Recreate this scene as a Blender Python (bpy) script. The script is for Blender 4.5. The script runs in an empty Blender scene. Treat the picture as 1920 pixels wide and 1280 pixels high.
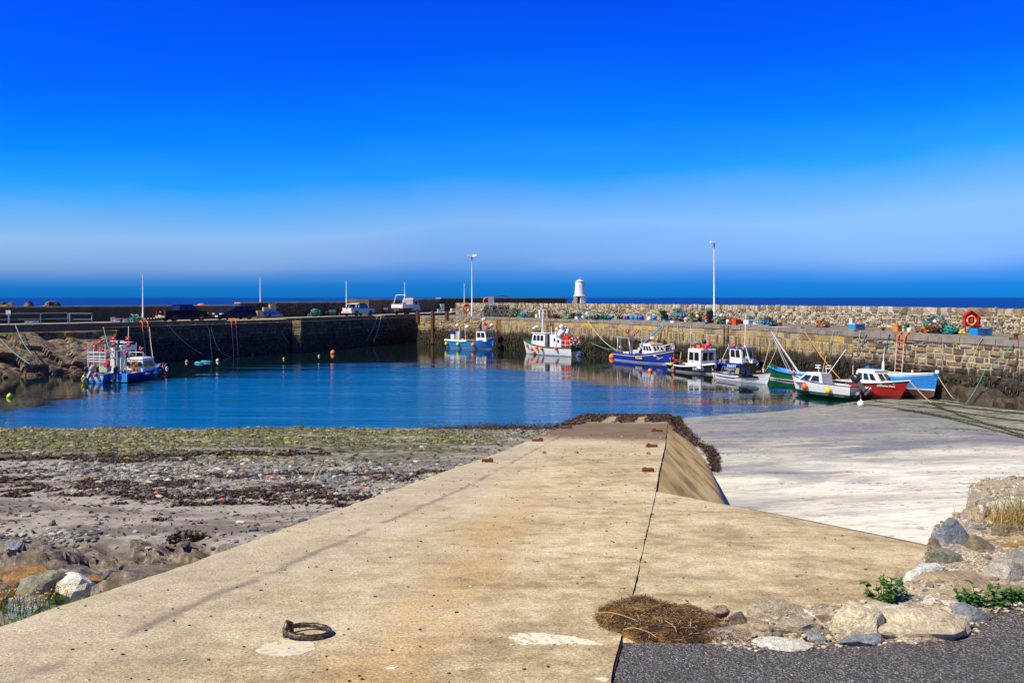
import bpy, bmesh, math, random
from mathutils import Vector, Matrix, noise as mn
R = math.radians
rnd = random.Random(7)
S = bpy.context.scene
COL = S.collection

# ------------------------------------------------------------------ camera
EYE = 6.35           # metres above the harbour water (z = 0)
F = 1500.0           # focal length in photograph pixels (1920 wide)
HY = 558.0           # row of the horizon
cam_d = bpy.data.cameras.new('camera')
cam_d.sensor_width = 36.0
cam_d.lens = 36.0 * F / 1920.0
cam_d.shift_y = -82.0 / 1920.0
cam_d.clip_start = 0.1
cam_d.clip_end = 90000.0
cam = bpy.data.objects.new('camera', cam_d)
COL.objects.link(cam)
cam.location = (0, 0, EYE)
cam.rotation_euler = (R(90), 0, 0)
S.camera = cam

# ------------------------------------------------------------------ light
SUN_AZ = Vector((-0.86, -0.51))          # horizontal direction towards the sun
SUN_EL = 50.0
sh = SUN_AZ.normalized() * math.cos(R(SUN_EL))
to_sun = Vector((sh.x, sh.y, math.sin(R(SUN_EL))))
sun_d = bpy.data.lights.new('sun', 'SUN')
sun_d.energy = 5.0
sun_d.angle = R(0.5)
sun_d.color = (1.0, 0.93, 0.755)
sun = bpy.data.objects.new('sun', sun_d)
COL.objects.link(sun)
sun.rotation_euler = to_sun.to_track_quat('Z', 'Y').to_euler()

W = bpy.data.worlds.new('World')
S.world = W
W.use_nodes = True
wt = W.node_tree
wt.nodes.clear()
def wn(t, **k):
    n = wt.nodes.new(t)
    for a, b in k.items(): setattr(n, a, b)
    return n
w_out = wn('ShaderNodeOutputWorld'); w_bg = wn('ShaderNodeBackground')
w_sky = wn('ShaderNodeTexSky', sky_type='NISHITA', sun_disc=False, sun_elevation=R(SUN_EL),
           sun_rotation=math.atan2(to_sun.x, to_sun.y), air_density=1.0, dust_density=0.3, ozone_density=3.0)
w_tc = wn('ShaderNodeTexCoord'); w_sep = wn('ShaderNodeSeparateXYZ')
w_ns = wn('ShaderNodeTexNoise'); w_ns.inputs['Scale'].default_value = 2.6; w_ns.inputs['Detail'].default_value = 3.0
w_mp = wn('ShaderNodeMapping'); w_mp.inputs['Scale'].default_value = (1, 1, 4.0)
w_m1 = wn('ShaderNodeMath', operation='MULTIPLY_ADD')
w_rp = wn('ShaderNodeValToRGB'); w_mx = wn('ShaderNodeMix', data_type='RGBA', blend_type='MULTIPLY')
w_mx.inputs['Factor'].default_value = 1.0
L = wt.links.new
L(w_tc.outputs['Generated'], w_sep.inputs[0]); L(w_tc.outputs['Generated'], w_mp.inputs[0])
L(w_mp.outputs[0], w_ns.inputs['Vector'])
# elevation (sine) x 2 plus a small wobble, so that the pale fog bank over the sea has an uneven edge
w_nz = wn('ShaderNodeMath', operation='MULTIPLY_ADD'); w_nz.inputs[1].default_value = 0.17; w_nz.inputs[2].default_value = -0.085
L(w_ns.outputs['Fac'], w_nz.inputs[0])
w_cl = wn('ShaderNodeMath', operation='MULTIPLY', use_clamp=True); w_cl.inputs[1].default_value = 8.0
L(w_sep.outputs['Z'], w_cl.inputs[0])
w_nm = wn('ShaderNodeMath', operation='MULTIPLY'); L(w_nz.outputs[0], w_nm.inputs[0]); L(w_cl.outputs[0], w_nm.inputs[1])
# the bank stands lower towards the west (left)
w_lx = wn('ShaderNodeMath', operation='MULTIPLY_ADD', use_clamp=True); w_lx.inputs[1].default_value = -0.22; w_lx.inputs[2].default_value = -0.012
L(w_sep.outputs['X'], w_lx.inputs[0])
w_ly = wn('ShaderNodeMath', operation='MULTIPLY'); L(w_lx.outputs[0], w_ly.inputs[0]); L(w_cl.outputs[0], w_ly.inputs[1])
w_lz = wn('ShaderNodeMath', operation='ADD'); L(w_ly.outputs[0], w_lz.inputs[0]); L(w_nm.outputs[0], w_lz.inputs[1])
w_m1.inputs[1].default_value = 2.0
L(w_sep.outputs['Z'], w_m1.inputs[0]); L(w_lz.outputs[0], w_m1.inputs[2])
L(w_m1.outputs[0], w_rp.inputs[0])
SKY = [(0.0, (.007, .180, .58)), (0.033, (.012, .200, .62)), (0.060, (.075, .28, .72)), (0.092, (.19, .40, .84)), (0.18, (.24, .49, .95)),
       (0.26, (.10, .40, .97)), (0.32, (.02, .33, 1.0)), (0.42, (.003, .22, 1.0)), (0.58, (.001, .115, .95)), (0.72, (.001, .078, .84)), (1.0, (.005, .030, .20))]
# the clear-sky model's own brightness at those heights (strength 0.12); the ramp is colour / brightness
SKYNV = [(.70, .67, .50), (.73, .71, .54), (.73, .77, .61), (.63, .77, .72), (.46, .65, .77), (.37, .56, .74), (.32, .50, .71), (.255, .41, .63), (.19, .32, .53), (.16, .27, .47), (.13, .23, .42)]
SKYMUL = [tuple(0.4 / v for v in n) for n in SKYNV]
def sky_ramp(els):
    cr = w_rp.color_ramp
    while len(cr.elements) > 1: cr.elements.remove(cr.elements[-1])
    for i, (p, c) in enumerate(els):
        e = cr.elements[0] if i == 0 else cr.elements.new(p)
        e.position = p; e.color = (*c, 1)
sky_ramp([(p, tuple(a * b for a, b in zip(c, m))) for (p, c), m in zip(SKY, SKYMUL)])
L(w_sky.outputs[0], w_mx.inputs[6]); L(w_rp.outputs[0], w_mx.inputs[7])
w_sc = wn('ShaderNodeVectorMath', operation='SCALE'); w_sc.inputs['Scale'].default_value = 2.05
L(w_mx.outputs[2], w_sc.inputs[0]); L(w_sc.outputs[0], w_bg.inputs[0])
w_bg.inputs[1].default_value = 0.12
L(w_bg.outputs[0], w_out.inputs[0])
S.view_settings.view_transform = 'Standard'
S.view_settings.look = 'None'
S.view_settings.gamma = 1.0
S.view_settings.exposure = 0.3
S.view_settings.use_curve_mapping = False

# ------------------------------------------------------------------ helpers
def at(px, py, z):
    """point of the photograph on the level z (metres above the water)"""
    Y = (EYE - z) * F / (py - HY)
    return Vector(((px - 960) / F * Y, Y, z))
def atY(px, py, Y):
    return Vector(((px - 960) / F * Y, Y, EYE - (py - HY) / F * Y))
def tag(o, label=None, cat=None, group=None, kind=None):
    if label: o['label'] = label
    if cat: o['category'] = cat
    if group: o['group'] = group
    if kind: o['kind'] = kind
    return o
def thing(name, label, cat, loc=(0, 0, 0), rz=0.0, group=None):
    o = bpy.data.objects.new(name, None)
    COL.objects.link(o)
    o.empty_display_size = 0.2
    o.location = loc; o.rotation_euler = (0, 0, rz)
    return tag(o, label, cat, group)

class MB:
    """collects shapes and links them as one mesh object"""
    def __init__(self): self.v = []; self.f = []; self.m = []; self.sm = []
    def add(self, vs, fs, mi=0, smooth=False):
        b = len(self.v); self.v += [tuple(p) for p in vs]
        for i, f in enumerate(fs):
            self.f.append(tuple(b + k for k in f))
            self.m.append(mi[i] if isinstance(mi, (list, tuple)) else mi); self.sm.append(smooth)
    def box(self, c, s, rz=0.0, mi=0, top=1.0, M=None):
        x, y, z = s[0] / 2, s[1] / 2, s[2] / 2
        vs = []
        for k in (-1, 1):
            t = top if k > 0 else 1.0
            for (a, b) in ((-1, -1), (1, -1), (1, 1), (-1, 1)):
                vs.append(Vector((a * x * t, b * y * t, k * z)))
        rot = M if M is not None else Matrix.Rotation(rz, 3, 'Z')
        vs = [rot @ p + Vector(c) for p in vs]
        self.add(vs, [(0, 3, 2, 1), (4, 5, 6, 7), (0, 1, 5, 4), (1, 2, 6, 5), (2, 3, 7, 6), (3, 0, 4, 7)], mi)
        return self
    def tube(self, pts, r, n=6, mi=0, cap=True, closed=False):
        pts = [Vector(p) for p in pts]; N = len(pts)
        rs = r if isinstance(r, (list, tuple)) else [r] * N
        vs = []; up = Vector((0, 0, 1)); prev = None
        for i, p in enumerate(pts):
            if closed: d = pts[(i + 1) % N] - pts[i - 1]
            else: d = pts[min(i + 1, N - 1)] - pts[max(i - 1, 0)]
            if d.length < 1e-9: d = Vector((0, 0, 1))
            d.normalize()
            if prev is None:
                a = d.cross(up)
                if a.length < 0.05: a = d.cross(Vector((1, 0, 0)))
            else: a = prev - d * prev.dot(d)
            a.normalize(); prev = a; b = d.cross(a)
            for k in range(n):
                t = 2 * math.pi * k / n
                vs.append(p + (a * math.cos(t) + b * math.sin(t)) * rs[i])
        fs = []
        for i in range(N if closed else N - 1):
            j = (i + 1) % N
            for k in range(n):
                fs.append((i * n + k, i * n + (k + 1) % n, j * n + (k + 1) % n, j * n + k))
        self.add(vs, fs, mi, True)
        if cap and not closed:
            self.add(vs[:n], [tuple(range(n))[::-1]], mi); self.add(vs[-n:], [tuple(range(n))], mi)
        return self
    def lathe(self, prof, c=(0, 0, 0), n=12, mi=0, axis='Z', M=None):
        vs = []
        for (r, z) in prof:
            for k in range(n):
                t = 2 * math.pi * k / n
                p = Vector((r * math.cos(t), r * math.sin(t), z))
                if axis == 'X': p = Vector((p.z, p.x, p.y))
                if axis == 'Y': p = Vector((p.x, p.z, -p.y))
                if M is not None: p = M @ p
                vs.append(p + Vector(c))
        fs = []
        for i in range(len(prof) - 1):
            for k in range(n):
                fs.append((i * n + k, i * n + (k + 1) % n, (i + 1) * n + (k + 1) % n, (i + 1) * n + k))
        mm = mi
        self.add(vs, fs, mm, True)
        if prof[0][0] > 1e-4: self.add(vs[:n], [tuple(range(n))[::-1]], mi if not isinstance(mi, list) else mi[0])
        if prof[-1][0] > 1e-4: self.add(vs[-n:], [tuple(range(n))], mi if not isinstance(mi, list) else mi[-1])
        return self
    def ball(self, c, r, n=10, mi=0, sz=1.0, eye=0.0):
        m = max(4, n // 2 + 1)
        prof = [(max(1e-5, r * math.sin(math.pi * i / m)), -r * sz * math.cos(math.pi * i / m)) for i in range(m + 1)]
        self.lathe(prof, c, n, mi)
        if eye: self.lathe([(eye, r * sz * .9), (eye * .8, r * sz + eye * 1.4)], c, 6, mi)
        return self
    def prism(self, poly, z0, z1, mi=0):
        n = len(poly)
        vs = [(p[0], p[1], z0) for p in poly] + [(p[0], p[1], z1) for p in poly]
        self.add(vs, [tuple(range(n))[::-1], tuple(range(n, 2 * n))] + [(i, (i + 1) % n, n + (i + 1) % n, n + i) for i in range(n)], mi)
        return self
    def plate(self, poly3, th, mi=0):
        """a flat polygon given by 3-D points, thickened along its normal"""
        P = [Vector(p) for p in poly3]; nrm = (P[1] - P[0]).cross(P[2] - P[0]).normalized() * th / 2
        n = len(P); vs = [p - nrm for p in P] + [p + nrm for p in P]
        self.add(vs, [tuple(range(n))[::-1], tuple(range(n, 2 * n))] + [(i, (i + 1) % n, n + (i + 1) % n, n + i) for i in range(n)], mi)
        return self
    def mesh(self, name, mats):
        me = bpy.data.meshes.new(name)
        me.from_pydata(self.v, [], self.f)
        for m in (mats if isinstance(mats, (list, tuple)) else [mats]): me.materials.append(getattr(m, 'mat', m))
        me.polygons.foreach_set('material_index', self.m)
        me.polygons.foreach_set('use_smooth', self.sm)
        me.update()
        return me
    def build(self, name, mats, parent=None, loc=None, rz=None):
        o = bpy.data.objects.new(name, self.mesh(name, mats))
        COL.objects.link(o)
        if parent is not None: o.parent = parent
        if loc is not None: o.location = loc
        if rz is not None: o.rotation_euler = (0, 0, rz)
        return o

def loose(b):
    """the separate pieces of a collected mesh, as face index lists"""
    key = {}; par = list(range(len(b.v)))
    def find(a):
        while par[a] != a: par[a] = par[par[a]]; a = par[a]
        return a
    for i, p in enumerate(b.v):
        k = (round(p[0], 4), round(p[1], 4), round(p[2], 4))
        if k in key: par[find(i)] = find(key[k])
        else: key[k] = i
    for f in b.f:
        for a in f[1:]: par[find(a)] = find(f[0])
    out = {}
    for i, f in enumerate(b.f): out.setdefault(find(f[0]), []).append(i)
    return list(out.values())
def build_pieces(b, name, mat, parent):
    for fi in loose(b):
        idx = {}; c = MB()
        for i in fi:
            c.f.append(tuple(idx.setdefault(k, len(idx)) for k in b.f[i])); c.m.append(b.m[i]); c.sm.append(b.sm[i])
        c.v = [b.v[k] for k in idx]
        c.build(name, mat, parent)

# ------------------------------------------------------------------ materials
class NT:
    def __init__(self, name):
        self.mat = bpy.data.materials.new(name); self.mat.use_nodes = True
        self.t = self.mat.node_tree; self.b = self.t.nodes['Principled BSDF']
        self.geo = self.n('ShaderNodeNewGeometry')
        self.pos = self.geo.outputs['Position']
    def n(self, t, **k):
        n = self.t.nodes.new(t)
        for a, b in k.items(): setattr(n, a, b)
        return n
    def l(self, a, b): self.t.links.new(a, b)
    def val(self, s, x):
        if isinstance(x, bpy.types.NodeSocket): self.l(x, s)
        else: s.default_value = x
    def map(self, scale, rot=0.0, src=None, loc=(0, 0, 0)):
        m = self.n('ShaderNodeMapping'); m.inputs['Scale'].default_value = scale; m.inputs['Rotation'].default_value = (0, 0, rot)
        m.inputs['Location'].default_value = loc
        self.l(src or self.pos, m.inputs[0]); return m.outputs[0]
    def noise(self, scale, detail=3.0, rough=0.55, vec=None, dist=0.0):
        n = self.n('ShaderNodeTexNoise'); n.inputs['Scale'].default_value = scale; n.inputs['Detail'].default_value = detail
        n.inputs['Roughness'].default_value = rough; n.inputs['Distortion'].default_value = dist
        self.l(vec or self.pos, n.inputs['Vector']); return n.outputs['Fac']
    def voro(self, scale, vec=None, feature='F1', out='Distance'):
        n = self.n('ShaderNodeTexVoronoi', feature=feature); n.inputs['Scale'].default_value = scale
        self.l(vec or self.pos, n.inputs['Vector']); return n.outputs[out]
    def math(self, op, a, b=0.0, c=0.0, clamp=False):
        n = self.n('ShaderNodeMath', operation=op, use_clamp=clamp)
        self.val(n.inputs[0], a); self.val(n.inputs[1], b)
        if op in ('MULTIPLY_ADD',): self.val(n.inputs[2], c)
        return n.outputs[0]
    def ss(self, x, a, b):
        """smooth step of x between a and b"""
        n = self.n('ShaderNodeMapRange', interpolation_type='SMOOTHSTEP')
        self.val(n.inputs['Value'], x); n.inputs['From Min'].default_value = a; n.inputs['From Max'].default_value = b
        return n.outputs[0]
    def ramp(self, fac, els, const=False):
        r = self.n('ShaderNodeValToRGB'); cr = r.color_ramp
        if const: cr.interpolation = 'CONSTANT'
        while len(cr.elements) > 1: cr.elements.remove(cr.elements[-1])
        for i, (p, c) in enumerate(els):
            e = cr.elements[0] if i == 0 else cr.elements.new(p)
            e.position = p; e.color = (*c, 1)
        self.val(r.inputs[0], fac); return r.outputs[0]
    def mix(self, f, a, b, mode='MIX'):
        n = self.n('ShaderNodeMix', data_type='RGBA', blend_type=mode)
        self.val(n.inputs[0], f)
        for s, x in ((n.inputs[6], a), (n.inputs[7], b)):
            if isinstance(x, bpy.types.NodeSocket): self.l(x, s)
            else: s.default_value = (*x, 1)
        return n.outputs[2]
    def xyz(self):
        s = self.n('ShaderNodeSeparateXYZ'); self.l(self.pos, s.inputs[0]); return s.outputs
    def rnd(self):
        """one value per stone, whether it is an object of its own or an island of a joined mesh"""
        oi = self.n('ShaderNodeObjectInfo')
        a = self.math('ADD', self.geo.outputs['Random Per Island'], oi.outputs['Random'])
        return self.math('FRACT', a)
    def bump(self, h, strength=0.5, dist=0.02, prev=None):
        n = self.n('ShaderNodeBump'); self.val(n.inputs['Strength'], strength); n.inputs['Distance'].default_value = dist
        self.l(h, n.inputs['Height'])
        if prev is not None: self.l(prev, n.inputs['Normal'])
        return n.outputs[0]
    def done(self, col=None, rough=0.8, normal=None, spec=None, metal=None):
        if col is not None:
            if isinstance(col, bpy.types.NodeSocket): self.l(col, self.b.inputs['Base Color'])
            else: self.b.inputs['Base Color'].default_value = (*col, 1)
        self.val(self.b.inputs['Roughness'], rough)
        if normal is not None: self.l(normal, self.b.inputs['Normal'])
        if spec is not None: self.b.inputs['Specular IOR Level'].default_value = spec
        if metal is not None: self.b.inputs['Metallic'].default_value = metal
        return self.mat

_pc = {}
def paint(col, rough=0.4, dirt=0.25, metal=0.0, scale=6.0, spec=0.5):
    """painted / plastic surface with slight weathering"""
    k = (tuple(col), rough, dirt, metal, spec)
    if k in _pc: return _pc[k]
    m = NT('paint_%d' % len(_pc))
    tc = m.n('ShaderNodeTexCoord').outputs['Object']
    n = m.noise(scale, 4.0, 0.65, tc)
    st = m.noise(9.0, 4.0, 0.7, m.map((1, 1, .22), 0, tc))          # runs of rust and grime
    f = m.math('MULTIPLY', m.math('MAXIMUM', m.ss(n, 0.5, 0.72), m.math('MULTIPLY', m.ss(st, .55, .72), .8)), dirt * 1.9, clamp=True)
    dc = (col[0] * .45 + .045, col[1] * .42 + .03, col[2] * .38 + .015)
    mat = m.done(m.mix(f, col, dc), m.math('ADD', m.math('MULTIPLY', n, 0.25), max(rough - 0.12, 0.02)), metal=metal, spec=spec)
    _pc[k] = mat
    return mat
GLASS = NT('dark_glass').done((0.012, 0.016, 0.02), 0.06, spec=0.8)
RUBBER = paint((0.012, 0.012, 0.013), 0.6, 0.2)
WHITE = paint((0.78, 0.78, 0.76), 0.32, 0.22)
WHITE2 = paint((0.62, 0.62, 0.60), 0.5, 0.45)
BLACK = paint((0.014, 0.014, 0.016), 0.4, 0.3)
GALV = paint((0.52, 0.54, 0.55), 0.35, 0.3, 0.5)
ORANGE = paint((0.85, 0.14, 0.012), 0.42, 0.15)
ORANGE2 = paint((0.90, 0.24, 0.02), 0.42, 0.15)
RED = paint((0.62, 0.012, 0.02), 0.4, 0.15)
YELLOW = paint((0.85, 0.52, 0.02), 0.42, 0.2)
LIME = paint((0.55, 0.75, 0.02), 0.42, 0.15)
GREEN = paint((0.006, 0.14, 0.045), 0.45, 0.3)
TEAL = paint((0.012, 0.24, 0.20), 0.55, 0.35)
BLUE = paint((0.004, 0.045, 0.42), 0.32, 0.15)
SKYB = paint((0.02, 0.26, 0.68), 0.34, 0.2)
CYAN = paint((0.02, 0.30, 0.55), 0.45, 0.25)
NAVY = paint((0.004, 0.012, 0.06), 0.3, 0.15)
BROWN = paint((0.10, 0.035, 0.012), 0.6, 0.4)
WOOD = paint((0.42, 0.13, 0.02), 0.5, 0.3)
PINK = paint((0.75, 0.07, 0.12), 0.45, 0.15)
CREAM = paint((0.72, 0.66, 0.42), 0.55, 0.35)
GREY = paint((0.30, 0.31, 0.32), 0.5, 0.35)
DGREY = paint((0.07, 0.075, 0.08), 0.5, 0.3)
RUST = paint((0.16, 0.045, 0.012), 0.9, 0.6, 0.0)
ROPE_W = paint((0.55, 0.48, 0.34), 0.85, 0.3)
ROPE_G = paint((0.13, 0.33, 0.26), 0.8, 0.5)
ROPE_B = paint((0.02, 0.28, 0.62), 0.8, 0.2)
ROPE_O = paint((0.70, 0.27, 0.04), 0.8, 0.5)
WEEDROPE = paint((0.035, 0.055, 0.006), 0.8, 0.4)

# ================================================================== ground shapes
def lerp(a, b, t): return a + (b - a) * t
def curve(pts, y):
    if y <= pts[0][0]: return pts[0][1]
    for (a, xa), (b, xb) in zip(pts, pts[1:]):
        if y <= b: return lerp(xa, xb, (y - a) / (b - a))
    return pts[-1][1]
def slipz(Y):
    Y = max(Y, 3.2)
    return EYE - (1.18 + .137 * Y if Y < 11.9 else 1.48 + .112 * Y)
SL = [(-4, -3.3), (3.67, -2.91), (4.38, -2.80), (6.25, -2.46), (8.3, -2.2), (10.86, -1.84), (12.9, -1.5), (17.6, -.47), (24.7, .85), (30.8, 1.99), (41.9, 3.97), (45, 4.5)]
SR = [(-4, -.1), (3.42, .42), (4.99, .75), (7.0, 1.16), (9.0, 1.57), (11.27, 2.03), (13.9, 2.55), (20.7, 3.97), (27.4, 5.3), (41.9, 8.2), (45, 8.7)]
def onslip(px, py):
    Y = 1770 / (py - 763) if py > 912 else 2220 / (py - 726)
    return Vector(((px - 960) / F * Y, Y, slipz(Y)))
def fb(x, y, f, o=3): return mn.fractal(Vector((x * f, y * f, 3.1)), 1.0, 2.0, o)
def sm(x, a, b):
    t = max(0.0, min(1.0, (x - a) / (b - a))); return t * t * (3 - 2 * t)

def blocky(x, y, f, tilt=0.5, ax=1.0):
    """angular rock: every cell of a Voronoi pattern is a tilted slab with a crack round it"""
    p = Vector((x * f * ax, y * f, 0.7))
    d, pts = mn.voronoi(p)
    c = pts[0]; h = mn.cell(c * 7.3 + Vector((3, 1, 2)))
    t1 = mn.cell(c * 5.1 + Vector((11, 5, 2))) - .5; t2 = mn.cell(c * 9.7 + Vector((1, 7, 9))) - .5
    z = h + tilt * 2 * ((p.x - c.x) * t1 + (p.y - c.y) * t2)
    return z - 0.35 * (1 - sm(d[1] - d[0], 0.0, 0.16))

def beach(X, Y):
    """height and ground cover of the shingle beach left of the slipway"""
    n1 = fb(X, Y, .12); n2 = fb(X + 40, Y, .5, 4); n3 = fb(X, Y + 90, 1.7, 4)
    z = 3.9 - .1 * Y + .10 * n1 * sm(Y, 9, 16) * (1 - sm(Y, 32, 37)) + .035 * n2 + .012 * n3 + .012 * max(-X - 6, 0) * (1 - sm(Y, 20, 32))
    d = curve(SL, Y) - X
    bank = slipz(Y) - .10 - .42 * max(d, 0) - max(0, Y - 7) * .085 + .16 * n2
    rock = max(sm(bank - z, -.12, .1) * (1 - sm(Y, 15, 19)), 0.0)
    # ledge of bedrock between sand and slipway
    lx = (X + 5.2 + .35 * (Y - 9)); ledge = (1 - sm(abs(Y - 10.2 + .22 * (X + 4)), .7, 2.2)) * (1 - sm(X, -2.4, -1.8)) * sm(X, -9.5, -5.8)
    rock = max(rock, sm(ledge + .3 * n2, .25, .55))
    z = max(z, bank) + (rock * (.17 * blocky(X, Y, .8, .5, .55) + .13 * blocky(X + 5, Y, 2.3, .7, .6) + .07 * fb(X, Y, 3, 4) - .12) if rock > .01 else 0)
    z = min(z, slipz(Y) - .03 + .10 * max(d - .1, 0)) if d < 3 and Y < 20 else z
    Yw = Y + 5.5 * n1 + 2.2 * n2
    weed = max(1.0 * math.exp(-((Yw - 17.2) / 1.1) ** 2), .9 * math.exp(-((Yw - 20.6) / .35) ** 2), .8 * math.exp(-((Yw - 15.1) / .35) ** 2),
               (.9 * math.exp(-((Yw - 25.5) / 1.2) ** 2)) * sm(-X, 4, 8), .85 * math.exp(-((Y - 38.6) / 1.2) ** 2) * sm(X, -3, 1), 1.0 * sm(n2 + .35 * n3, .50, .72) * (1 - sm(Y, 14, 16)))
    weed *= .6 + .4 * sm(fb(X, Y * 2 + 30, .16) + .25, 0, .3)
    weed = sm(weed + .55 * n3 + .25 * n2, .45, .62) * (1 - rock)
    peb = max(sm(Yw, 26, 30), sm(Yw, 17.6, 18.8) * (1 - sm(Yw, 23.5, 25)), .6 * sm(Yw, 15.4, 16.4) * (1 - sm(Yw, 18, 19)), sm(-X, 6.2, 7.2) * (1 - sm(Y, 12.3, 13.2)) * sm(Y, 9.4, 10.6)) * (1 - rock)
    peb *= 1 - .85 * sm(fb(X + 17, Y * 2.2, .22), .10, .28)
    green = sm(Y + 2.5 * n1 + 2.2 * n2, 21.5, 26.5) * (1 - .75 * sm(X, -2.5, 1.5)) * (.30 + .70 * sm(fb(X + 60, Y * 2.5, .3, 4), -.18, .12))
    return z, rock, weed, peb, green
def sandz(X, Y):
    z = 2.55 - .058 * Y + .03 * (X - 13) + .002 * max(0, X - 16) ** 2
    if X > 18: z = lerp(z, min(z, .10), sm(X, 18, 25))
    if Y < 9: z = min(z, 1.9)
    return z + .035 * fb(X, Y, .15) + .012 * fb(X, Y, .7)

def ground_mat():
    m = NT('beach_ground')
    def att(a): return m.n('ShaderNodeAttribute', attribute_name=a).outputs['Fac']
    rock, weed, peb, green = att('rock'), att('weed'), att('peb'), att('green')
    fine = m.noise(38, 4, .7); mid = m.noise(7, 4, .6); big = m.noise(.8, 3)
    sand = m.ramp(m.math('ADD', m.math('MULTIPLY', fine, .5), m.math('MULTIPLY', mid, .5)), [(0.3, (.14, .125, .10)), (.48, (.32, .295, .25)), (.68, (.50, .47, .41))])
    sand = m.mix(m.math('MULTIPLY', m.ss(m.noise(1.0, 5, .65, m.map((.35, .9, 1))), .47, .60), .7), sand, (.085, .07, .055))
    vc = m.voro(15, out='Color'); vd = m.voro(15)
    sepc = m.n('ShaderNodeSeparateColor'); m.l(vc, sepc.inputs[0])
    grav = m.ramp(sepc.outputs[0], [(0, (.05, .045, .04)), (.35, (.13, .12, .11)), (.6, (.25, .23, .20)), (.85, (.42, .38, .31)), (1, (.55, .50, .41))])
    col = m.mix(m.math('MULTIPLY', peb, .85), sand, grav)
    gcol = m.ramp(mid, [(.3, (.02, .025, .003)), (.5, (.06, .065, .008)), (.7, (.16, .15, .02))])
    gn = m.noise(2.6, 5, .7)
    col = m.mix(m.math('MULTIPLY', green, m.ss(gn, .36, .52)), col, gcol)
    wn_ = m.noise(22, 4, .7)
    wcol = m.ramp(wn_, [(.3, (.006, .003, .002)), (.6, (.022, .010, .004)), (.8, (.07, .04, .02))])
    col = m.mix(weed, col, wcol)
    rn = m.noise(3.2, 6, .68, m.map((1, 2.2, 2.2), .3)); rn2 = m.noise(24, 3, .7)
    rcol = m.ramp(m.math('ADD', m.math('MULTIPLY', rn, .75), m.math('MULTIPLY', rn2, .25)), [(.36, (.035, .03, .028)), (.46, (.12, .10, .085)), (.54, (.24, .20, .16)), (.66, (.48, .42, .34))])
    rcol = m.mix(m.math('MULTIPLY', m.ss(m.noise(1.1, 3), .58, .68), .5), rcol, (.17, .11, .055))
    col = m.mix(rock, col, rcol)
    h = m.math('ADD', m.math('MULTIPLY', m.math('SUBTRACT', 1.0, vd), peb), m.math('ADD', m.math('MULTIPLY', fine, .35), m.math('MULTIPLY', m.math('MULTIPLY', wn_, weed), 1.2)))
    h = m.math('ADD', h, m.math('MULTIPLY', m.math('MULTIPLY', rn, rock), 3.0))
    return m.done(col, m.math('SUBTRACT', .92, m.math('MULTIPLY', weed, .35)), m.bump(h, .9, .03))
M_BEACH = ground_mat()

def grid_mesh(name, ncol, nrow, f, mat, attrs=()):
    """f(i, j) -> (x, y, z, extra...)"""
    vs = []; ex = [[] for _ in attrs]
    for j in range(nrow):
        for i in range(ncol):
            r = f(i, j); vs.append(r[:3])
            for k in range(len(attrs)): ex[k].append(r[3 + k])
    fs = [(j * ncol + i, j * ncol + i + 1, (j + 1) * ncol + i + 1, (j + 1) * ncol + i) for j in range(nrow - 1) for i in range(ncol - 1)]
    me = bpy.data.meshes.new(name); me.from_pydata(vs, [], fs); me.materials.append(mat)
    for a, vals in zip(attrs, ex):
        at_ = me.attributes.new(a, 'FLOAT', 'POINT'); at_.data.foreach_set('value', vals)
    me.polygons.foreach_set('use_smooth', [True] * len(fs)); me.update()
    o = bpy.data.objects.new(name, me); COL.objects.link(o)
    return o
NR = 330
def f_beach(i, j):
    Y = 3.0 * (50 / 3.0) ** (j / (NR - 1.0))
    xr = curve(SL, Y) + .25
    x0 = -.72 * Y - 12 - (1 - sm(Y, 3, 8)) * 2
    u = i / 299.0
    # denser towards the part that is in view
    X = lerp(x0, xr, 1 - (1 - u) ** 1.35)
    return (X, Y) + beach(X, Y)
shore = grid_mesh('beach', 300, NR, f_beach, M_BEACH, ('rock', 'weed', 'peb', 'green'))
tag(shore, 'grey sand and shingle beach with bedrock and green weed left of the slipway', kind='structure')

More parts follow.
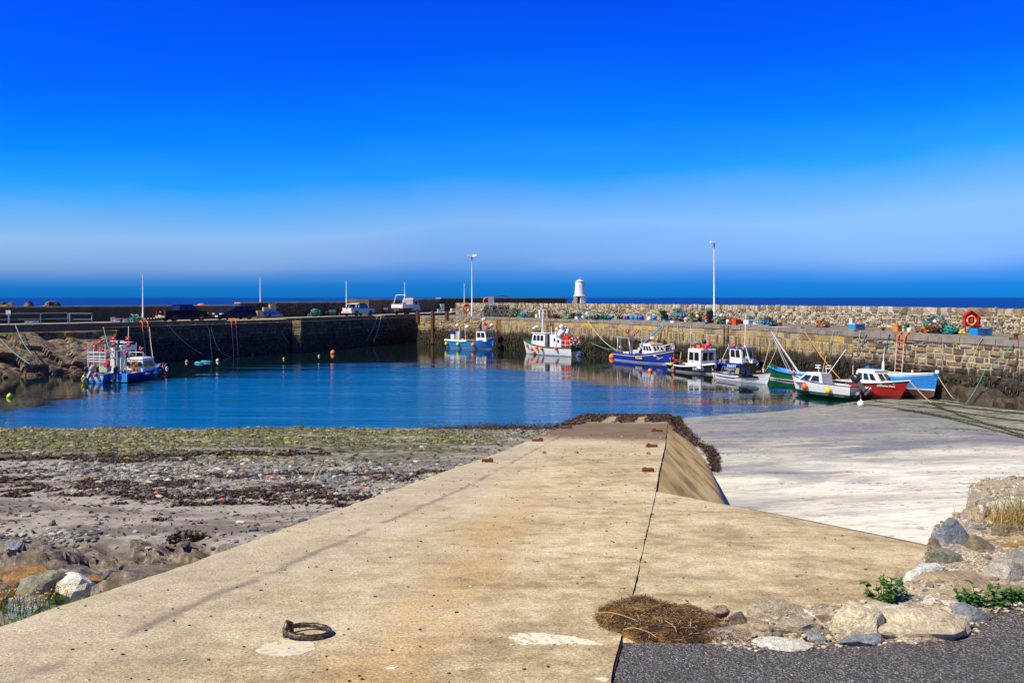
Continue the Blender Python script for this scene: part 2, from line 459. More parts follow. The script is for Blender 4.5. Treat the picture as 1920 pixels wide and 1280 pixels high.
def sand_mat():
    m = NT('wet_sand')
    x, y, z = m.xyz()
    n1 = m.noise(1.0, 4, .6, m.map((.10, .42, 1), .25), .4); n2 = m.noise(1.0, 7, .72, m.map((.8, 3.4, 1), .22), 1.2); n3 = m.noise(60, 3, .6)
    wet = m.ss(m.math('ADD', m.math('MULTIPLY', y, .058), m.math('MULTIPLY', m.math('SUBTRACT', n1, .5), 2.2)), 1.10, 1.95)
    dry = m.ramp(n2, [(.34, (.50, .47, .39)), (.44, (.66, .63, .53)), (.54, (.78, .75, .65)), (.66, (.90, .88, .79))])
    wt_ = m.ramp(n2, [(.34, (.17, .16, .13)), (.46, (.27, .255, .215)), (.56, (.36, .345, .30)), (.66, (.48, .46, .41))])
    col = m.mix(wet, dry, wt_)
    pool = m.math('MULTIPLY', m.ss(m.math('ADD', n1, m.math('MULTIPLY', n2, .25)), .62, .76), m.ss(y, 15, 22))
    col = m.mix(m.math('MULTIPLY', pool, .45), col, (.17, .165, .165))
    fl = m.noise(1.0, 5, .75, m.map((2.2, 9.0, 1), .1)); fl2 = m.noise(.35, 2)
    fleck = m.math('MULTIPLY', m.ss(fl, .585, .625), m.ss(m.math('ADD', fl2, m.math('MULTIPLY', y, .005)), .47, .66))
    col = m.mix(fleck, col, (.035, .028, .016))
    gr = m.math('MULTIPLY', m.ss(m.math('SUBTRACT', x, m.math('MULTIPLY', y, .0)), 17.5, 20), m.ss(m.noise(.9, 4, .6, m.map((.5, 3.0, 1), -.2)), .50, .60))
    gr = m.math('MULTIPLY', gr, m.ss(y, 37, 42))
    col = m.mix(m.math('MULTIPLY', gr, .8), col, (.035, .05, .008))
    rough = m.math('SUBTRACT', .85, m.math('ADD', m.math('MULTIPLY', wet, .28), m.math('MULTIPLY', pool, .35)))
    h = m.math('ADD', m.math('MULTIPLY', n2, 1.0), m.math('MULTIPLY', n3, .10))
    return m.done(col, rough, m.bump(h, .55, .10))
def f_sand(i, j):
    Y = 5.0 * (60 / 5.0) ** (j / 219.0)
    X = lerp(curve(SR, Y) + .4, .72 * Y + 10, i / 199.0)
    return (X, Y, sandz(X, Y))
sand = grid_mesh('sand', 200, 220, f_sand, sand_mat())
tag(sand, 'pale wet sand of the drained harbour basin right of the slipway', kind='structure')

# ------------------------------------------------------------------ water
def water_mat(name, deep, sea=False):
    m = NT(name)
    x, y, z = m.xyz()
    if sea:
        a = m.noise(1.0, 5, .65, m.map((.02, .10, 1))); b = m.noise(1.0, 4, .6, m.map((.3, 1.1, 1)))
        h = m.math('ADD', m.math('MULTIPLY', a, 4.0), b)
        nb = m.bump(h, .75, .55)
        col = m.mix(m.ss(m.noise(1.0, 4, .7, m.map((.004, .03, 1))), .35, .65), deep, tuple(c * 1.9 for c in deep))
        foam = m.ss(m.noise(1.0, 4, .8, m.map((.05, .22, 1))), .755, .78)
        col = m.mix(m.math('MULTIPLY', foam, m.math('SUBTRACT', 1.0, m.ss(y, 150, 900))), col, (.7, .75, .8))
        return m.done(col, .5, nb, .06)
    a = m.noise(1.0, 3, .5, m.map((.16, 1.15, 1), .10)); b = m.noise(1.0, 3, .55, m.map((.9, 4.2, 1), -.06))
    c = m.noise(1.0, 2, .5, m.map((2.5, 9.0, 1), .03))
    # a breeze ruffles the middle of the basin, the corners under the walls lie calm
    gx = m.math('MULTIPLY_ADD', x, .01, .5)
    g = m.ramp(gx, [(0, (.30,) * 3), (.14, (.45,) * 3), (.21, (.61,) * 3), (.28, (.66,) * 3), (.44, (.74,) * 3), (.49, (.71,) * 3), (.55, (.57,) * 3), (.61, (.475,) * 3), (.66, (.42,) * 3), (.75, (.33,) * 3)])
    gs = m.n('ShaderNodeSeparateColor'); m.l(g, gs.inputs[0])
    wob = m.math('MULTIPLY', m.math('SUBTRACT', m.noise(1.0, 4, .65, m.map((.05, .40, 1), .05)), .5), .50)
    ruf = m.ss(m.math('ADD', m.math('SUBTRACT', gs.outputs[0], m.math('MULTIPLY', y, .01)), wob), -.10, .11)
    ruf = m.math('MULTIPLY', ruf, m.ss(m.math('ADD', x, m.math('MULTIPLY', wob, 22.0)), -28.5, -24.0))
    h = m.math('ADD', m.math('MULTIPLY', a, 1.0), m.math('ADD', m.math('MULTIPLY', b, .30), m.math('MULTIPLY', c, .07)))
    stk = m.ss(m.noise(1.0, 3, .6, m.map((.03, .55, 1), .04)), .30, .62)
    st = m.math('MULTIPLY_ADD', m.math('MULTIPLY', ruf, m.math('MULTIPLY_ADD', stk, .75, .25)), .95, .035)
    nb = m.bump(h, st, .30)
    mt = m.done(m.mix(ruf, (.003, .012, .012), deep), m.math('MULTIPLY_ADD', ruf, .12, .01), nb, .5)  # base colour paints in sky blue where ruffled, dark wall reflections where calm
    m.b.inputs['IOR'].default_value = 1.85
    return mt
mb = MB(); mb.add([(-160, 20, 0), (70, 20, 0), (70, 150, 0), (10, 196, 0), (-160, 150, 0)], [(0, 1, 2, 3, 4)])
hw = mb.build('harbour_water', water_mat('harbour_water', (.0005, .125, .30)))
tag(hw, 'calm harbour water reflecting blue sky and stone walls', kind='structure')
mb = MB(); mb.add([(-80000, 20, -.03), (80000, 20, -.03), (80000, 80000, -.03), (-80000, 80000, -.03)], [(0, 1, 2, 3)])
tag(mb.build('sea', water_mat('sea_water', (.001, .032, .17), True)), 'deep blue open sea beyond the breakwater', kind='structure')

# ------------------------------------------------------------------ slipway
def slip_mat():
    m = NT('slip_concrete')
    x, y, z = m.xyz()
    fine = m.noise(70, 4, .75); gr = m.voro(120); mid = m.noise(5, 5, .65); big = m.noise(.7, 4, .6)
    tr = m.noise(1.0, 5, .65, m.map((.9, 7.0, 1), -.42))
    v = m.math('ADD', m.math('MULTIPLY', mid, .45), m.math('ADD', m.math('MULTIPLY', big, .37), m.math('MULTIPLY', tr, .18)))
    col = m.ramp(v, [(.38, (.30, .220, .115)), (.46, (.46, .360, .205)), (.53, (.60, .495, .315)), (.62, (.71, .61, .42))])
    sp = m.ramp(fine, [(.37, (.48, .44, .40)), (.44, (.86, .85, .82)), (.55, (1.06, 1.05, 1.02)), (.62, (1.48, 1.45, 1.36))])
    mot = m.noise(24, 4, .75)
    col = m.mix(.45, col, m.ramp(mot, [(.34, (.55, .52, .47)), (.46, (.92, .91, .88)), (.56, (1.08, 1.07, 1.04)), (.68, (1.32, 1.30, 1.22))]), 'MULTIPLY')
    col = m.mix(.95, col, sp, 'MULTIPLY')
    stn = m.ss(m.noise(1.1, 6, .72), .50, .68)
    col = m.mix(m.math('MULTIPLY', stn, .6), col, m.mix(1.0, (.27, .20, .12), sp, 'MULTIPLY'))
    tone = m.math('MULTIPLY_ADD', m.n('ShaderNodeObjectInfo').outputs['Random'], .22, .87)
    tn = m.n('ShaderNodeCombineColor'); [m.l(tone, tn.inputs[k]) for k in range(3)]
    col = m.mix(1.0, col, tn.outputs[0], 'MULTIPLY')
    pit = m.noise(26, 2, .5)
    col = m.mix(m.math('MULTIPLY', m.ss(pit, .70, .74), .8), col, (.05, .035, .025))
    # greyer, paler towards the left edge and the apron
    cool = m.ss(m.math('ADD', m.math('MULTIPLY', m.math('SUBTRACT', x, m.math('MULTIPLY', y, .14)), -.45), m.math('MULTIPLY', big, .8)), .75, 1.7)
    col = m.mix(m.math('MULTIPLY', cool, .55), col, m.mix(1.0, (.47, .41, .31), sp, 'MULTIPLY'))
    # rust streak up from the mooring ring
    rs = m.math('ABSOLUTE', m.math('ADD', m.math('SUBTRACT', x, m.math('MULTIPLY_ADD', y, .10, -.92)), m.math('MULTIPLY', m.math('SUBTRACT', m.noise(1.3, 4, .6), .5), .9)))
    rs = m.math('MULTIPLY', m.math('SUBTRACT', 1.0, m.ss(rs, .05, .50)), m.math('SUBTRACT', 1.0, m.ss(y, 8, 15)))
    col = m.mix(m.math('MULTIPLY', rs, m.math('MULTIPLY', m.ss(mid, .35, .6), .55)), col, m.mix(1.0, (.50, .30, .085), sp, 'MULTIPLY'))
    # oily dark line parallel to the left edge
    dk = m.math('ABSOLUTE', m.math('ADD', m.math('SUBTRACT', x, m.math('MULTIPLY_ADD', y, .172, -2.72)), m.math('MULTIPLY', m.math('SUBTRACT', m.noise(3.0, 4, .7), .5), .22)))
    dk = m.math('MULTIPLY', m.math('SUBTRACT', 1.0, m.ss(dk, .0, .075)), m.ss(m.noise(1.7, 3), .36, .52))
    col = m.mix(m.math('MULTIPLY', dk, .62), col, (.13, .105, .095))
    # wet brown foot of the slip with a pale salt line above it
    yy = m.math('ADD', y, m.math('ADD', m.math('MULTIPLY', x, .45), m.math('MULTIPLY', m.math('SUBTRACT', tr, .5), 5.0)))
    salt = m.math('MULTIPLY', m.ss(yy, 19.8, 21), m.math('SUBTRACT', 1.0, m.ss(yy, 21.5, 23)))
    col = m.mix(m.math('MULTIPLY', salt, .5), col, (.60, .52, .38))
    wetf = m.math('MULTIPLY', m.ss(yy, 22.6, 25.5), m.math('MULTIPLY_ADD', m.ss(yy, 34, 37), -.5, 1.0))
    col = m.mix(m.math('MULTIPLY', wetf, .9), col, m.ramp(tr, [(.35, (.06, .035, .015)), (.55, (.17, .11, .05)), (.7, (.33, .25, .14))]))
    h = m.math('ADD', m.math('MULTIPLY', fine, .5), m.math('ADD', m.math('MULTIPLY', gr, .3), m.math('MULTIPLY', tr, 1.2)))
    return m.done(col, .88, m.bump(h, .45, .012))
M_SLIP = slip_mat()
slip = thing('slipway', 'broad concrete slipway running down into the harbour water', None)
tag(slip, kind='structure'); 
if 'category' in slip: del slip['category']
def slip_row(t):
    """left and right end of the cross line through the left edge at Y = t"""
    xl = curve(SL, t); sk = .45 * (1 - sm(t, 26, 41)) * sm(t, 3.6, 7)
    yr = t
    for _ in range(3): yr = t - sk * (curve(SR, yr) - xl)
    return (xl, t), (curve(SR, yr), yr)
JOINTS = [-4, 7.7, 13.4, 16.7, 22.8, 32.0, 43.0]
def slab(name, parent, t0, t1, gap=.021, nu=26, edge=None):
    nv = max(6, int((t1 - t0) * (6 if t0 < 10 else 3)))
    mb = MB(); vs = []
    for j in range(nv + 1):
        t = lerp(t0 + gap, t1 - gap, j / nv)
        (xl, yl), (xr, yr) = slip_row(t)
        for i in range(nu + 1):
            u = i / nu
            X = lerp(xl, xr - .003, u); Y = lerp(yl, yr, u)
            e = 0.0
            if i in (0, nu):
                e = .018 * mn.noise(Vector((X * 3, Y * 6, 5))); X += e * (2.2 if i == 0 else .6)
            vs.append((X, Y, slipz(Y) + .003 * fb(X, Y, .6) - (.02 if i == 0 else 0)))
    n = nu + 1
    fs = [(j * n + i, j * n + i + 1, (j + 1) * n + i + 1, (j + 1) * n + i) for j in range(nv) for i in range(nu)]
    ring = [i for i in range(n)] + [j * n + nu for j in range(1, nv + 1)] + [nv * n + i for i in range(nu - 1, -1, -1)] + [j * n for j in range(nv - 1, 0, -1)]
    b = len(vs); vs += [(vs[k][0], vs[k][1], vs[k][2] - .55) for k in ring]
    c_ = len(vs); vs += [vs[k] for k in ring]; nr = len(ring)
    fs2 = [(c_ + k, b + k, b + (k + 1) % nr, c_ + (k + 1) % nr) for k in range(nr)]
    mb.add(vs, fs, 0, True); base = len(mb.f)
    for f in fs2: mb.f.append(f); mb.m.append(0); mb.sm.append(False)
    return mb.build(name, M_SLIP, parent)
for a, b in zip(JOINTS, JOINTS[1:]): slab('concrete_slab', slip, a, b)
# bed under the slabs that shows dark in the joints
mb = MB()
rows = []
for k in range(471):
    t = -4 + k * .1
    (xl, yl), (xr, yr) = slip_row(t); rows.append([(xl + .08, yl, slipz(yl) - .009 - (.012 if 10.5 < yl < 14 else 0)), (xr + .003, yr, slipz(yr) - .009 - (.012 if 10.5 < yr < 14 else 0)), (xl + .08, yl, slipz(yl) - 1.6), (xr + .03, yr, slipz(yr) - 1.6)])
vs = [p for r in rows for p in r]
fs = []
for k in range(len(rows) - 1):
    a, b = 4 * k, 4 * k + 4
    fs += [(a, a + 1, b + 1, b), (a, b, b + 2, a + 2), (a + 1, a + 3, b + 3, b + 1)]
mb.add(vs, fs)
M_JOINT = NT('joint_dirt').done((.06, .042, .025), .95)
mb.build('slab_bed', M_JOINT, slip)
# battered side of the lower slip
def side_mat():
    m = NT('slip_side_concrete')
    x, y, z = m.xyz()
    n = m.noise(1.0, 5, .62, m.map((2.4, .5, .8), -.35)); f = m.noise(50, 3, .7)
    col = m.ramp(m.math('ADD', m.math('MULTIPLY', n, .8), m.math('MULTIPLY', f, .2)), [(.36, (.24, .14, .035)), (.47, (.58, .37, .11)), (.56, (.74, .52, .20)), (.70, (.80, .64, .32))])
    g = m.ss(m.math('ADD', m.math('MULTIPLY', z, -1.0), m.math('ADD', m.math('MULTIPLY', y, -.058), m.math('MULTIPLY', m.noise(3, 4, .7), .6))), -2.05, -1.75)
    col = m.mix(g, col, (.12, .15, .012))
    return m.done(col, .85, m.bump(n, .4, .03))
vs = []; fs = []; NS = 60
for k in range(NS + 1):
    Y = lerp(10.7, 43.0, (k / NS) ** 1.3); x0 = curve(SR, Y) + .0; z0 = slipz(Y) - .015
    for i in range(9):
        u = i / 8
        dx = (1.55 * (1 - sm(Y, 26, 43) * .75)) * u * sm(Y, 10.2, 13.5) + .02
        zz = z0 - dx * .74 - .3 * max(0, u - .8)
        vs.append((x0 + dx + .02 * mn.noise(Vector((u * 3, Y, 0))), Y + .18 * u, lerp(zz, max(sandz(x0 + dx, Y) - .18, -.4), sm(u, .9, 1.0))))
for k in range(NS):
    for i in range(8):
        a = k * 9 + i; fs.append((a, a + 1, a + 10, a + 9))
mb = MB(); mb.add(vs, fs, 0, True)
mb.build('side_face', side_mat(), slip)
# foot of the slip: it ends in a short drop into the water
mb = MB(); mb.box((6.3, 43.0, -.45), (4.6, .6, 1.0)); mb.build('foot_beam', M_SLIP, slip)

# ------------------------------------------------------------------ apron to the right of the slip
AE = [(4.1, 3.3), (5.2, 3.95), (5.9, 3.98), (6.91, 3.69), (8.31, 3.2), (9.78, 2.61), (11.2, 2.06)]   # (Y, X) of the outer edge
mb = MB(); vs = []; n = 25; rowsY = [3.9 + (11.2 - 3.9) * k / 50 for k in range(51)]
for Y in rowsY:
    xr = curve(SR, Y) + .006; xe = max(curve(AE, Y), xr + .02)
    for i in range(n):
        X = lerp(xr, xe, i / (n - 1.0))
        if i == 0: X += .010 * mn.noise(Vector((X * 3, Y * 7, 9)))
        vs.append((X, Y, slipz(Y) + .004 * fb(X + 9, Y, .7) - .004 - .03 * sm(X, 2.6, 4.2) - .02 * (1 - sm(Y, 4.0, 4.12))))
fs = [(j * n + i, j * n + i + 1, (j + 1) * n + i + 1, (j + 1) * n + i) for j in range(50) for i in range(n - 1)]
ring = [j * n + n - 1 for j in range(51)]
b = len(vs); vs += [(vs[k][0], vs[k][1], vs[k][2] - 2.8) for k in ring]
fs += [(ring[k], b + k, b + k + 1, ring[k + 1]) for k in range(50)]
mb.add(vs, fs, 0, False)
ap = mb.build('apron', M_SLIP); tag(ap, 'flat fan of concrete between slipway and rubble bank', kind='structure')
for p in ap.data.polygons[:50 * (n - 1)]: p.use_smooth = True

# ------------------------------------------------------------------ asphalt
def asphalt_mat():
    m = NT('asphalt')
    v = m.voro(125, out='Color'); s = m.n('ShaderNodeSeparateColor'); m.l(v, s.inputs[0]); d = m.voro(125)
    f = m.noise(120, 3, .7); b = m.noise(2.0, 4, .6)
    col = m.ramp(s.outputs[0], [(0, (.022, .019, .019)), (.45, (.072, .065, .066)), (.75, (.165, .152, .15)), (.9, (.27, .25, .235)), (1, (.42, .39, .36))])
    col = m.mix(.75, col, m.ramp(f, [(.35, (.4, .4, .4)), (.6, (1.4, 1.35, 1.3))]), 'MULTIPLY')
    col = m.mix(m.math('MULTIPLY', m.ss(b, .4, .65), .4), col, (.085, .075, .075))
    return m.done(col, .85, m.bump(m.math('SUBTRACT', 1.0, d), .8, .012))
mb = MB()
edge = [(.45, -4), (.47, 3.45), (.60, 3.98), (.64, 4.08), (1.1, 3.99), (1.5, 4.0), (2.2, 4.02), (2.45, 4.12), (2.8, 4.3), (3.6, 4.45), (9, 4.9), (14, 5), (14, -4)]
vs = []
NX = 90; NY = 60
for j in range(NY + 1):
    for i in range(NX + 1):
        X = .40 + (i / NX) ** 1.5 * 12; Y = lerp(-4, curve([(.4, 4.03), (1.0, 4.0), (1.5, 4.02), (2.2, 4.10), (2.6, 4.42), (3.6, 4.85), (12, 5.2)], X), (j / NY) ** .6)
        xe = curve(SR, Y) + .012
        X = max(X, xe + .012 * mn.noise(Vector((Y * 9, 0, 2))))
        vs.append((X, Y, slipz(min(Y, 4.1)) - .002 + .006 * fb(X, Y, 1.1) + (.05 * sm(X, 1.2, 3.5)) - .03 * sm(Y, 4.2, 4.9)))
fs = [(j * (NX + 1) + i, j * (NX + 1) + i + 1, (j + 1) * (NX + 1) + i + 1, (j + 1) * (NX + 1) + i) for j in range(NY) for i in range(NX)]
mb.add(vs, fs, 0, True)
road = mb.build('road', asphalt_mat()); tag(road, 'dark grey asphalt road surface beside the slipway', kind='structure')
mb = MB(); mb.add([(-9, -5, EYE - 1.75), (14, -5, EYE - 1.75), (14, 4.05, EYE - 1.82), (-2.6, 3.6, EYE - 1.82), (-9, 3.6, EYE - 1.9)], [(0, 1, 2, 3, 4)])
tag(mb.build('ground', M_JOINT), 'earth under road and slipway', kind='structure')

# ================================================================== masonry
def stone_mat(name, pal, mort=None, weed=1.75, dark=(.035, .025, .014), lichen=None, bump=.7):
    m = NT(name)
    x, y, z = m.xyz(); r = m.rnd()
    n = m.noise(9, 4, .65); big = m.noise(.35, 3)
    col = m.ramp(r, [(i / len(pal), c) for i, c in enumerate(pal)], True)
    col = m.mix(.8, col, m.ramp(n, [(.28, (.45, .42, .38)), (.5, (.95, .95, .95)), (.72, (1.5, 1.5, 1.45))]), 'MULTIPLY')
    if lichen:
        col = m.mix(m.math('MULTIPLY', m.ss(m.math('ADD', m.noise(.8, 4, .6), m.math('MULTIPLY', m.math('SUBTRACT', z, 3.0), .06)), .50, .66), .75), col, m.mix(1.0, lichen, m.ramp(n, [(.3, (.6, .6, .6)), (.7, (1.3, 1.3, 1.3))]), 'MULTIPLY'))
    st = m.noise(1.0, 4, .6, m.map((1.6, 1.6, .5)))
    zz = m.math('ADD', z, m.math('ADD', m.math('MULTIPLY', m.math('SUBTRACT', st, .5), 1.5), m.math('MULTIPLY', m.math('SUBTRACT', big, .5), 1.3)))
    w = m.math('SUBTRACT', 1.0, m.ss(zz, weed - .25, weed + .35))
    wc = m.ramp(m.noise(3.2, 5, .7), [(.3, tuple(c * .35 for c in dark)), (.5, dark), (.68, tuple(c * 2.6 for c in dark)), (.8, (.09, .10, .03))])
    col = m.mix(m.math('MULTIPLY', w, .95), col, wc)
    return m.done(col, m.math('SUBTRACT', .92, m.math('MULTIPLY', w, .3)), m.bump(m.math('ADD', n, m.noise(2.4, 3)), bump, .06))
PAL_R = [(.30, .215, .10), (.22, .155, .075), (.40, .29, .13), (.33, .25, .15), (.17, .125, .07), (.46, .32, .11), (.28, .22, .15), (.37, .28, .16)]
PAL_RN = [(.21, .145, .075), (.29, .21, .115), (.15, .105, .06), (.34, .26, .16), (.19, .155, .115), (.27, .175, .085), (.11, .08, .05), (.36, .30, .21)]
PAL_P = [(.30, .235, .15), (.40, .32, .21), (.22, .175, .12), (.48, .40, .28), (.16, .125, .085), (.34, .25, .11), (.52, .46, .36)]
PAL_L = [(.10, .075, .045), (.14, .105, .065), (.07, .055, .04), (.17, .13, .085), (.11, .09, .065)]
M_SR = stone_mat('harbour_stone_ochre', PAL_R, lichen=(.50, .33, .06), weed=2.0, dark=(.020, .014, .008))
M_SRN = stone_mat('harbour_stone_brown', PAL_RN, weed=2.1, dark=(.035, .024, .012))
M_SP = stone_mat('parapet_stone', PAL_P, weed=-5)
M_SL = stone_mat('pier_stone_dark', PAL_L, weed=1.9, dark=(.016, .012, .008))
M_MORT = stone_mat('mortar_pale', [(.46, .39, .27), (.44, .37, .26)], weed=1.9, dark=(.02, .014, .008))
M_MORTP = stone_mat('mortar_parapet', [(.56, .49, .37), (.54, .47, .36)], weed=-5)
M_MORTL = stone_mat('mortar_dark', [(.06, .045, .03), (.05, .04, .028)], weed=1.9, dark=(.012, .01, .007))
def conc(name, c, sc=1.0):
    m = NT(name); n = m.noise(1.3 * sc, 5, .65); f = m.noise(14 * sc, 3, .7)
    st = m.noise(1.0, 4, .6, m.map((1.2, 1.2, .25)))
    col = m.mix(.9, c, m.ramp(m.math('ADD', m.math('MULTIPLY', n, .4), m.math('ADD', m.math('MULTIPLY', f, .2), m.math('MULTIPLY', st, .4))), [(.34, (.45, .42, .38)), (.5, (.95, .95, .95)), (.66, (1.45, 1.42, 1.35))]), 'MULTIPLY')
    return m.done(col, .9, m.bump(f, .4, .02))
M_DECKR = conc('deck_grey_concrete', (.19, .165, .14)); M_DECKL = conc('deck_pale_concrete', (.33, .28, .19))
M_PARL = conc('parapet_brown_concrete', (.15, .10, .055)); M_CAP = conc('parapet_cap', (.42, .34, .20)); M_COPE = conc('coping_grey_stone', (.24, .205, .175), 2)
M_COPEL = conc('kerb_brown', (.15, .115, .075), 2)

def stone_verts(w, h, pr, rg, q=.5):
    ins = min(w, h) * rg.uniform(.10, .2)
    def j(a): return rg.uniform(-a, a)
    o = [(-w / 2, -h / 2), (w / 2, -h / 2), (w / 2, h / 2), (-w / 2, h / 2)]
    A = [(x + j(w * .05), -.03, z + j(h * .05)) for x, z in o]
    B = [(x * (1 - 2 * ins / w) + j(w * .06), pr + j(pr * .5), z * (1 - 2 * ins / h) + j(h * .06)) for x, z in o]
    return A + B
ST_F = [(0, 1, 5, 4), (1, 2, 6, 5), (2, 3, 7, 6), (3, 0, 4, 7), (4, 5, 6, 7)]
VARIANTS = {}
def variants(mat):
    if mat.name not in VARIANTS:
        L_ = []
        rg = random.Random(99)
        for k in range(10):
            vs = stone_verts(1, 1, 1, rg)
            b = MB(); b.add(vs, [f[::-1] for f in ST_F]); L_.append(b.mesh('stone', mat))
        VARIANTS[mat.name] = L_
    return VARIANTS[mat.name]
def frame(p):
    if p[1] < 2: return None
    return (960 + F * p[0] / p[1], HY + F * (EYE - p[2]) / p[1])
class Wall:
    """dry or mortared masonry laid on the face of a wall; the stones that show largest become objects"""
    def __init__(self, parent, seed=1): self.p = parent; self.r = random.Random(seed); self.rec = []
    def lay(self, a, b, z0, z1, wr, hr, proud, mat, gap=.025, side=1, skip=None, jit=0.0):
        a = Vector((a[0], a[1], 0)); b = Vector((b[0], b[1], 0)); u = (b - a); Ln = u.length; u.normalize()
        n = Vector((0, 0, 1)).cross(u) * side
        z = z0
        while z < z1 - .05:
            h = self.r.uniform(*hr)
            if z + h > z1 - hr[0] * .6: h = z1 - z
            s = -self.r.uniform(0, wr[0])
            while s < Ln:
                w = self.r.uniform(*wr)
                s0, s1 = max(s, 0), min(s + w, Ln)
                if s1 - s0 > .06:
                    c = a + u * (s0 + s1) / 2 + Vector((0, 0, z + h / 2 + self.r.uniform(-jit, jit)))
                    if not (skip and skip(c)):
                        self.rec.append((c, u, n, s1 - s0 - gap, h - gap + self.r.uniform(-jit, jit), self.r.uniform(*proud), mat))
                s += w
            z += h
    def finish(self, name, most=295, rest='masonry'):
        def size(r):
            q = frame(r[0])
            if q is None or not (-10 < q[0] < 1930): return 0
            return r[3] * r[4] / r[0].y ** 2 * max(0, -(r[2].x * r[0].x + r[2].y * r[0].y) / r[0].length)
        self.rec.sort(key=size, reverse=True)
        i = 0
        for (c, u, n, w, h, pr, mat) in self.rec[:most]:
            v = variants(mat); o = bpy.data.objects.new(name, v[i % 10]); i += 1
            COL.objects.link(o); o.parent = self.p
            x = -u if u.cross(n).z < 0 else u
            o.matrix_local = Matrix(((x.x * w, n.x * pr, 0, c.x), (x.y * w, n.y * pr, 0, c.y), (0, 0, h, c.z), (0, 0, 0, 1)))
        mats = []; b = MB()
        for (c, u, n, w, h, pr, mat) in self.rec[most:]:
            if mat not in mats: mats.append(mat)
            x = -u if u.cross(n).z < 0 else u
            vs = stone_verts(w, h, pr, self.r)
            b.add([c + x * p[0] + n * p[1] + Vector((0, 0, p[2])) for p in vs], [f[::-1] for f in ST_F], mats.index(mat))
        if b.f:
            o = b.build(rest, mats, self.p); tag(o, kind='stuff')
def extrude_path(path, z0, z1, side_pts, name, mats, parent):
    """solid between a face line and a back line (lists of (x, y) of equal length)"""
    n = len(path); b = MB()
    vs = [(x, y, z1) for x, y in path] + [(x, y, z1) for x, y in side_pts] + [(x, y, z0) for x, y in path] + [(x, y, z0) for x, y in side_pts]
    fs = []; mi = []
    for i in range(n - 1):
        fs += [(i, i + 1, n + i + 1, n + i), (i, 2 * n + i, 2 * n + i + 1, i + 1), (n + i, n + i + 1, 3 * n + i + 1, 3 * n + i)]; mi += [0, 1, 1]
    fs += [(0, n, 3 * n, 2 * n), (n - 1, 3 * n - 1, 4 * n - 1, 2 * n - 1)]; mi += [1, 1]
    b.add(vs, fs, mi)
    o = b.build(name, mats, parent)
    bm = bmesh.new(); bm.from_mesh(o.data); bmesh.ops.recalc_face_normals(bm, faces=bm.faces); bm.to_mesh(o.data); bm.free()
    return o

# ------------------------------------------------------------------ right pier
RL = [(-13, 111), (-4.2, 104), (9.4, 88), (17.7, 73.6), (21.4, 67), (24.5, 57.5), (26.8, 49.8), (28.8, 45.4), (32, 38), (38, 24)]
RP = [(-8.2, 117), (2, 109), (15.6, 93), (25.5, 78), (29.8, 70), (33, 60), (35.2, 52.5), (38, 47), (42, 39), (50, 24)]
DZ = 3.85
rp = thing('stone_pier', 'long ochre stone harbour pier with boats moored below it', 'pier')
extrude_path(RL, -1.0, DZ, [(x + 30, y + 12) if i > 1 else (x + 8, y + 8) for i, (x, y) in enumerate(RL)] if False else RP, 'pier_core', [M_DECKR, M_MORT], rp)
w = Wall(rp, 3)
for i, (a, b) in enumerate(zip(RL, RL[1:])):
    if i >= 8: continue
    near = i >= 5
    side = -1
    if i == 0:
        w.lay(a, b, -.2, 3.6, (.35, .9), (.2, .42), (.03, .12), M_SR, side=side, jit=.02)
    elif not near:
        w.lay(a, b, -.2, 1.5, (.25, .6), (.28, .5), (.04, .16), M_SR, side=side, jit=.02)
        w.lay(a, b, 1.5, 3.0, (.14, .34), (.6, .9), (.02, .08), M_SR, side=side, jit=.02)
        w.lay(a, b, 3.0, 3.58, (.8, 1.7), (.55, .58), (.02, .06), M_SR, side=side)
    else:
        w.lay(a, b, -.3, 1.3, (.5, 1.5), (.3, .6), (.05, .30), M_SRN, side=side, jit=.06, gap=.07)
        w.lay(a, b, 1.3, 3.58, (.26, 1.05), (.17, .46), (.03, .13), M_SRN, side=side, jit=.035, gap=.065)
w.lay((-13, 111), (-12.2, 117), -.2, 3.6, (.35, .9), (.2, .42), (.03, .12), M_SR, side=1)
w.finish('stone')
# ledge of rough rock at the foot of the near wall and weed hanging in the tidal band
def foot_rocks():
    rg = random.Random(12)
    for (a, b_) in zip(RL[5:8], RL[6:9]):
        A, B_ = Vector((*a, 0)), Vector((*b_, 0)); u = (B_ - A); Ln = u.length; u.normalize(); n = Vector((-u.y, u.x, 0)) * -1; s = 0
        while s < Ln:
            l = rg.uniform(1.2, 2.8); c = A + u * (s + l / 2) + n * .05; h = rg.uniform(.8, 1.7)
            bm = bmesh.new(); bmesh.ops.create_icosphere(bm, subdivisions=3, radius=1)
            off = Vector((rg.uniform(0, 99), 0, 0)); top = rg.uniform(.45, .7)
            for v in bm.verts:
                if v.co.z > top: v.co.z = top + (v.co.z - top) * .12
                v.co *= 1 + .30 * mn.fractal(v.co * 1.6 + off, 1.0, 2.0, 4)
                v.co = Vector((v.co.x * l * .62, v.co.y * .75, v.co.z * h))
            me = bpy.data.meshes.new('footing_rock'); bm.to_mesh(me); bm.free(); me.materials.append(M_SRN)
            o = bpy.data.objects.new('footing_rock', me); COL.objects.link(o); o.parent = rp; o.location = (c.x, c.y, .1); o.rotation_euler = (0, 0, math.atan2(u.y, u.x)); s += l * .85
foot_rocks()
M_TW = NT('tidal_weed'); r_ = M_TW.rnd(); M_TW.done(M_TW.ramp(r_, [(0, (.006, .004, .002)), (.5, (.022, .014, .006)), (.8, (.045, .032, .010)), (.93, (.05, .06, .01)), (1, (.11, .09, .03))]), .6)
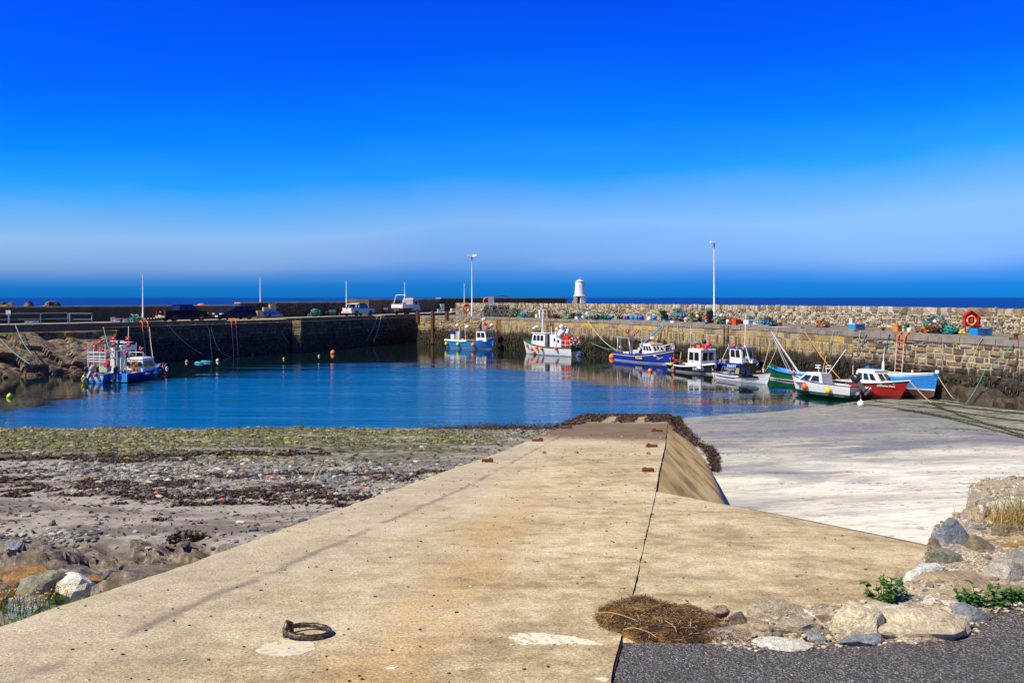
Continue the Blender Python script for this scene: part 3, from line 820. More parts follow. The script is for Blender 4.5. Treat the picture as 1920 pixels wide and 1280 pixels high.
def wall_weed(path, n, parent, side, zt, seed):
    rg = random.Random(seed); b = MB(); seg = []
    for a, c in zip(path, path[1:]): seg.append((Vector((*a, 0)), Vector((*c, 0))))
    tot = sum((c - a).length for a, c in seg)
    for _ in range(n):
        s = rg.uniform(0, tot)
        for a, c in seg:
            L_ = (c - a).length
            if s <= L_: break
            s -= L_
        u = (c - a).normalized(); nn = Vector((0, 0, 1)).cross(u) * side
        top = zt + .7 * mn.noise(Vector((a.x + s * .35, a.y, seed))) ; z = -.1 + (top + .1) * rg.random() ** .8
        p = a + u * s + nn * rg.uniform(.10, .24) + Vector((0, 0, z)); l = rg.uniform(.12, .42); w_ = u * rg.uniform(.03, .09)
        b.add([p - w_, p + w_, p + w_ * .5 + nn * .05 - Vector((0, 0, l)), p - w_ * .7 + nn * .03 - Vector((0, 0, l * .9))], [(0, 1, 2, 3)])
    tag(b.build('tidal_weed', M_TW, parent), kind='stuff')
wall_weed(RL[:8], 9000, rp, -1, 1.55, 3)
def coping(path, z0, z1, depth, over, mat, parent, name, lr=(1.1, 2.3), side=-1, gaps=0.0, seed=4, setback=0.0, hj=.02):
    rg = random.Random(seed)
    k = 0; mlist = {}
    for a, b in zip(path, path[1:]):
        a = Vector((a[0], a[1], 0)); b = Vector((b[0], b[1], 0)); u = b - a; Ln = u.length; u.normalize(); n = Vector((0, 0, 1)).cross(u) * side
        s = 0
        while s < Ln - .3:
            l = min(rg.uniform(*lr), Ln - s)
            if rg.random() >= gaps:
                c = a + u * (s + l / 2) + n * (over - depth / 2 - setback + rg.uniform(-.02, .02)) + Vector((0, 0, (z0 + z1) / 2 + rg.uniform(-hj, hj) * .5))
                key = round(l / .3)
                if key not in mlist:
                    mb_ = MB(); mb_.box((0, 0, 0), (1, 1, 1), top=.985); mlist[key] = mb_.mesh(name, mat)
                o = bpy.data.objects.new(name, mlist[key]); COL.objects.link(o); o.parent = parent
                o.matrix_local = Matrix.Translation(c) @ Matrix.Rotation(math.atan2(u.y, u.x), 4, 'Z') @ Matrix.Diagonal((l - .03, depth, z1 - z0 + rg.uniform(-hj, hj), 1))
                k += 1
            s += l
    return k
coping(RL[:-1], 3.58, 3.90, .95, .08, M_COPE, rp, 'coping_stone')
coping(RL[2:-1], 3.90, 4.06, .35, -.10, M_COPE, rp, 'kerb_stone', (1.6, 3.2), gaps=.42, seed=9)
# iron ladder slots, timber fender posts at the nose
for (px, zt, zb) in ((815, 4.55, .1), (786, 4.5, 2.9), (842, 4.5, 3.6)):
    t = (px - 785) / 115.0; q = Vector((lerp(-13, -4.2, t), lerp(111, 104, t), 0)) + Vector((-.62, -.78, 0)) * .18
    mb = MB(); mb.box((q.x, q.y, (zt + zb) / 2), (.42, .3, zt - zb), R(-38)); mb.build('timber_fender', BROWN, rp)

# parapet on the right pier
pr = thing('parapet_wall', 'rough rubble parapet wall behind the fishing gear on the stone pier', 'wall')
PB = [(x, y) for x, y in RP]
PT = [(x + .8, y + .5) for x, y in RP]
extrude_path(PB, DZ - .1, 5.50, PT, 'wall_core', [M_MORTP, M_MORTP], pr)
w = Wall(pr, 8)
for i, (a, b) in enumerate(zip(PB, PB[1:])):
    if i >= 8: continue
    w.lay(a, b, DZ, 5.02, (.16, .55), (.12, .27), (.03, .13), M_SP, side=-1, jit=.03, gap=.045)
    w.lay(a, b, 5.02, 5.60, (.16, .42) if i < 4 else (.3, .8), (.5, .58), (.03, .10), M_SP, side=-1, jit=.015, gap=.03)
w.finish('stone')
mb = MB()
for i, (a, b) in enumerate(zip(PB, PB[1:])):
    a = Vector((*a, 0)); b = Vector((*b, 0)); u = b - a; Ln = u.length; u.normalize(); n = Vector((-u.y, u.x, 0)) ; s = 0
    while s < Ln:
        l = rnd.uniform(.25, .6) if i > 3 else rnd.uniform(.16, .4)
        hh = 5.56 + rnd.uniform(0, .08)
        mb.box(a + u * (s + l / 2) + n * (.36) + Vector((0, 0, (5.3 + hh) / 2)), (l * .93, .84, hh - 5.3), math.atan2(u.y, u.x), top=.95); s += l
o = mb.build('coping_stones', M_SP, pr); tag(o, kind='stuff')
for px in (1004, 1076):     # dark slots in the parapet
    q = atY(px, 580, 104 if px < 1040 else 98.5)

# ------------------------------------------------------------------ left pier
LL = [(-60, 57), (-38.5, 75), (-25.7, 93), (-24.9, 94.2), (-13.7, 117.5), (-6, 142), (18, 176), (24, 190)]
LP = [(-70, 60), (-45, 80), (-33.0, 97.0), (-32.2, 98.4), (-20.4, 121), (-13, 145.5), (12.2, 179), (16, 194)]
lp = thing('long_pier', 'dark shaded outer pier with parked cars, left of the harbour mouth', 'pier')
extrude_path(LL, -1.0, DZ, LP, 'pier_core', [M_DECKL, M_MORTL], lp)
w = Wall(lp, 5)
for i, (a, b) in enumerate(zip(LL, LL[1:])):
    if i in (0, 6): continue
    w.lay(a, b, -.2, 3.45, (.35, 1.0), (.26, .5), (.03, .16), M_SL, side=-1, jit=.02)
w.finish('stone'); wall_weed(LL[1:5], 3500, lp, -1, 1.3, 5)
# sun-lit buttress at the bend
mb = MB(); c = Vector((-25.0, 93.0, 0))
rg = random.Random(2)
z = -.3
while z < 3.55:
    h = rg.uniform(.22, .4)
    mb.box((c.x + rg.uniform(-.03, .03), c.y + rg.uniform(-.03, .03), z + h / 2), (.95, .9, h - .03), R(8 + rg.uniform(-4, 4)), top=.97); z += h
b = mb.build('buttress', M_SR, lp)
coping(LL[1:7], 3.48, 3.60, .5, .24, M_CAP, lp, 'ledge_stone', (1.5, 3.2))
coping(LL[0:7], 3.60, 3.98, .55, .04, M_COPEL, lp, 'kerb_stone', (2.2, 4.5), gaps=.12, seed=6)
coping(LL[:2], 3.1, 3.60, .5, .15, M_COPEL, lp, 'kerb_stone', (3, 5))
# parapet of the left pier, higher step by step
def parapet(label, a, b, zt, mat, stones, th=.9, seed=1, cap=True):
    t = thing('parapet_wall', label, 'wall')
    A = Vector((*a, 0)); B = Vector((*b, 0)); u = (B - A).normalized(); n = Vector((-u.y, u.x, 0)) * th
    pa = [a, b]; pb = [(a[0] + n.x, a[1] + n.y), (b[0] + n.x, b[1] + n.y)]
    extrude_path(pa, DZ - .1, zt - .12, pb, 'wall_body', [mat, mat], t)
    mb = MB(); Ln = (B - A).length; s = 0; rg = random.Random(seed)
    while s < Ln - .2:
        l = min(rg.uniform(2.2, 4.5), Ln - s); c = A + u * (s + l / 2) + n * .5
        mb = MB(); mb.box((c.x, c.y, zt - .05 + rg.uniform(-.01, .01)), (l - .03, th + .14, .15), math.atan2(u.y, u.x)); mb.build('cap_stone', M_CAP, t); s += l
    if stones:
        w = Wall(t, seed)
        w.lay(a, b, DZ, zt - .13, (.3, .9), (.2, .42), (.03, .12), M_SL, side=-1, jit=.03); w.finish('stone', 0)
    return t
def lpt(i, t): return (lerp(LP[i][0], LP[i + 1][0], t), lerp(LP[i][1], LP[i + 1][1], t))
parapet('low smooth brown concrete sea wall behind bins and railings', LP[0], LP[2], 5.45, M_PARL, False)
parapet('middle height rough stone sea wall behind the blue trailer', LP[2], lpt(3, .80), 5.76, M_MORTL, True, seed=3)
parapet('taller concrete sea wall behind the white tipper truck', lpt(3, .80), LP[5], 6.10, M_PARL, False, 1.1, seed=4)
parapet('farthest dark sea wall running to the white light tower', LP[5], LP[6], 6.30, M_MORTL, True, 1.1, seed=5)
# lit stone ends of the steps
mb = MB(); q = lpt(3, .80); mb.box((q[0] + .3, q[1] - .55, 4.9), (3.2, 1.3, 2.35), R(18)); o = mb.build('stone_block', M_SR); tag(o, 'sunlit ochre stone block where the sea wall steps up behind the silver pickup', 'wall')
mb = MB(); q = LP[2]; 
for k in range(4): mb.box((q[0] + 1.6 + .55 * k, q[1] + .0 + .75 * k, DZ + .25 + .2 * k), (.7, .9, .5 + .4 * k), R(30))
o = mb.build('stone_steps', M_CAP); tag(o, 'small flight of pale stone steps against the sea wall', 'steps')

# rock slope below the left end
def cliff_mat():
    m = NT('cliff_rock'); x, y, z = m.xyz()
    n = m.noise(1.0, 6, .65, m.map((1.6, 1.6, 3.0), .4)); f = m.noise(9, 4, .7)
    col = m.ramp(m.math('ADD', m.math('MULTIPLY', n, .7), m.math('MULTIPLY', f, .3)), [(.33, (.02, .014, .009)), (.46, (.10, .07, .045)), (.56, (.24, .175, .115)), (.68, (.44, .34, .23))])
    col = m.mix(m.math('MULTIPLY', m.ss(m.noise(.5, 4, .6), .52, .62), m.ss(z, 2.2, 3.2)), col, (.30, .17, .03))
    col = m.mix(m.math('MULTIPLY', m.ss(m.noise(.9, 4, .6, m.map((1, 1, 1), 0, None, (7, 3, 1))), .5, .6), m.ss(z, 2.6, 3.3)), col, (.08, .085, .02))
    col = m.mix(m.math('MULTIPLY', m.math('SUBTRACT', 1.0, m.ss(m.math('ADD', z, m.math('MULTIPLY', n, 1.2)), .9, 1.3)), .6), col, (.10, .065, .04))
    return m.done(col, .85, m.bump(m.math('ADD', n, m.math('MULTIPLY', f, .3)), .8, .15))
def f_cliff(i, j):
    s = i / 199.0; t = j / 109.0
    tx, ty = lerp(-62, -37.3, s), lerp(55.5, 75.6, s)
    bx, by = (lerp(-50, -34.6, s), lerp(48, 69.5, s))
    nx, ny = .62, -.78
    x = lerp(tx, bx, t); y = lerp(ty, by, t)
    z = lerp(3.3, -.5, t ** 1.25)
    ph = t * 2.3 - s * 6.5 + .5 * fb(s * 30, t * 8, .25) + .10 * blocky(s * 32, t * 9, .3, .6)
    k = math.floor(ph); f_ = ph - k; hh = mn.cell(Vector((k * 3.3, 1.5, 2.5)))
    d = (.35 + .9 * hh) * (f_ ** .8) * 1.25 * (1 - sm(f_, .95, 1.0)) - .45 + .14 * blocky(s * 32 + 3, t * 9 + 7, .42, .9) + .05 * fb(s * 32, t * 9, 2, 3)
    d = lerp(d, .25 * blocky(s * 32, t * 9, .9, .7) - .1, sm(t, .72, .85))
    d *= sm(t, 0, .10)
    return (x + nx * d * .8, y + ny * d * .8, z + d * .6)
cl = grid_mesh('rock_slope', 200, 110, f_cliff, cliff_mat())
for p in cl.data.polygons: p.use_smooth = False
tag(cl, 'natural bedrock slope of tilted slabs under the left end of the outer pier', kind='structure')
# offshore rocks seen over the low wall
for (px, pt, wpx, lab) in ((95, 565, 26, 'pointed brown rock standing in the sea beyond the low wall'), (19, 568, 24, 'broad dark rock in the sea at the far left edge'), (54, 569, 18, 'small flat rock in the sea between two taller rocks'), (4, 569, 10, 'low rock in the sea cut by the left picture edge')):
    Y = 165; c = atY(px, pt, Y); ww = wpx / F * Y
    bm = bmesh.new(); bmesh.ops.create_icosphere(bm, subdivisions=3, radius=1)
    for v in bm.verts:
        v.co *= 1 + .35 * mn.noise(v.co * 1.7 + Vector((px, 0, 0)))
        v.co = Vector((v.co.x * ww * .8, v.co.y * 2.2, math.copysign(abs(v.co.z) ** .45, v.co.z) * (c.z + .9)))
    me = bpy.data.meshes.new('sea_rock'); bm.to_mesh(me); bm.free(); me.materials.append(cl.data.materials[0])
    o = bpy.data.objects.new('sea_rock', me); COL.objects.link(o); o.location = (c.x, Y, -.9); tag(o, lab, 'rock')

# ------------------------------------------------------------------ light tower
tw = thing('light_tower', 'small white harbour light tower at the end of the sea wall', 'tower', (atY(1087.5, 558, 182).x, 182, 0))
mb = MB(); mb.lathe([(1.25, 7.0), (1.05, 10.0)], n=8); mb.build('tower_drum', WHITE, tw)
mb = MB(); mb.lathe([(1.12, 10.0), (1.12, 10.12), (.2, 10.5), (.05, 10.55), (.04, 10.9), (.001, 10.92)], n=16); mb.build('roof', WHITE2, tw)
mb = MB(); mb.lathe([(1.5, 6.65), (1.55, 6.9), (1.25, 7.0)], n=16); mb.build('ledge', WHITE2, tw)
mb = MB(); 
for a in range(8):
    if a == 5: continue
    t0 = 2 * math.pi * (a + .5) / 8; mb.box((1.12 * math.cos(t0), 1.12 * math.sin(t0), 5.2), (.35, .95, 2.95), t0)
mb.build('base_piers', WHITE, tw)
mb = MB(); mb.plate([(-2.5, -.5, 3.7), (-1.2, -.5, 3.7), (-.5, -.5, 6.6), (-1.2, -.5, 6.6)], .8); mb.build('stair_buttress', M_CAP, tw)
mb = MB(); mb.box((0, 0, 5), (1.5, 1.5, 2.6)); mb.build('doorway_shade', BLACK, tw)  # black block paints the shade inside the opening of the base
mb = MB(); mb.box((-.3, -1.2, 9.1), (.18, .1, .12)); mb.build('window', GLASS, tw)

# ================================================================== foreground and shore details
def rock_mat(name, c, c2=None, lichen=None, sc=1.0):
    m = NT(name); tc = m.n('ShaderNodeTexCoord').outputs['Object']
    n = m.noise(26 * sc, 6, .75, tc); b = m.noise(5 * sc, 5, .65, m.map((1, 1, 3), .3, tc)); f = m.noise(110 * sc, 3, .7, tc)
    col = m.mix(m.ss(b, .42, .60), c, c2 or tuple(k * .6 for k in c))
    col = m.mix(.85, col, m.ramp(m.math('ADD', m.math('MULTIPLY', n, .6), m.math('MULTIPLY', f, .4)), [(.38, (.42, .40, .37)), (.47, (1.0, .99, .97)), (.55, (1.3, 1.3, 1.27)), (.63, (1.9, 1.87, 1.8))]), 'MULTIPLY')
    if lichen: col = m.mix(m.ss(m.noise(22 * sc, 3), .60, .64), col, lichen)
    return m.done(col, .88, m.bump(m.math('ADD', n, m.math('MULTIPLY', b, 1.5)), 1.0, .03))
RK = dict(
    cream=rock_mat('rock_cream', (.66, .56, .38), (.50, .42, .30)), white=rock_mat('rock_white', (.86, .83, .75), (.74, .69, .58), sc=2),
    slate=rock_mat('rock_slate', (.20, .215, .24), (.32, .33, .35)), grey=rock_mat('rock_grey', (.34, .31, .26), (.21, .19, .16)),
    brown=rock_mat('rock_brown', (.17, .135, .085), (.25, .20, .13), (.55, .28, .02)), tan=rock_mat('rock_tan', (.42, .32, .20), (.33, .25, .17)),
    orange=rock_mat('rock_orange', (.38, .20, .065), (.20, .11, .05)), green=rock_mat('rock_greenish', (.20, .20, .14), (.30, .28, .21)),
    pale=rock_mat('rock_pale', (.45, .41, .33), (.30, .275, .22)), mortar=rock_mat('rock_mortar', (.46, .37, .25), (.58, .50, .37), sc=3))
def rock_mesh(seed, w, d, h, mat, sub=3, cuts=7, rough=.16):
    rg = random.Random(seed); bm = bmesh.new(); bmesh.ops.create_icosphere(bm, subdivisions=sub, radius=1.0)
    pl = []
    for k in range(cuts):
        n = Vector((rg.uniform(-1, 1), rg.uniform(-1, 1), rg.uniform(-.4, 1))).normalized(); pl.append((n, rg.uniform(.42, .74)))
    pl.append((Vector((0, 0, 1)), rg.uniform(.5, .75)))
    off = Vector((rg.uniform(0, 50), rg.uniform(0, 50), 0))
    for v in bm.verts:
        for n, q in pl:
            e = v.co.dot(n) - q
            if e > 0: v.co -= n * e * .92
        v.co *= 1 + rough * mn.fractal(v.co * 2.6 + off, 1.0, 2.0, 3)
        v.co = Vector((v.co.x * w * .62, v.co.y * d * .62, v.co.z * h * 1.1))
    me = bpy.data.meshes.new('rock'); bm.to_mesh(me); bm.free(); me.materials.append(mat)
    me.polygons.foreach_set('use_smooth', [False] * len(me.polygons))
    return me
def place_rock(name, px, py, wp, hp, mat, z, parent=None, rz=0.0, seed=0, dr=.6, sub=3, bury=.15, rough=.16):
    """stone whose lower front edge shows at (px, py); wp, hp = its size in the photograph"""
    p = at(px, py, z) if not callable(z) else z(px, py)
    w = wp / F * p.y; d = w * dr; drop = (EYE - p.z) / p.y
    h = max(hp / F * p.y - .55 * drop * d, .42 * hp / F * p.y)
    o = bpy.data.objects.new(name, rock_mesh(seed + int(px), w, d, h, RK[mat], sub, rough=rough)); COL.objects.link(o)
    if parent: o.parent = parent
    o.location = (p.x, p.y + d * .42, p.z + h * .38 - h * bury); o.rotation_euler = (0, 0, rz)
    return o
bm = bmesh.new(); bmesh.ops.create_icosphere(bm, subdivisions=1, radius=1.0)
ICO_V = [v.co.copy() for v in bm.verts]; ICO_F = [tuple(v.index for v in f.verts) for f in bm.faces]; bm.free()
# rubble bank on the right
bank = thing('rubble_bank', 'bank of mortared boulders and gravel between asphalt and sand', 'rubble bank')
BZ = 4.60
bp = [(.95, 4.08), (1.25, 4.42), (2.2, 4.62), (2.43, 4.95), (2.93, 5.58), (3.12, 5.95), (3.8, 6.55), (4.1, 7.2), (5.2, 7.7), (8, 8), (8, 5.3), (3.4, 4.74), (2.62, 4.36), (2.2, 4.08), (1.6, 4.02)]
def inside(x, y, poly):
    r = False; n = len(poly)
    for i in range(n):
        (x1, y1), (x2, y2) = poly[i], poly[i - 1]
        if (y1 > y) != (y2 > y) and x < (x2 - x1) * (y - y1) / (y2 - y1) + x1: r = not r
    return r
def dist_edge(x, y, poly):
    best = 9; n = len(poly)
    for i in range(n):
        ax, ay = poly[i - 1]; bx, by = poly[i]; dx, dy = bx - ax, by - ay
        t = max(0, min(1, ((x - ax) * dx + (y - ay) * dy) / (dx * dx + dy * dy))); best = min(best, math.hypot(x - ax - dx * t, y - ay - dy * t))
    return best
def patch(name, poly, zf, hf, step, mats, parent=None, drop=.25, smooth=True):
    xs = [p[0] for p in poly]; ys = [p[1] for p in poly]
    nx = int((max(xs) - min(xs)) / step) + 2; ny = int((max(ys) - min(ys)) / step) + 2
    idx = {}; vs = []; fs = []
    for j in range(ny):
        for i in range(nx):
            x = min(xs) + i * step; y = min(ys) + j * step; ins = inside(x, y, poly); d = dist_edge(x, y, poly)
            if ins or d < step * 1.5:
                e = d if ins else -d
                idx[i, j] = len(vs); vs.append((x, y, zf(x, y) + hf(x, y, max(e, 0)) - (drop * min(1, -e / step) if e < 0 else 0)))
    for (i, j), k in idx.items():
        if (i + 1, j) in idx and (i, j + 1) in idx and (i + 1, j + 1) in idx: fs.append((k, idx[i + 1, j], idx[i + 1, j + 1], idx[i, j + 1]))
    b = MB(); b.add(vs, fs, 0, smooth); return b.build(name, mats, parent)
M_RUB = NT('rubble_mortar')
def _rub(m):
    v = m.voro(85, out='Color'); s = m.n('ShaderNodeSeparateColor'); m.l(v, s.inputs[0]); d = m.voro(85); f = m.noise(60, 3, .7)
    col = m.ramp(s.outputs[0], [(0, (.09, .07, .05)), (.3, (.26, .20, .14)), (.6, (.40, .33, .235)), (.85, (.55, .48, .37)), (1, (.72, .68, .60))])
    col = m.mix(m.ss(m.noise(3, 4, .65), .45, .6), col, m.mix(1.0, (.33, .255, .175), m.ramp(f, [(.3, (.6, .6, .6)), (.7, (1.4, 1.4, 1.4))]), 'MULTIPLY'))
    return m.done(col, .92, m.bump(f, .5, .01))
_rub(M_RUB)
patch('gravel_mortar', bp, lambda x, y: slipz(min(y, 4.15)) + .01 + .03 * sm(x, 1.5, 3), lambda x, y, e: .05 * sm(e, 0, .2) + .035 * fb(x, y, 2.2, 4) + .022 * fb(x, y, 9, 3) + .04 * sm(x, 3, 4.5), .05, M_RUB, bank, drop=.5)
ROCKS = [  # px, py(bottom), w, h, kind, turn, depth ratio
    (1455, 1150, 66, 26, 'grey', .2, .7), (1425, 1184, 52, 26, 'tan', -.3, .8), (1478, 1162, 130, 42, 'mortar', .1, .6), (1505, 1190, 110, 34, 'mortar', -.2, .5),
    (1478, 1219, 92, 24, 'white', 0, .6), (1536, 1200, 40, 16, 'slate', -.5, .5), (1352, 1150, 36, 20, 'tan', .4, .7), (1388, 1172, 40, 30, 'brown', .5, .8), (1360, 1190, 44, 14, 'slate', .1, .6), (1548, 1172, 40, 22, 'brown', .1, .9),
    (1612, 1192, 100, 68, 'cream', -.2, .7), (1612, 1212, 96, 28, 'slate', .25, .5), (1652, 1192, 44, 46, 'pale', .5, .5),
    (1722, 1196, 190, 66, 'cream', -.12, .65), (1700, 1176, 150, 40, 'white', .05, .7), (1760, 1190, 80, 40, 'cream', .1, .7), (1668, 1160, 120, 36, 'cream', .1, .6), (1770, 1150, 60, 26, 'white', .2, .7),
    (1826, 1168, 66, 40, 'slate', .1, .7), (1796, 1150, 26, 22, 'white', .3, .8), (1800, 1170, 26, 20, 'slate', 0, .7),
    (1742, 1142, 150, 26, 'grey', .05, .8), (1805, 1126, 160, 60, 'tan', -.1, 1.2), (1725, 1105, 80, 28, 'mortar', .1, .8), (1742, 1088, 84, 30, 'white', .25, .6),
    (1776, 1062, 66, 42, 'green', .3, .8), (1790, 1030, 82, 56, 'slate', .2, .8), (1756, 1030, 30, 26, 'brown', 0, .8), (1749, 1062, 28, 26, 'brown', .3, .8), (1745, 1072, 20, 22, 'slate', .3, .8),
    (1803, 1042, 40, 22, 'grey', .1, .8), (1850, 1046, 72, 42, 'brown', -.1, .9), (1838, 1000, 40, 20, 'slate', .1, .8), (1895, 1012, 52, 36, 'brown', .1, .8),
    (1862, 962, 44, 34, 'slate', .3, .6), (1888, 978, 62, 44, 'white', -.2, .9), (1850, 980, 22, 30, 'slate', .7, .4), (1866, 994, 34, 20, 'mortar', 0, .8), (1915, 968, 40, 26, 'slate', .2, .8),
    (1845, 1072, 70, 20, 'mortar', .0, .9), (1905, 1105, 90, 66, 'pale', .25, .8), (1918, 1060, 50, 30, 'grey', .2, .8), (1900, 1132, 100, 36, 'tan', .3, .5), (1862, 1110, 40, 26, 'pale', .0, .8), (1880, 1072, 44, 24, 'mortar', .1, .8), (1948, 1080, 90, 60, 'grey', .1, .8),
    (1715, 1122, 40, 18, 'cream', .0, .8), (1640, 1156, 60, 18, 'orange', .0, .8), (1830, 1095, 34, 14, 'mortar', .0, .8)]
for k, (px, py, w_, h_, kd, rz, dr) in enumerate(ROCKS):
    zz = BZ + (.03 if py > 1100 else .06)
    place_rock('stone', px, py, w_, h_, kd, zz, bank, rz, 100 + k, dr, rough=.20 if kd in ('white', 'cream', 'mortar') else .07)
b = MB(); rgb = random.Random(31); n_g = 0
while n_g < 3600:
    x, y = rgb.uniform(.95, 6.5), rgb.uniform(4.0, 8)
    if not inside(x, y, bp): continue
    sc_ = .006 + .022 * rgb.random() ** 3; e = dist_edge(x, y, bp)
    z = slipz(min(y, 4.15)) + .01 + .03 * sm(x, 1.5, 3) + .05 * sm(e, 0, .2) + .035 * fb(x, y, 2.2, 4) + .022 * fb(x, y, 9, 3) + .04 * sm(x, 3, 4.5)
    ct = rgb.uniform(.7, 1.3)
    b.add([(x + v.x * sc_ * ct, y + v.y * sc_ / ct, z + v.z * sc_ * .7) for v in ICO_V], ICO_F); n_g += 1
for k in range(1100):
    x = rgb.uniform(1.0, 4.2); y = curve([(1.0, 4.0), (1.5, 4.01), (2.2, 4.09), (2.6, 4.40), (3.6, 4.82), (4.4, 4.9)], x) - abs(rgb.gauss(0, .05)); sc_ = .003 + .010 * rgb.random() ** 2
    b.add([(x + v.x * sc_ * 1.3, y + v.y * sc_, slipz(min(y, 4.1)) + .05 * sm(x, 1.2, 3.5) + v.z * sc_ * .7) for v in ICO_V], ICO_F)
M_GRV = NT('bank_gravel'); r_ = M_GRV.rnd(); M_GRV.done(M_GRV.ramp(r_, [(0, (.20, .16, .11)), (.3, (.36, .29, .20)), (.6, (.48, .41, .30)), (.8, (.14, .13, .12)), (.9, (.66, .62, .54))], True), .9)
tag(b.build('gravel', M_GRV, bank), kind='stuff')
# ------------------------------------------------------------------ boulders at the left edge of the slip
LEFTR = [('boulder', 30, 1108, 150, 44, 'orange', -.1, .55, 'long orange brown boulder, the largest at the left picture edge'),
         ('boulder', 62, 1128, 100, 62, 'green', .4, .8, 'tilted grey green boulder below the long orange one'),
         ('boulder', 112, 1118, 92, 50, 'white', .3, .8, 'white crusted boulder right beside the grey green one'),
         ('boulder', 45, 1152, 80, 36, 'slate', .0, .8, 'grey boulder among the yellow flowering weeds'),
         ('boulder', 166, 1096, 50, 18, 'orange', .1, .8, 'small flat orange brown stone at the edge of the slipway'),
         ('boulder', 202, 1093, 26, 18, 'cream', .1, .8, 'small cream stone between two orange stones at the slipway edge'),
         ('boulder', 214, 1084, 24, 14, 'orange', .1, .8, 'bright orange stone in the bedrock by the slipway edge'),
         ('boulder', 18, 1036, 36, 22, 'slate', .1, .8, 'pale blue grey pointed stone above the pebble patch at far left'),
         ('boulder', -5, 1140, 60, 50, 'brown', .1, .8, 'dark brown boulder cut by the left picture edge')]
for k, (nm, px, py, w_, h_, kd, rz, dr, lab) in enumerate(LEFTR):
    Y = at(px, py, 4.35).y; zz = max(beach(at(px, py, 4.35).x, Y)[0], 3.2)
    for _ in range(5):
        q = at(px, py, zz); zz = lerp(zz, beach(q.x, q.y)[0], .7)
    tag(place_rock(nm, px, py, w_, h_, kd, zz, None, rz, 300 + k, dr, bury=.05), lab, 'boulder')

# ------------------------------------------------------------------ pebbles, weed and lumps on the beach
def pebble_mat():
    m = NT('pebbles'); r = m.rnd(); x, y, z = m.xyz(); n = m.noise(30, 3)
    col = m.ramp(r, [(0, (.08, .08, .085)), (.2, (.15, .145, .14)), (.4, (.23, .22, .20)), (.55, (.10, .095, .09)), (.65, (.31, .29, .25)), (.8, (.44, .40, .32)), (.9, (.30, .20, .12)), (.94, (.56, .54, .50)), (.985, (.42, .13, .05))], True)
    col = m.mix(.6, col, m.ramp(n, [(.3, (.55, .55, .55)), (.7, (1.4, 1.4, 1.4))]), 'MULTIPLY')
    g = m.math('MULTIPLY', m.ss(m.math('ADD', y, m.math('MULTIPLY', m.noise(.5, 4, .6), 14)), 28, 33), m.ss(m.noise(3.5, 3), .36, .46))
    g = m.math('MULTIPLY', g, m.math('SUBTRACT', 1.0, m.math('MULTIPLY', m.ss(x, -2.5, 1.0), .8)))
    col = m.mix(m.math('MULTIPLY', g, .9), col, m.ramp(r, [(0, (.03, .035, .004)), (.4, (.08, .085, .008)), (.7, (.15, .145, .015)), (1, (.34, .31, .05))]))
    return m.done(col, .75)
M_PEB = pebble_mat()
rg = random.Random(11)
def peb_shape(s):
    a, b, c = s * rg.uniform(.7, 1.4), s * rg.uniform(.6, 1.1), s * rg.uniform(.3, .65); t = rg.uniform(0, 6.28); ct, st = math.cos(t), math.sin(t)
    out = []
    for v in ICO_V:
        x, y, z = v.x * a * rg.uniform(.8, 1.2), v.y * b * rg.uniform(.8, 1.2), v.z * c * rg.uniform(.8, 1.15)
        out.append((x * ct - y * st, x * st + y * ct, z))
    return out
pebs = []
tries = 0
while len(pebs) < 20000 and tries < 120000:
    tries += 1
    Y = 9.0 * (40.5 / 9.0) ** (rg.random() ** .92); X = rg.uniform(-.68 * Y, min(curve(SL, Y) - .05, .06 * Y + 2))
    if X > curve(SL, Y) - .05: continue
    z, rock, weed, peb, green = beach(X, Y)
    if z < -.02: continue
    p = .02 + .98 * peb * (1 - .6 * weed) + .10 * weed
    if rg.random() > p: continue
    s = .020 + .0006 * Y * rg.uniform(.3, 1.5) + (rg.random() ** 8) * .09
    pebs.append((s, X, Y, z))
pebs.sort(key=lambda r: -r[0] / r[2])
pm = []
for k in range(12):
    b = MB(); b.add(peb_shape(1), ICO_F); pm.append(b.mesh('stone', M_PEB))
for k, (s, X, Y, z) in enumerate(pebs[:280]):
    o = bpy.data.objects.new('stone', pm[k % 12]); COL.objects.link(o); o.parent = shore
    o.location = (X, Y, z + s * .15); o.scale = (s, s, s); o.rotation_euler = (0, 0, rg.uniform(0, 6))
b = MB()
for (s, X, Y, z) in pebs[280:]:
    b.add([(X + v[0], Y + v[1], z + s * .12 + v[2]) for v in peb_shape(s)], ICO_F)
tag(b.build('pebbles', M_PEB), 'mixed grey and green coated pebbles strewn over the beach', 'pebbles', kind='stuff')
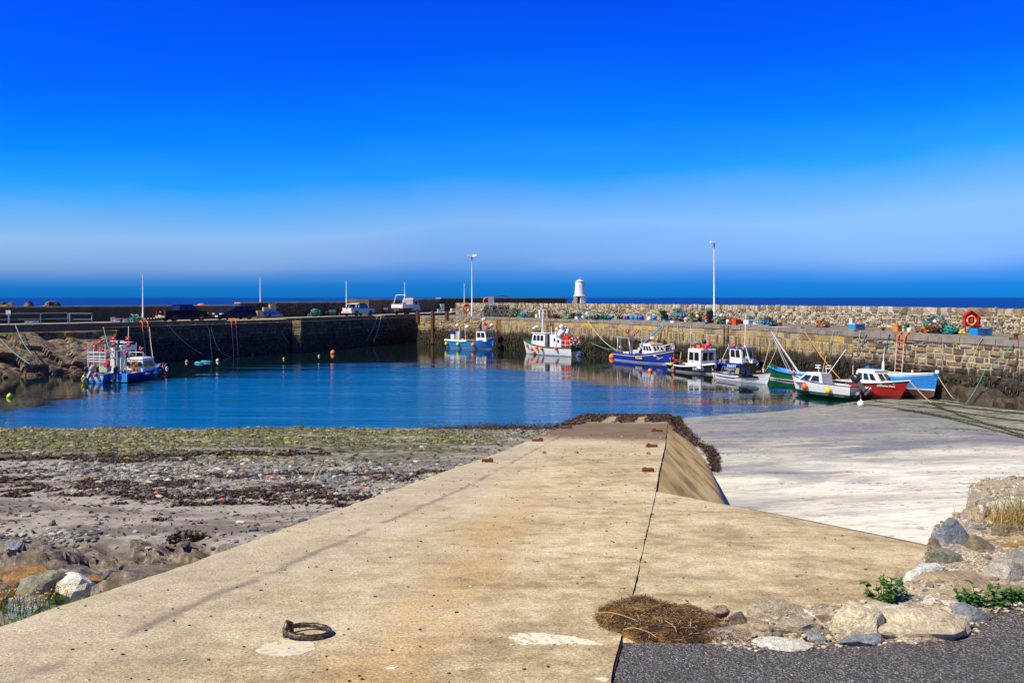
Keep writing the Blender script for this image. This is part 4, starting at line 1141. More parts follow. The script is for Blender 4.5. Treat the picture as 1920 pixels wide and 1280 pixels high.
# seaweed wrack: crumpled dark blades
M_WRACK = NT('wrack'); r_ = M_WRACK.rnd(); M_WRACK.done(M_WRACK.ramp(r_, [(0, (.006, .003, .002)), (.4, (.022, .010, .004)), (.7, (.055, .026, .010)), (.9, (.11, .065, .02)), (1, (.20, .13, .04))]), .55)
M_WRACK = M_WRACK.mat
def blade(b, p, s, flat=.4):
    t = rg.uniform(0, 6.28); d = Vector((math.cos(t), math.sin(t), rg.uniform(-.1, flat))) * s; q = Vector((-d.y, d.x, rg.uniform(-.6, .6) * s)).normalized() * s * rg.uniform(.10, .32)
    p = Vector(p); m1 = p + d * .5 + Vector((0, 0, s * rg.uniform(.05, .3)))
    b.add([p - q, p + q, m1 + q, m1 - q, p + d], [(0, 1, 2, 3), (3, 2, 4)])
b = MB(); cnt = 0; tries = 0
while cnt < 21000 and tries < 200000:
    tries += 1
    Y = 9.5 * (40.0 / 9.5) ** rg.random(); X = rg.uniform(-.68 * Y, curve(SL, Y) - .03)
    z, rock, weed, peb, green = beach(X, Y)
    if z < -.02 or rg.random() > weed * 1.2 + .012: continue
    blade(b, (X, Y, z), rg.uniform(.03, .085) * (1 + Y / 30)); cnt += 1
tag(b.build('seaweed', M_WRACK), 'bands of dark brown stranded seaweed across the beach', 'seaweed', kind='stuff')
# weed mats on the foot of the slip and along its right toe
b = MB(); cnt = 0
def mat_weed(X, Y):
    u = (X - curve(SL, Y)) / (curve(SR, Y) - curve(SL, Y))
    v = sm(Y, 33.5 + 2.2 * mn.noise(Vector((X * .9, Y * .4, 1))), 36.5)
    gap = max(math.exp(-((u - .36) / .085) ** 2), math.exp(-((u - .70) / .065) ** 2)) * (1 - sm(Y, 39.5, 41.5))
    edge = sm(.16 - u, 0, .1) * sm(Y, 30, 34)
    return max(v * (1 - 1.6 * gap), edge)
while cnt < 8200:
    Y = rg.uniform(29, 43.3); X = rg.uniform(curve(SL, Y) - .25, curve(SR, Y) + .1)
    if rg.random() > mat_weed(X, Y): continue
    blade(b, (X, Y, slipz(Y) + .02), rg.uniform(.08, .19), .12); cnt += 1
cnt = 0
while cnt < 4200:
    Y = 25 + 18 * rg.random() ** .8; k = rg.random()
    dx = (1.55 * (1 - sm(Y, 26, 43) * .75)) * (k if Y > 31 else lerp(.90, 1.05, k)) + (rg.uniform(0, .35) * sm(Y, 23, 30))
    X = curve(SR, Y) + dx; z = max(slipz(Y) - dx * .86, sandz(X, Y))
    blade(b, (X, Y, z + .03), rg.uniform(.07, .16), .12); cnt += 1
for k in range(2600):
    Y = rg.gauss(38.9, .6); X = rg.uniform(-6, curve(SL, Y) + .1)
    if rg.random() < sm(X, -6, 1): blade(b, (X, Y, max(beach(X, Y)[0], .02) + .02), rg.uniform(.08, .18), .2)
tag(b.build('rockweed', M_WRACK), 'dark rockweed mats covering the wet foot and toe of the slipway', 'seaweed', kind='stuff')

# ------------------------------------------------------------------ heap of rotting seaweed and straw
hp = [(1113, 1160), (1122, 1141), (1160, 1127), (1200, 1121), (1238, 1130), (1268, 1139), (1300, 1137), (1328, 1148), (1350, 1166), (1385, 1172), (1392, 1186), (1340, 1197), (1290, 1203), (1240, 1204), (1195, 1198), (1160, 1187), (1128, 1178)]
hpw = [tuple(onslip(*p)[:2]) for p in hp]
heap = thing('seaweed_heap', 'brown heap of rotting seaweed and straw where slipway meets asphalt', 'seaweed heap')
M_HEAP = NT('heap_brown'); hn = M_HEAP.noise(16, 5, .7); hb_ = M_HEAP.noise(5, 3)
hc = M_HEAP.ramp(hn, [(.3, (.012, .007, .004)), (.5, (.05, .025, .010)), (.7, (.14, .07, .02))])
M_HEAP.done(M_HEAP.mix(M_HEAP.math('MULTIPLY', M_HEAP.ss(hb_, .46, .60), .8), hc, (.30, .155, .03)), .95, M_HEAP.bump(hn, 1.0, .03)); M_HEAP = M_HEAP.mat
patch('heap_mound', hpw, lambda x, y: slipz(y) + .004, lambda x, y, e: (.038 * sm(e, 0, .14) + .026 * sm(e, .02, .2) * (fb(x, y, 5, 4) + .3) + .008 * fb(x, y, 20, 3) * sm(e, 0, .05)), .016, M_HEAP, heap, drop=.10)
M_STR = NT('straw'); r_ = M_STR.rnd(); M_STR.done(M_STR.ramp(r_, [(0, (.015, .008, .004)), (.45, (.045, .022, .008)), (.66, (.14, .065, .016)), (.86, (.34, .18, .04)), (1, (.58, .38, .13))]), .8); M_STR = M_STR.mat
b = MB(); cnt = 0
xs = [p[0] for p in hpw]; ys = [p[1] for p in hpw]
while cnt < 3800:
    x, y = rg.uniform(min(xs), max(xs)), rg.uniform(min(ys), max(ys))
    if not inside(x, y, hpw): continue
    e = dist_edge(x, y, hpw); z = slipz(y) + .012 + .038 * sm(e, 0, .14) + .026 * sm(e, .02, .2) * (fb(x, y, 5, 4) + .3)
    s = rg.uniform(.015, .055); t = rg.uniform(0, 6.28); d = Vector((math.cos(t), math.sin(t), rg.uniform(-.1, .12))) * s; q = Vector((-d.y, d.x, 0)).normalized() * rg.uniform(.0006, .0018)
    p = Vector((x, y, z)); b.add([p - q, p + q, p + d + q, p + d - q], [(0, 1, 2, 3)]); cnt += 1
for k in range(900):
    q = onslip(rg.uniform(1320, 1405), rg.uniform(1168, 1206)); s = rg.uniform(.01, .035); a = rg.uniform(0, 6.28); d = Vector((math.cos(a), math.sin(a), .1)) * s; w_ = Vector((-d.y, d.x, 0)).normalized() * .0015; p = q + Vector((0, 0, .035)); b.add([p - w_, p + w_, p + d], [(0, 1, 2)])
tag(b.build('straw', M_STR, heap), kind='stuff')
for (a, c_, lab) in (((1118, 1163), (1205, 1182), 0), ((1240, 1180), (1270, 1198), 0), ((1170, 1195), (1232, 1208), 0), ((1345, 1202), (1382, 1206), 0)):
    pa, pc = onslip(*a), onslip(*c_); b = MB(); dv = pc - pa; b.tube([pa + dv * (i / 8) + Vector((.006 * math.sin(i * 1.3), .008 * math.sin(i * .7), .045 + .018 * math.sin(i * .42))) for i in range(9)], .0016, 4); b.build('reed', NT('reed').done((.62, .42, .16), .6), heap)

# ------------------------------------------------------------------ mooring ring in the foreground
IRON = NT('old_iron'); n_ = IRON.noise(60, 4, .7); IRON.done(IRON.ramp(n_, [(.35, (.03, .018, .012)), (.5, (.09, .055, .035)), (.62, (.22, .20, .17))]), .5, IRON.bump(n_, .5, .004), metal=.6); IRON = IRON.mat
rr = thing('mooring_ring', 'large worn iron mooring ring lying on the concrete in the foreground', 'mooring ring', onslip(577, 1190))
b = MB(); pts = []
for k in range(36):
    t = 2 * math.pi * k / 36; x, y = .113 * math.cos(t), .104 * math.sin(t); pts.append((x, y, .016 + .016 * (.5 - x / .226) - .137 * y * .9))
b.tube(pts, [.0128 + (.001 * math.sin(k * 1.7)) for k in range(36)], 10, closed=True); b.build('ring', IRON, rr)
b = MB(); b.tube([(-.105 + .0, -.035, -.01), (-.107, -.04, .05), (-.098, -.02, .078), (-.088, .005, .06), (-.086, .012, -.01)], .013, 8); b.build('staple', IRON, rr)
# round pale mortar patch round the staple, white splashes
def flat_patch(name, pts, mat, lab, cat, th=.003, seed=1, n=46, rough=.12, kind=None):
    P = [onslip(*p) for p in pts]; c = sum(P, Vector()) / len(P); vs = []
    out = []
    m_ = len(P)
    for k in range(n):
        s = k / n * m_; i = int(s); q = P[i % m_].lerp(P[(i + 1) % m_], s - i); d = q - c
        q = c + d * (1 + rough * mn.noise(Vector((k * .9, seed, 0)))); q.z = slipz(q.y) + .003 * fb(q.x, q.y, .6) + th; out.append(q)
    vs = [Vector((c.x, c.y, slipz(c.y) + .003 * fb(c.x, c.y, .6) + th * 1.3))] + out + [q - Vector((0, 0, th + .02)) for q in out]
    fs = [(0, 1 + k, 1 + (k + 1) % n) for k in range(n)] + [(1 + k, 1 + n + k, 1 + n + (k + 1) % n, 1 + (k + 1) % n) for k in range(n)]
    b = MB(); b.add(vs, fs, 0); o = b.build(name, mat)
    return tag(o, lab, cat)
M_WSP = paint((.78, .70, .54), .9, .9, scale=26.0); M_MPT = paint((.66, .58, .42), .9, .5, scale=22.0)
flat_patch('white_crust', [(960, 1192), (985, 1187), (1010, 1187), (1045, 1191), (1080, 1195), (1100, 1200), (1118, 1203), (1125, 1208), (1108, 1208), (1085, 1206), (1060, 1208), (1020, 1208), (985, 1209), (965, 1203)], M_WSP, 'long white crust of lime on the concrete beside the seaweed heap', 'lime crust', .006, 3, 90, .28)
flat_patch('mortar_patch', [(478, 1219), (500, 1206), (530, 1200), (560, 1196), (588, 1204), (592, 1216), (565, 1226), (530, 1230), (495, 1228)], M_MPT, 'pale round mortar patch under the iron mooring ring', 'mortar patch', .002, 7, 60, .10)
flat_patch('bird_dropping', [(1114, 1271), (1130, 1269), (1144, 1273), (1138, 1277), (1120, 1275)], M_WSP, 'white dropping on the concrete at the bottom picture edge', 'dropping', .002, 5)
flat_patch('bird_dropping', [(722, 1250), (735, 1246), (748, 1248), (740, 1253), (726, 1254)], M_WSP, 'small white dropping on the open concrete right of the iron ring', 'dropping', .002, 9)
# grit and small chips on the concrete
b = MB(); b2 = MB(); rgd = random.Random(77)
for k in range(620):
    Y = 3.4 * (26 / 3.4) ** rgd.random(); xl, xr = curve(SL, Y), (curve(SR, Y) if Y > 11 or Y < 4.2 else curve(AE, max(Y, 4.6)) - .4); X = rgd.uniform(xl + .05, xr); s = rgd.uniform(.0025, .0075) * (.6 + Y / 9)
    ct = rgd.uniform(.5, 2.0); tgt = b if rgd.random() < .72 else b2
    tgt.add([(X + v.x * s * ct, Y + v.y * s, slipz(Y) + .004 + v.z * s * .5 + .003 * fb(X, Y, .6)) for v in ICO_V], ICO_F)
tag(b.build('grit', paint((.05, .032, .02), .9, .1)), 'dark grit and chips scattered over the slipway', 'grit', kind='stuff')
tag(b2.build('shell_chips', paint((.66, .60, .50), .9, .1)), 'pale shell chips scattered over the slipway', 'shell chips', kind='stuff')
# rusty fixings further down the slip
FIX = [(1062, 803, 'fixing at the left edge nearest the water'), (1008, 827, 'second fixing from the water on the left edge'), (914, 866, 'fixing highest up the left edge of the slip'),
       (1232, 809, 'fixing at the right edge nearest the water'), (1222, 838, 'second fixing from the water on the right edge'), (1215, 884, 'fixing highest up the right edge of the slip')]
for (px, py, lab) in FIX:
    p = onslip(px, py); s = 20 / F * p.y; sd = -1 if px < 1100 else 1
    t = thing('iron_fixing', 'rusty iron ' + lab, 'iron fixing', p, group='rusty iron fixings along both edges of the slipway')
    b = MB(); b.box((0, 0, .03), (s * 1.05, .10, .06), .1); b.build('bar', RUST, t)
    b = MB(); r0 = s * .16; b.tube([(-sd * s * .28 + r0 * math.cos(a * math.pi / 8), 0, .02 + r0 * 1.5 * math.sin(a * math.pi / 8)) for a in range(0, 9)], .022, 6); b.build('loop', RUST, t)
for (px, py, kd, lab) in ((1021, 851, 'orange', 'small rusty orange lump on the slipway, left of two'), (1081, 850, 'slate', 'small dark stone standing near the middle of the slipway'), (1217, 852, 'orange', 'small rusty lump near the right edge of the slipway')):
    o = place_rock('small_stone', px, py, 8, 6, kd, onslip(px, py).z, None, .2, px, .8, 2); tag(o, lab, 'stone')

# ------------------------------------------------------------------ plants
def leaf_mat(name, a, b_): 
    m = NT(name); r = m.rnd(); c = m.ramp(r, [(0, a), (1, b_)]); m.done(c, .5); m.b.inputs['Subsurface Weight'].default_value = 0
    tr = m.n('ShaderNodeBsdfTranslucent'); m.l(c, tr.inputs[0]); mx = m.n('ShaderNodeMixShader'); mx.inputs[0].default_value = .3
    m.l(m.b.outputs[0], mx.inputs[1]); m.l(tr.outputs[0], mx.inputs[2]); m.l(mx.outputs[0], m.t.nodes['Material Output'].inputs[0]); return m.mat
M_LEAF = leaf_mat('weed_leaf', (.025, .10, .008), (.09, .24, .02)); M_GRASS = leaf_mat('dry_grass', (.42, .27, .08), (.70, .52, .22)); M_GRG = leaf_mat('green_grass', (.06, .12, .02), (.24, .30, .08))
def leaf(b, p, d, up, L_, w_):
    d = d.normalized(); s = d.cross(up).normalized(); pts = [p]
    prof = [(0, .05), (.25, .8), (.45, 1.0), (.6, .65), (.7, .85), (.85, .4), (1, .02)]
    vs = []
    for (t, k) in prof:
        c = p + d * L_ * t + Vector((0, 0, -L_ * .35 * t * t)) + up * .0
        vs += [c - s * w_ * k + up * w_ * .25 * k, c, c + s * w_ * k + up * w_ * .25 * k]
    fs = []
    for i in range(len(prof) - 1):
        a = 3 * i; fs += [(a, a + 1, a + 4, a + 3), (a + 1, a + 2, a + 5, a + 4)]
    b.add(vs, fs, 0)
def weed_plant(name, px, py, wp, hp_, lab, seed):
    rg = random.Random(seed); p = at(px, py, BZ + .04); W_ = wp / F * p.y; H = hp_ / F * p.y
    t = thing(name, lab, 'plant', p); st = MB(); lf = MB()
    for k in range(13):
        x0 = rg.uniform(-.42, .42) * W_; y0 = rg.uniform(-.2, .3) * W_; hh = H * rg.uniform(.45, 1.0) * (1.05 - 1.1 * abs(x0 / W_))
        tip = Vector((x0 * 1.5, y0, hh)); base = Vector((x0 * .5, y0 * .4 + .03, -.02)); st.tube([base, (base + tip) / 2 + Vector((0, 0, .01)), tip], [.0028, .002, .001], 5)
        for q in range(15):
            f = rg.uniform(.15, 1); c = base.lerp(tip, f); a = rg.uniform(0, 6.28); d = Vector((math.cos(a), math.sin(a), rg.uniform(.0, .9)))
            leaf(lf, c, d, Vector((rg.uniform(-.3, .3), rg.uniform(-.6, .1), 1)).normalized(), rg.uniform(.025, .048), rg.uniform(.006, .012))
    st.build('stem', M_LEAF, t); tag(lf.build('leaves', M_LEAF, t), kind='stuff'); return t
weed_plant('weed', 1664, 1134, 84, 66, 'bushy bright green weed between slip concrete and long white rock', 1)
weed_plant('weed', 1852, 1140, 92, 48, 'low green weed above the blue grey rock by the asphalt', 2)
weed_plant('weed', 1898, 1128, 40, 30, 'small yellowing weed beside the pale rock at the right edge', 3)
weed_plant('weed', 1852, 1084, 16, 16, 'tiny green sprig in the gravel above the low weed', 4)
weed_plant('weed', 1762, 1135, 14, 12, 'tiny green sprig on the flat grey rock', 5)
def blades(b, base, n, H, spread, rg, lean=Vector((-.2, -.2, 0)), w_=.0035, droop=1.0):
    for k in range(n):
        p = base + Vector((rg.gauss(0, spread), rg.gauss(0, spread), 0)); a = rg.uniform(0, 6.28); hh = H * rg.uniform(.45, 1.0)
        out = (Vector((math.cos(a), math.sin(a), 0)) + lean) * hh * rg.uniform(.3, 1.0); s = Vector((-math.sin(a), math.cos(a), 0)) * w_; vs = []
        for i in range(7):
            t = i / 6; c = p + out * t ** 1.5 + Vector((0, 0, hh * (t * 1.1 - droop * .75 * t * t * t))); q = s * (1 - t * .9); vs += [c - q, c + q]
        b.add(vs, [(2 * i, 2 * i + 1, 2 * i + 3, 2 * i + 2) for i in range(6)], 0)
g = thing('marram_grass', 'tuft of dry golden and green marram grass at the right picture edge', 'grass tuft', at(1925, 1000, BZ + .05))
b = MB(); rg2 = random.Random(4); blades(b, Vector((0, .05, 0)), 420, .42, .11, rg2); tag(b.build('dry_blades', M_GRASS, g), kind='stuff')
b = MB(); blades(b, Vector((0, .05, 0)), 70, .52, .09, rg2, droop=.6); tag(b.build('green_blades', M_GRG, g), kind='stuff')
g = thing('dead_grass', 'flat mat of dead golden grass on the bank below the marram tuft', 'dead grass', at(1905, 1038, BZ + .04))
b = MB()
for k in range(900):
    p = Vector((rg2.gauss(0, .13), rg2.gauss(.05, .08), .03 + rg2.uniform(0, .02))); a = rg2.gauss(-.5, .5); d = Vector((math.cos(a), math.sin(a), rg2.uniform(-.15, .25))) * rg2.uniform(.04, .12); q = Vector((-d.y, d.x, 0)).normalized() * .0022
    b.add([p - q, p + q, p + d + q * .3, p + d - q * .3], [(0, 1, 2, 3)])
tag(b.build('dead_blades', M_GRASS, g), kind='stuff')
# yellow flowering weeds in the left corner
M_FLO = NT('yellow_flower').done((.80, .42, .01), .6); M_STEM = leaf_mat('weed_stem', (.10, .12, .02), (.28, .20, .07))
for (px, py, n, lab, sd, hgt) in ((25, 1158, 34, 'patch of yellow flowering weeds at the left picture edge', 1, .17), (88, 1136, 16, 'low yellow flowering weeds by the white crusted boulder', 2, .11)):
    for zz in (4.40,):
        q = at(px, py, 4.42); z0 = max(beach(q.x, q.y)[0], 4.25)
    t = thing('flowering_weed', lab, 'plant', at(px, py, z0)); st = MB(); fl = MB(); lf = MB(); rg3 = random.Random(sd)
    for k in range(n):
        p = Vector((rg3.gauss(0, .10 if sd == 1 else .06), rg3.gauss(.08, .05), -.02)); tip = p + Vector((rg3.uniform(-.03, .05), rg3.uniform(-.03, .03), hgt * rg3.uniform(.5, 1))); st.tube([p, (p + tip) / 2, tip], [.0022, .0018, .0012], 4)
        for _ in range(2 if rg3.random() < .6 else 1):
            fl.ball(tip + Vector((rg3.uniform(-.012, .012), 0, rg3.uniform(-.01, .006))), rg3.uniform(.004, .0075), 6)
        for q in range(9):
            c = p.lerp(tip, rg3.uniform(.05, .7)); a = rg3.uniform(0, 6.28); leaf(lf, c, Vector((math.cos(a), math.sin(a), .5)), Vector((0, 0, 1)), rg3.uniform(.018, .035), .004)
    st.build('stems', M_STEM, t); tag(fl.build('flowers', M_FLO, t), kind='stuff'); tag(lf.build('leaves', M_LEAF, t), kind='stuff')
# grass growing along the slip edge
b = MB(); rg4 = random.Random(8)
for k in range(500):
    s = rg4.random(); Y = lerp(4.2, 5.4, s ** 1.4); X = curve(SL, Y) - .03 + rg4.gauss(-.03, .035); z = slipz(Y) - .05
    a = rg4.uniform(0, 6.28); leaf(b, Vector((X, Y, z)), Vector((math.cos(a), math.sin(a), 1.2)), Vector((0, 0, 1)), rg4.uniform(.02, .05), .004)
tag(b.build('edge_herbs', M_LEAF), 'thin line of green herbs along the left slipway edge', 'herbs', kind='stuff')

# ================================================================== boats
def text_mesh(s, size, mat, parent, M, name='lettering', shear=0.0, bold=0.0):
    cu = bpy.data.curves.new('t', 'FONT'); cu.body = s; cu.size = size; cu.align_x = 'CENTER'; cu.align_y = 'CENTER'; cu.extrude = .004; cu.shear = shear; cu.offset = bold
    cu.resolution_u = 3
    o = bpy.data.objects.new('t', cu); COL.objects.link(o)
    me = bpy.data.meshes.new_from_object(o.evaluated_get(bpy.context.evaluated_depsgraph_get()))
    bpy.data.objects.remove(o); bpy.data.curves.remove(cu)
    me.name = name; me.materials.clear(); me.materials.append(mat)
    t = bpy.data.objects.new(name, me); COL.objects.link(t); t.parent = parent; t.matrix_local = M
    return t
class Boat:
    def __init__(self, label, stern, bow, B, sheer, draft=.35, sw=.8, cols=None, deckz=.3, rake=.5, heel=0.0, pitch=0.0, z=0.0, name='fishing_boat', cat='boat', clink=False, full=2.3):
        self.S = Vector((*stern, 0)); self.E = Vector((*bow, 0)); d = self.E - self.S; self.L = d.length; self.B = B; self.sh = sheer; self.dr = draft; self.sw = sw; self.rake = rake; self.full = full
        c = (self.S + self.E) / 2
        self.o = thing(name, label, cat, (c.x, c.y, z), math.atan2(d.y, d.x))
        self.o.rotation_euler = (heel, pitch, math.atan2(d.y, d.x))
        self.M = Matrix.Translation((c.x, c.y, z)) @ self.o.rotation_euler.to_matrix().to_4x4()
        self.deckz = deckz
        self.hull(cols, clink)
    def hb(self, t):
        if t < .4: return self.B / 2 * lerp(self.sw, 1, sm(t, -.1, .4) if self.sw < .99 else 1)
        return self.B / 2 * max(1 - ((t - .4) / .6) ** self.full, 0.012)
    def sheer(self, t):
        a, b, c = self.sh; m = .38
        return lerp(a, b, sm(t, -m, m)) if t < m else b + (c - b) * ((t - m) / (1 - m)) ** 1.7
    FR = [0.03, .62, .80, .84, .92, .98, 1.0]
    def rows(self, t):
        s = self.sheer(t); d = self.dr * (1 - .55 * sm(t, .80, 1.0))
        return [-d, -d * .45, .02, .11, .11 + (s - .11) * .5, s - .13, s]
    def pt(self, t, k=None, z=None, side=1, out=0.0):
        zs = self.rows(t); s = zs[-1]
        if z is not None:
            for i in range(6):
                if zs[i] <= z <= zs[i + 1] + 1e-6: f = lerp(self.FR[i], self.FR[i + 1], (z - zs[i]) / (zs[i + 1] - zs[i])); break
            else: f = 1.0
        else: z = zs[k]; f = self.FR[k]
        f = f ** (1 + 1.6 * sm(t, .45, 1.0))
        rel = (z + self.dr) / (s + self.dr)
        x = -self.L / 2 + self.L * t - self.rake * (1 - rel) * sm(t, .55, 1.0) + .10 * (1 - rel) * (1 - sm(t, 0, .2))
        return Vector((x, side * (self.hb(t) * f + out), z))
    def hull(self, c, clink):
        N = 18; b = MB(); vs = []
        for side in (1, -1):
            for i in range(N + 1):
                for k in range(7): vs.append(self.pt(i / N, k, side=side))
        fs = []; mi = []
        mm = [0, 0, 1, 2, 2, 3]
        for si in (0, 1):
            o = si * (N + 1) * 7
            for i in range(N):
                for k in range(6):
                    a = o + i * 7 + k; q = (a, a + 7, a + 8, a + 1)
                    fs.append(q if si == 1 else q[::-1]); mi.append(mm[k])
        o = (N + 1) * 7
        for k in range(6): fs.append((k, k + 1, o + k + 1, o + k)); mi.append(mm[k])
        for i in range(N): fs.append((i * 7, (i + 1) * 7, o + (i + 1) * 7, o + i * 7)); mi.append(0)
        b.add(vs, fs, mi, False)
        self.h = b.build('hull', [c['bottom'], c['boot'], c['top'], c['band']], self.o)
        for p in self.h.data.polygons: p.use_smooth = not clink
        if clink:
            b = MB()
            for side in (1, -1):
                for zf in (.25, .42, .58, .74, .9):
                    b.tube([self.pt(t / 12, z=.0 + (self.sheer(t / 12)) * zf, side=side, out=.004) for t in range(13)], .012, 4)
            b.build('strakes', c['top'], self.o)
        # inside of the bulwark and the deck
        b = MB(); vs = []; fs = []; mi = []
        for side in (1, -1):
            for i in range(N + 1):
                t = i / N; p = self.pt(t, 6, side=side); y = max(abs(p.y) - .05, 0.004) * side
                dz_ = min(self.deckz, p.z - .15); q = self.pt(t, z=dz_, side=side); yq = max(min(abs(q.y) - .045, abs(y)), .002) * side; vs += [(p.x, y, p.z - .01), (q.x, yq, dz_), (q.x, 0, dz_ + .015)]
        for si in (0, 1):
            o = si * (N + 1) * 3
            for i in range(N):
                a = o + 3 * i; fs += [(a, a + 3, a + 4, a + 1), (a + 1, a + 4, a + 5, a + 2)]; mi += [0, 1]
        o = (N + 1) * 3; fs += [(0, 1, o + 1, o)]; mi += [0]
        b.add(vs, fs, mi); b.build('deck', [c.get('inner', WHITE2), c.get('deck', GREY)], self.o)
        b = MB()
        g = [self.pt(i / N, 6, side=1, out=-.01) + Vector((0, 0, .012)) for i in range(N + 1)]; g2 = [self.pt(i / N, 6, side=-1, out=-.01) + Vector((0, 0, .012)) for i in range(N + 1)]
        b.tube(g[::-1] + g2[::1] if False else g, .036, 5); b.tube(g2, .036, 5); b.tube([g[0], g2[0]], .036, 5)
        b.build('gunwale', c.get('rail', c['band']), self.o)
    def part(self, name, mat): 
        return _P(self, name, mat)
    def wheelhouse(self, x0, x1, w, z0, h, sf=.12, sb=0.0, body=None, roof=None, nside=2, nfront=3, over=.08, door=True, wz=(.5, .88), side_only=None, fdir=1, arch=0.0, wcol=None):
        body = body or WHITE; roof = roof or WHITE
        b = MB(); tp = .94
        P = lambda x, y, z: Vector((x, y, z))
        lo = [(x0, -w / 2), (x1, -w / 2), (x1, w / 2), (x0, w / 2)]; hi = [(x0 + sb, -w / 2 * tp), (x1 - sf, -w / 2 * tp), (x1 - sf, w / 2 * tp), (x0 + sb, w / 2 * tp)]
        vs = [P(x, y, z0) for x, y in lo] + [P(x, y, z0 + h) for x, y in hi]
        b.add(vs, [(0, 3, 2, 1), (4, 5, 6, 7), (0, 1, 5, 4), (1, 2, 6, 5), (2, 3, 7, 6), (3, 0, 4, 7)])
        wh = b.build('wheelhouse', body, self.o)
        b = MB(); b.box(((x0 + x1 + sb - sf) / 2 + .03, 0, z0 + h + .03), (x1 - x0 - sf - sb + over * 2, w * tp + over * 1.2, .06), top=.96)
        if arch: b.box(((x0 + x1 + sb - sf) / 2, 0, z0 + h + .03 + arch / 2), (x1 - x0 - sf - sb - .05, w * tp - .1, arch), top=.75)
        b.build('roof', roof, wh)
        g = wcol or GLASS
        def pane(a, u0, u1, v0, v1, off=.012):
            # a = 4 corners of a wall (bottom-left, bottom-right, top-right, top-left)
            f = lambda u, v: (a[0].lerp(a[1], u)).lerp(a[3].lerp(a[2], u), v)
            n = (a[1] - a[0]).cross(a[3] - a[0]).normalized()
            q = [f(u0, v0), f(u1, v0), f(u1, v1), f(u0, v1)]
            b = MB(); b.plate([p + n * off for p in q], .012); b.build('window', g, wh)
            b = MB(); r = .018; b.tube([p + n * off for p in q], r, 4, closed=True); b.build('window_frame', WHITE2 if body in (WHITE, WHITE2) else body, wh)
        L0, R0, F0, B0 = [vs[2], vs[3], vs[7], vs[6]], [vs[0], vs[1], vs[5], vs[4]], [vs[1], vs[2], vs[6], vs[5]], [vs[3], vs[0], vs[4], vs[7]]
        for wall, n in ((L0, nside), (R0, nside), (F0, nfront)):
            for k in range(n):
                u0 = .10 + k * (.84 / n); pane(wall, u0, u0 + .84 / n - .07, *wz)
        if door:
            f = lambda u, v: (B0[0].lerp(B0[1], u)).lerp(B0[3].lerp(B0[2], u), v)
            b = MB(); b.plate([f(.30, .02), f(.68, .02), f(.68, .90), f(.30, .90)], .03); b.build('door', door if not isinstance(door, bool) else DGREY, wh)
        return wh
    def world(self, p): return self.M @ Vector(p)
    def reg(self, s, t, z, size, mat, side=-1, plate=None, shear=0.0):
        p = self.pt(t, z=z, side=side, out=.03); q = self.pt(t + .05, z=z, side=side, out=.03); up = self.pt(t, z=z + .12, side=side, out=.012) - p
        u = (q - p).normalized() * (1 if side < 0 else -1); v = (up - u * up.dot(u)).normalized(); n = u.cross(v)
        M = Matrix(((u.x, v.x, n.x, p.x + n.x * .012), (u.y, v.y, n.y, p.y + n.y * .012), (u.z, v.z, n.z, p.z + n.z * .012), (0, 0, 0, 1)))
        if plate:
            b = MB(); b.box((0, 0, -.01), (size * len(s) * .66, size * 1.05, .012)); o = b.build('number_plate', plate, self.o); o.matrix_local = M
        text_mesh(s, size, mat, self.o, M, 'registration_number', shear, size * .03)
class _P:
    def __init__(self, boat, name, mat): self.b = MB(); self.boat = boat; self.name = name; self.mat = mat
    def __enter__(self): return self.b
    def __exit__(self, *a):
        if self.name in ('mast', 'pot_pile', 'lamp', 'deck_gear', 'gear_tubs', 'thwart', 'can', 'antenna', 'canopy_window', 'shelter_window', 'stay', 'rod_holder', 'roof_tarp', 'shelter', 'hauler', 'aft_window', 'net_heap', 'engine_box', 'exhaust', 'roof_gear'):
            build_pieces(self.b, {'mast': 'pole', 'pot_pile': 'pot'}.get(self.name, self.name), self.mat, self.boat.o)
        else: self.b.build(self.name, self.mat, self.boat.o)
def marker_float(p, s=.16, mat=None, pole=.5, label='red dan buoy marker', group='red dan buoy markers', tilt=0.0):
    t = thing('dan_marker', label, 'buoy marker', p, group=group); t.rotation_euler = (tilt, tilt * .6, 0)
    b = MB()
    for dx, dz in ((-.6, .55), (.6, .5), (-.6, -.55), (.6, -.5)): b.ball((dx * s, 0, dz * s), s * .72, 8, sz=.9)
    b.build('red_disc', mat or RED, t)
    b = MB(); b.ball((0, -s * .4, 0), s * .45, 6); b.build('core', WHITE, t)
    b = MB(); b.tube([(0, 0, -pole), (0, 0, s * .8)], .014, 5); b.build('pole', GALV, t)
def fender(p, r, mat, label, group=None, sz=1.15, rope=.3):
    t = thing('fender', label, 'fender', p, group=group)
    b = MB(); b.ball((0, 0, 0), r, 12, sz=sz, eye=r * .25); b.build('fender_body', mat, t)
    b = MB(); b.tube([(0, 0, r * 1.1), (0, .02, r + rope)], .012, 4); b.build('lanyard', ROPE_W, t)
def buoy(px, py, r, mat, label, mat2=None, group=None, cat='buoy'):
    p = at(px, py + 2, 0.0)
    t = thing('mooring_buoy', label, cat, (p.x, p.y, r * .45), group=group)
    b = MB(); b.ball((0, 0, 0), r, 12, sz=1.05); b.build('float', mat, t)
    b = MB(); b.lathe([(r * .28, r * .9), (r * .22, r * 1.25), (r * .1, r * 1.3)], n=8); b.build('eye', mat2 or mat, t)
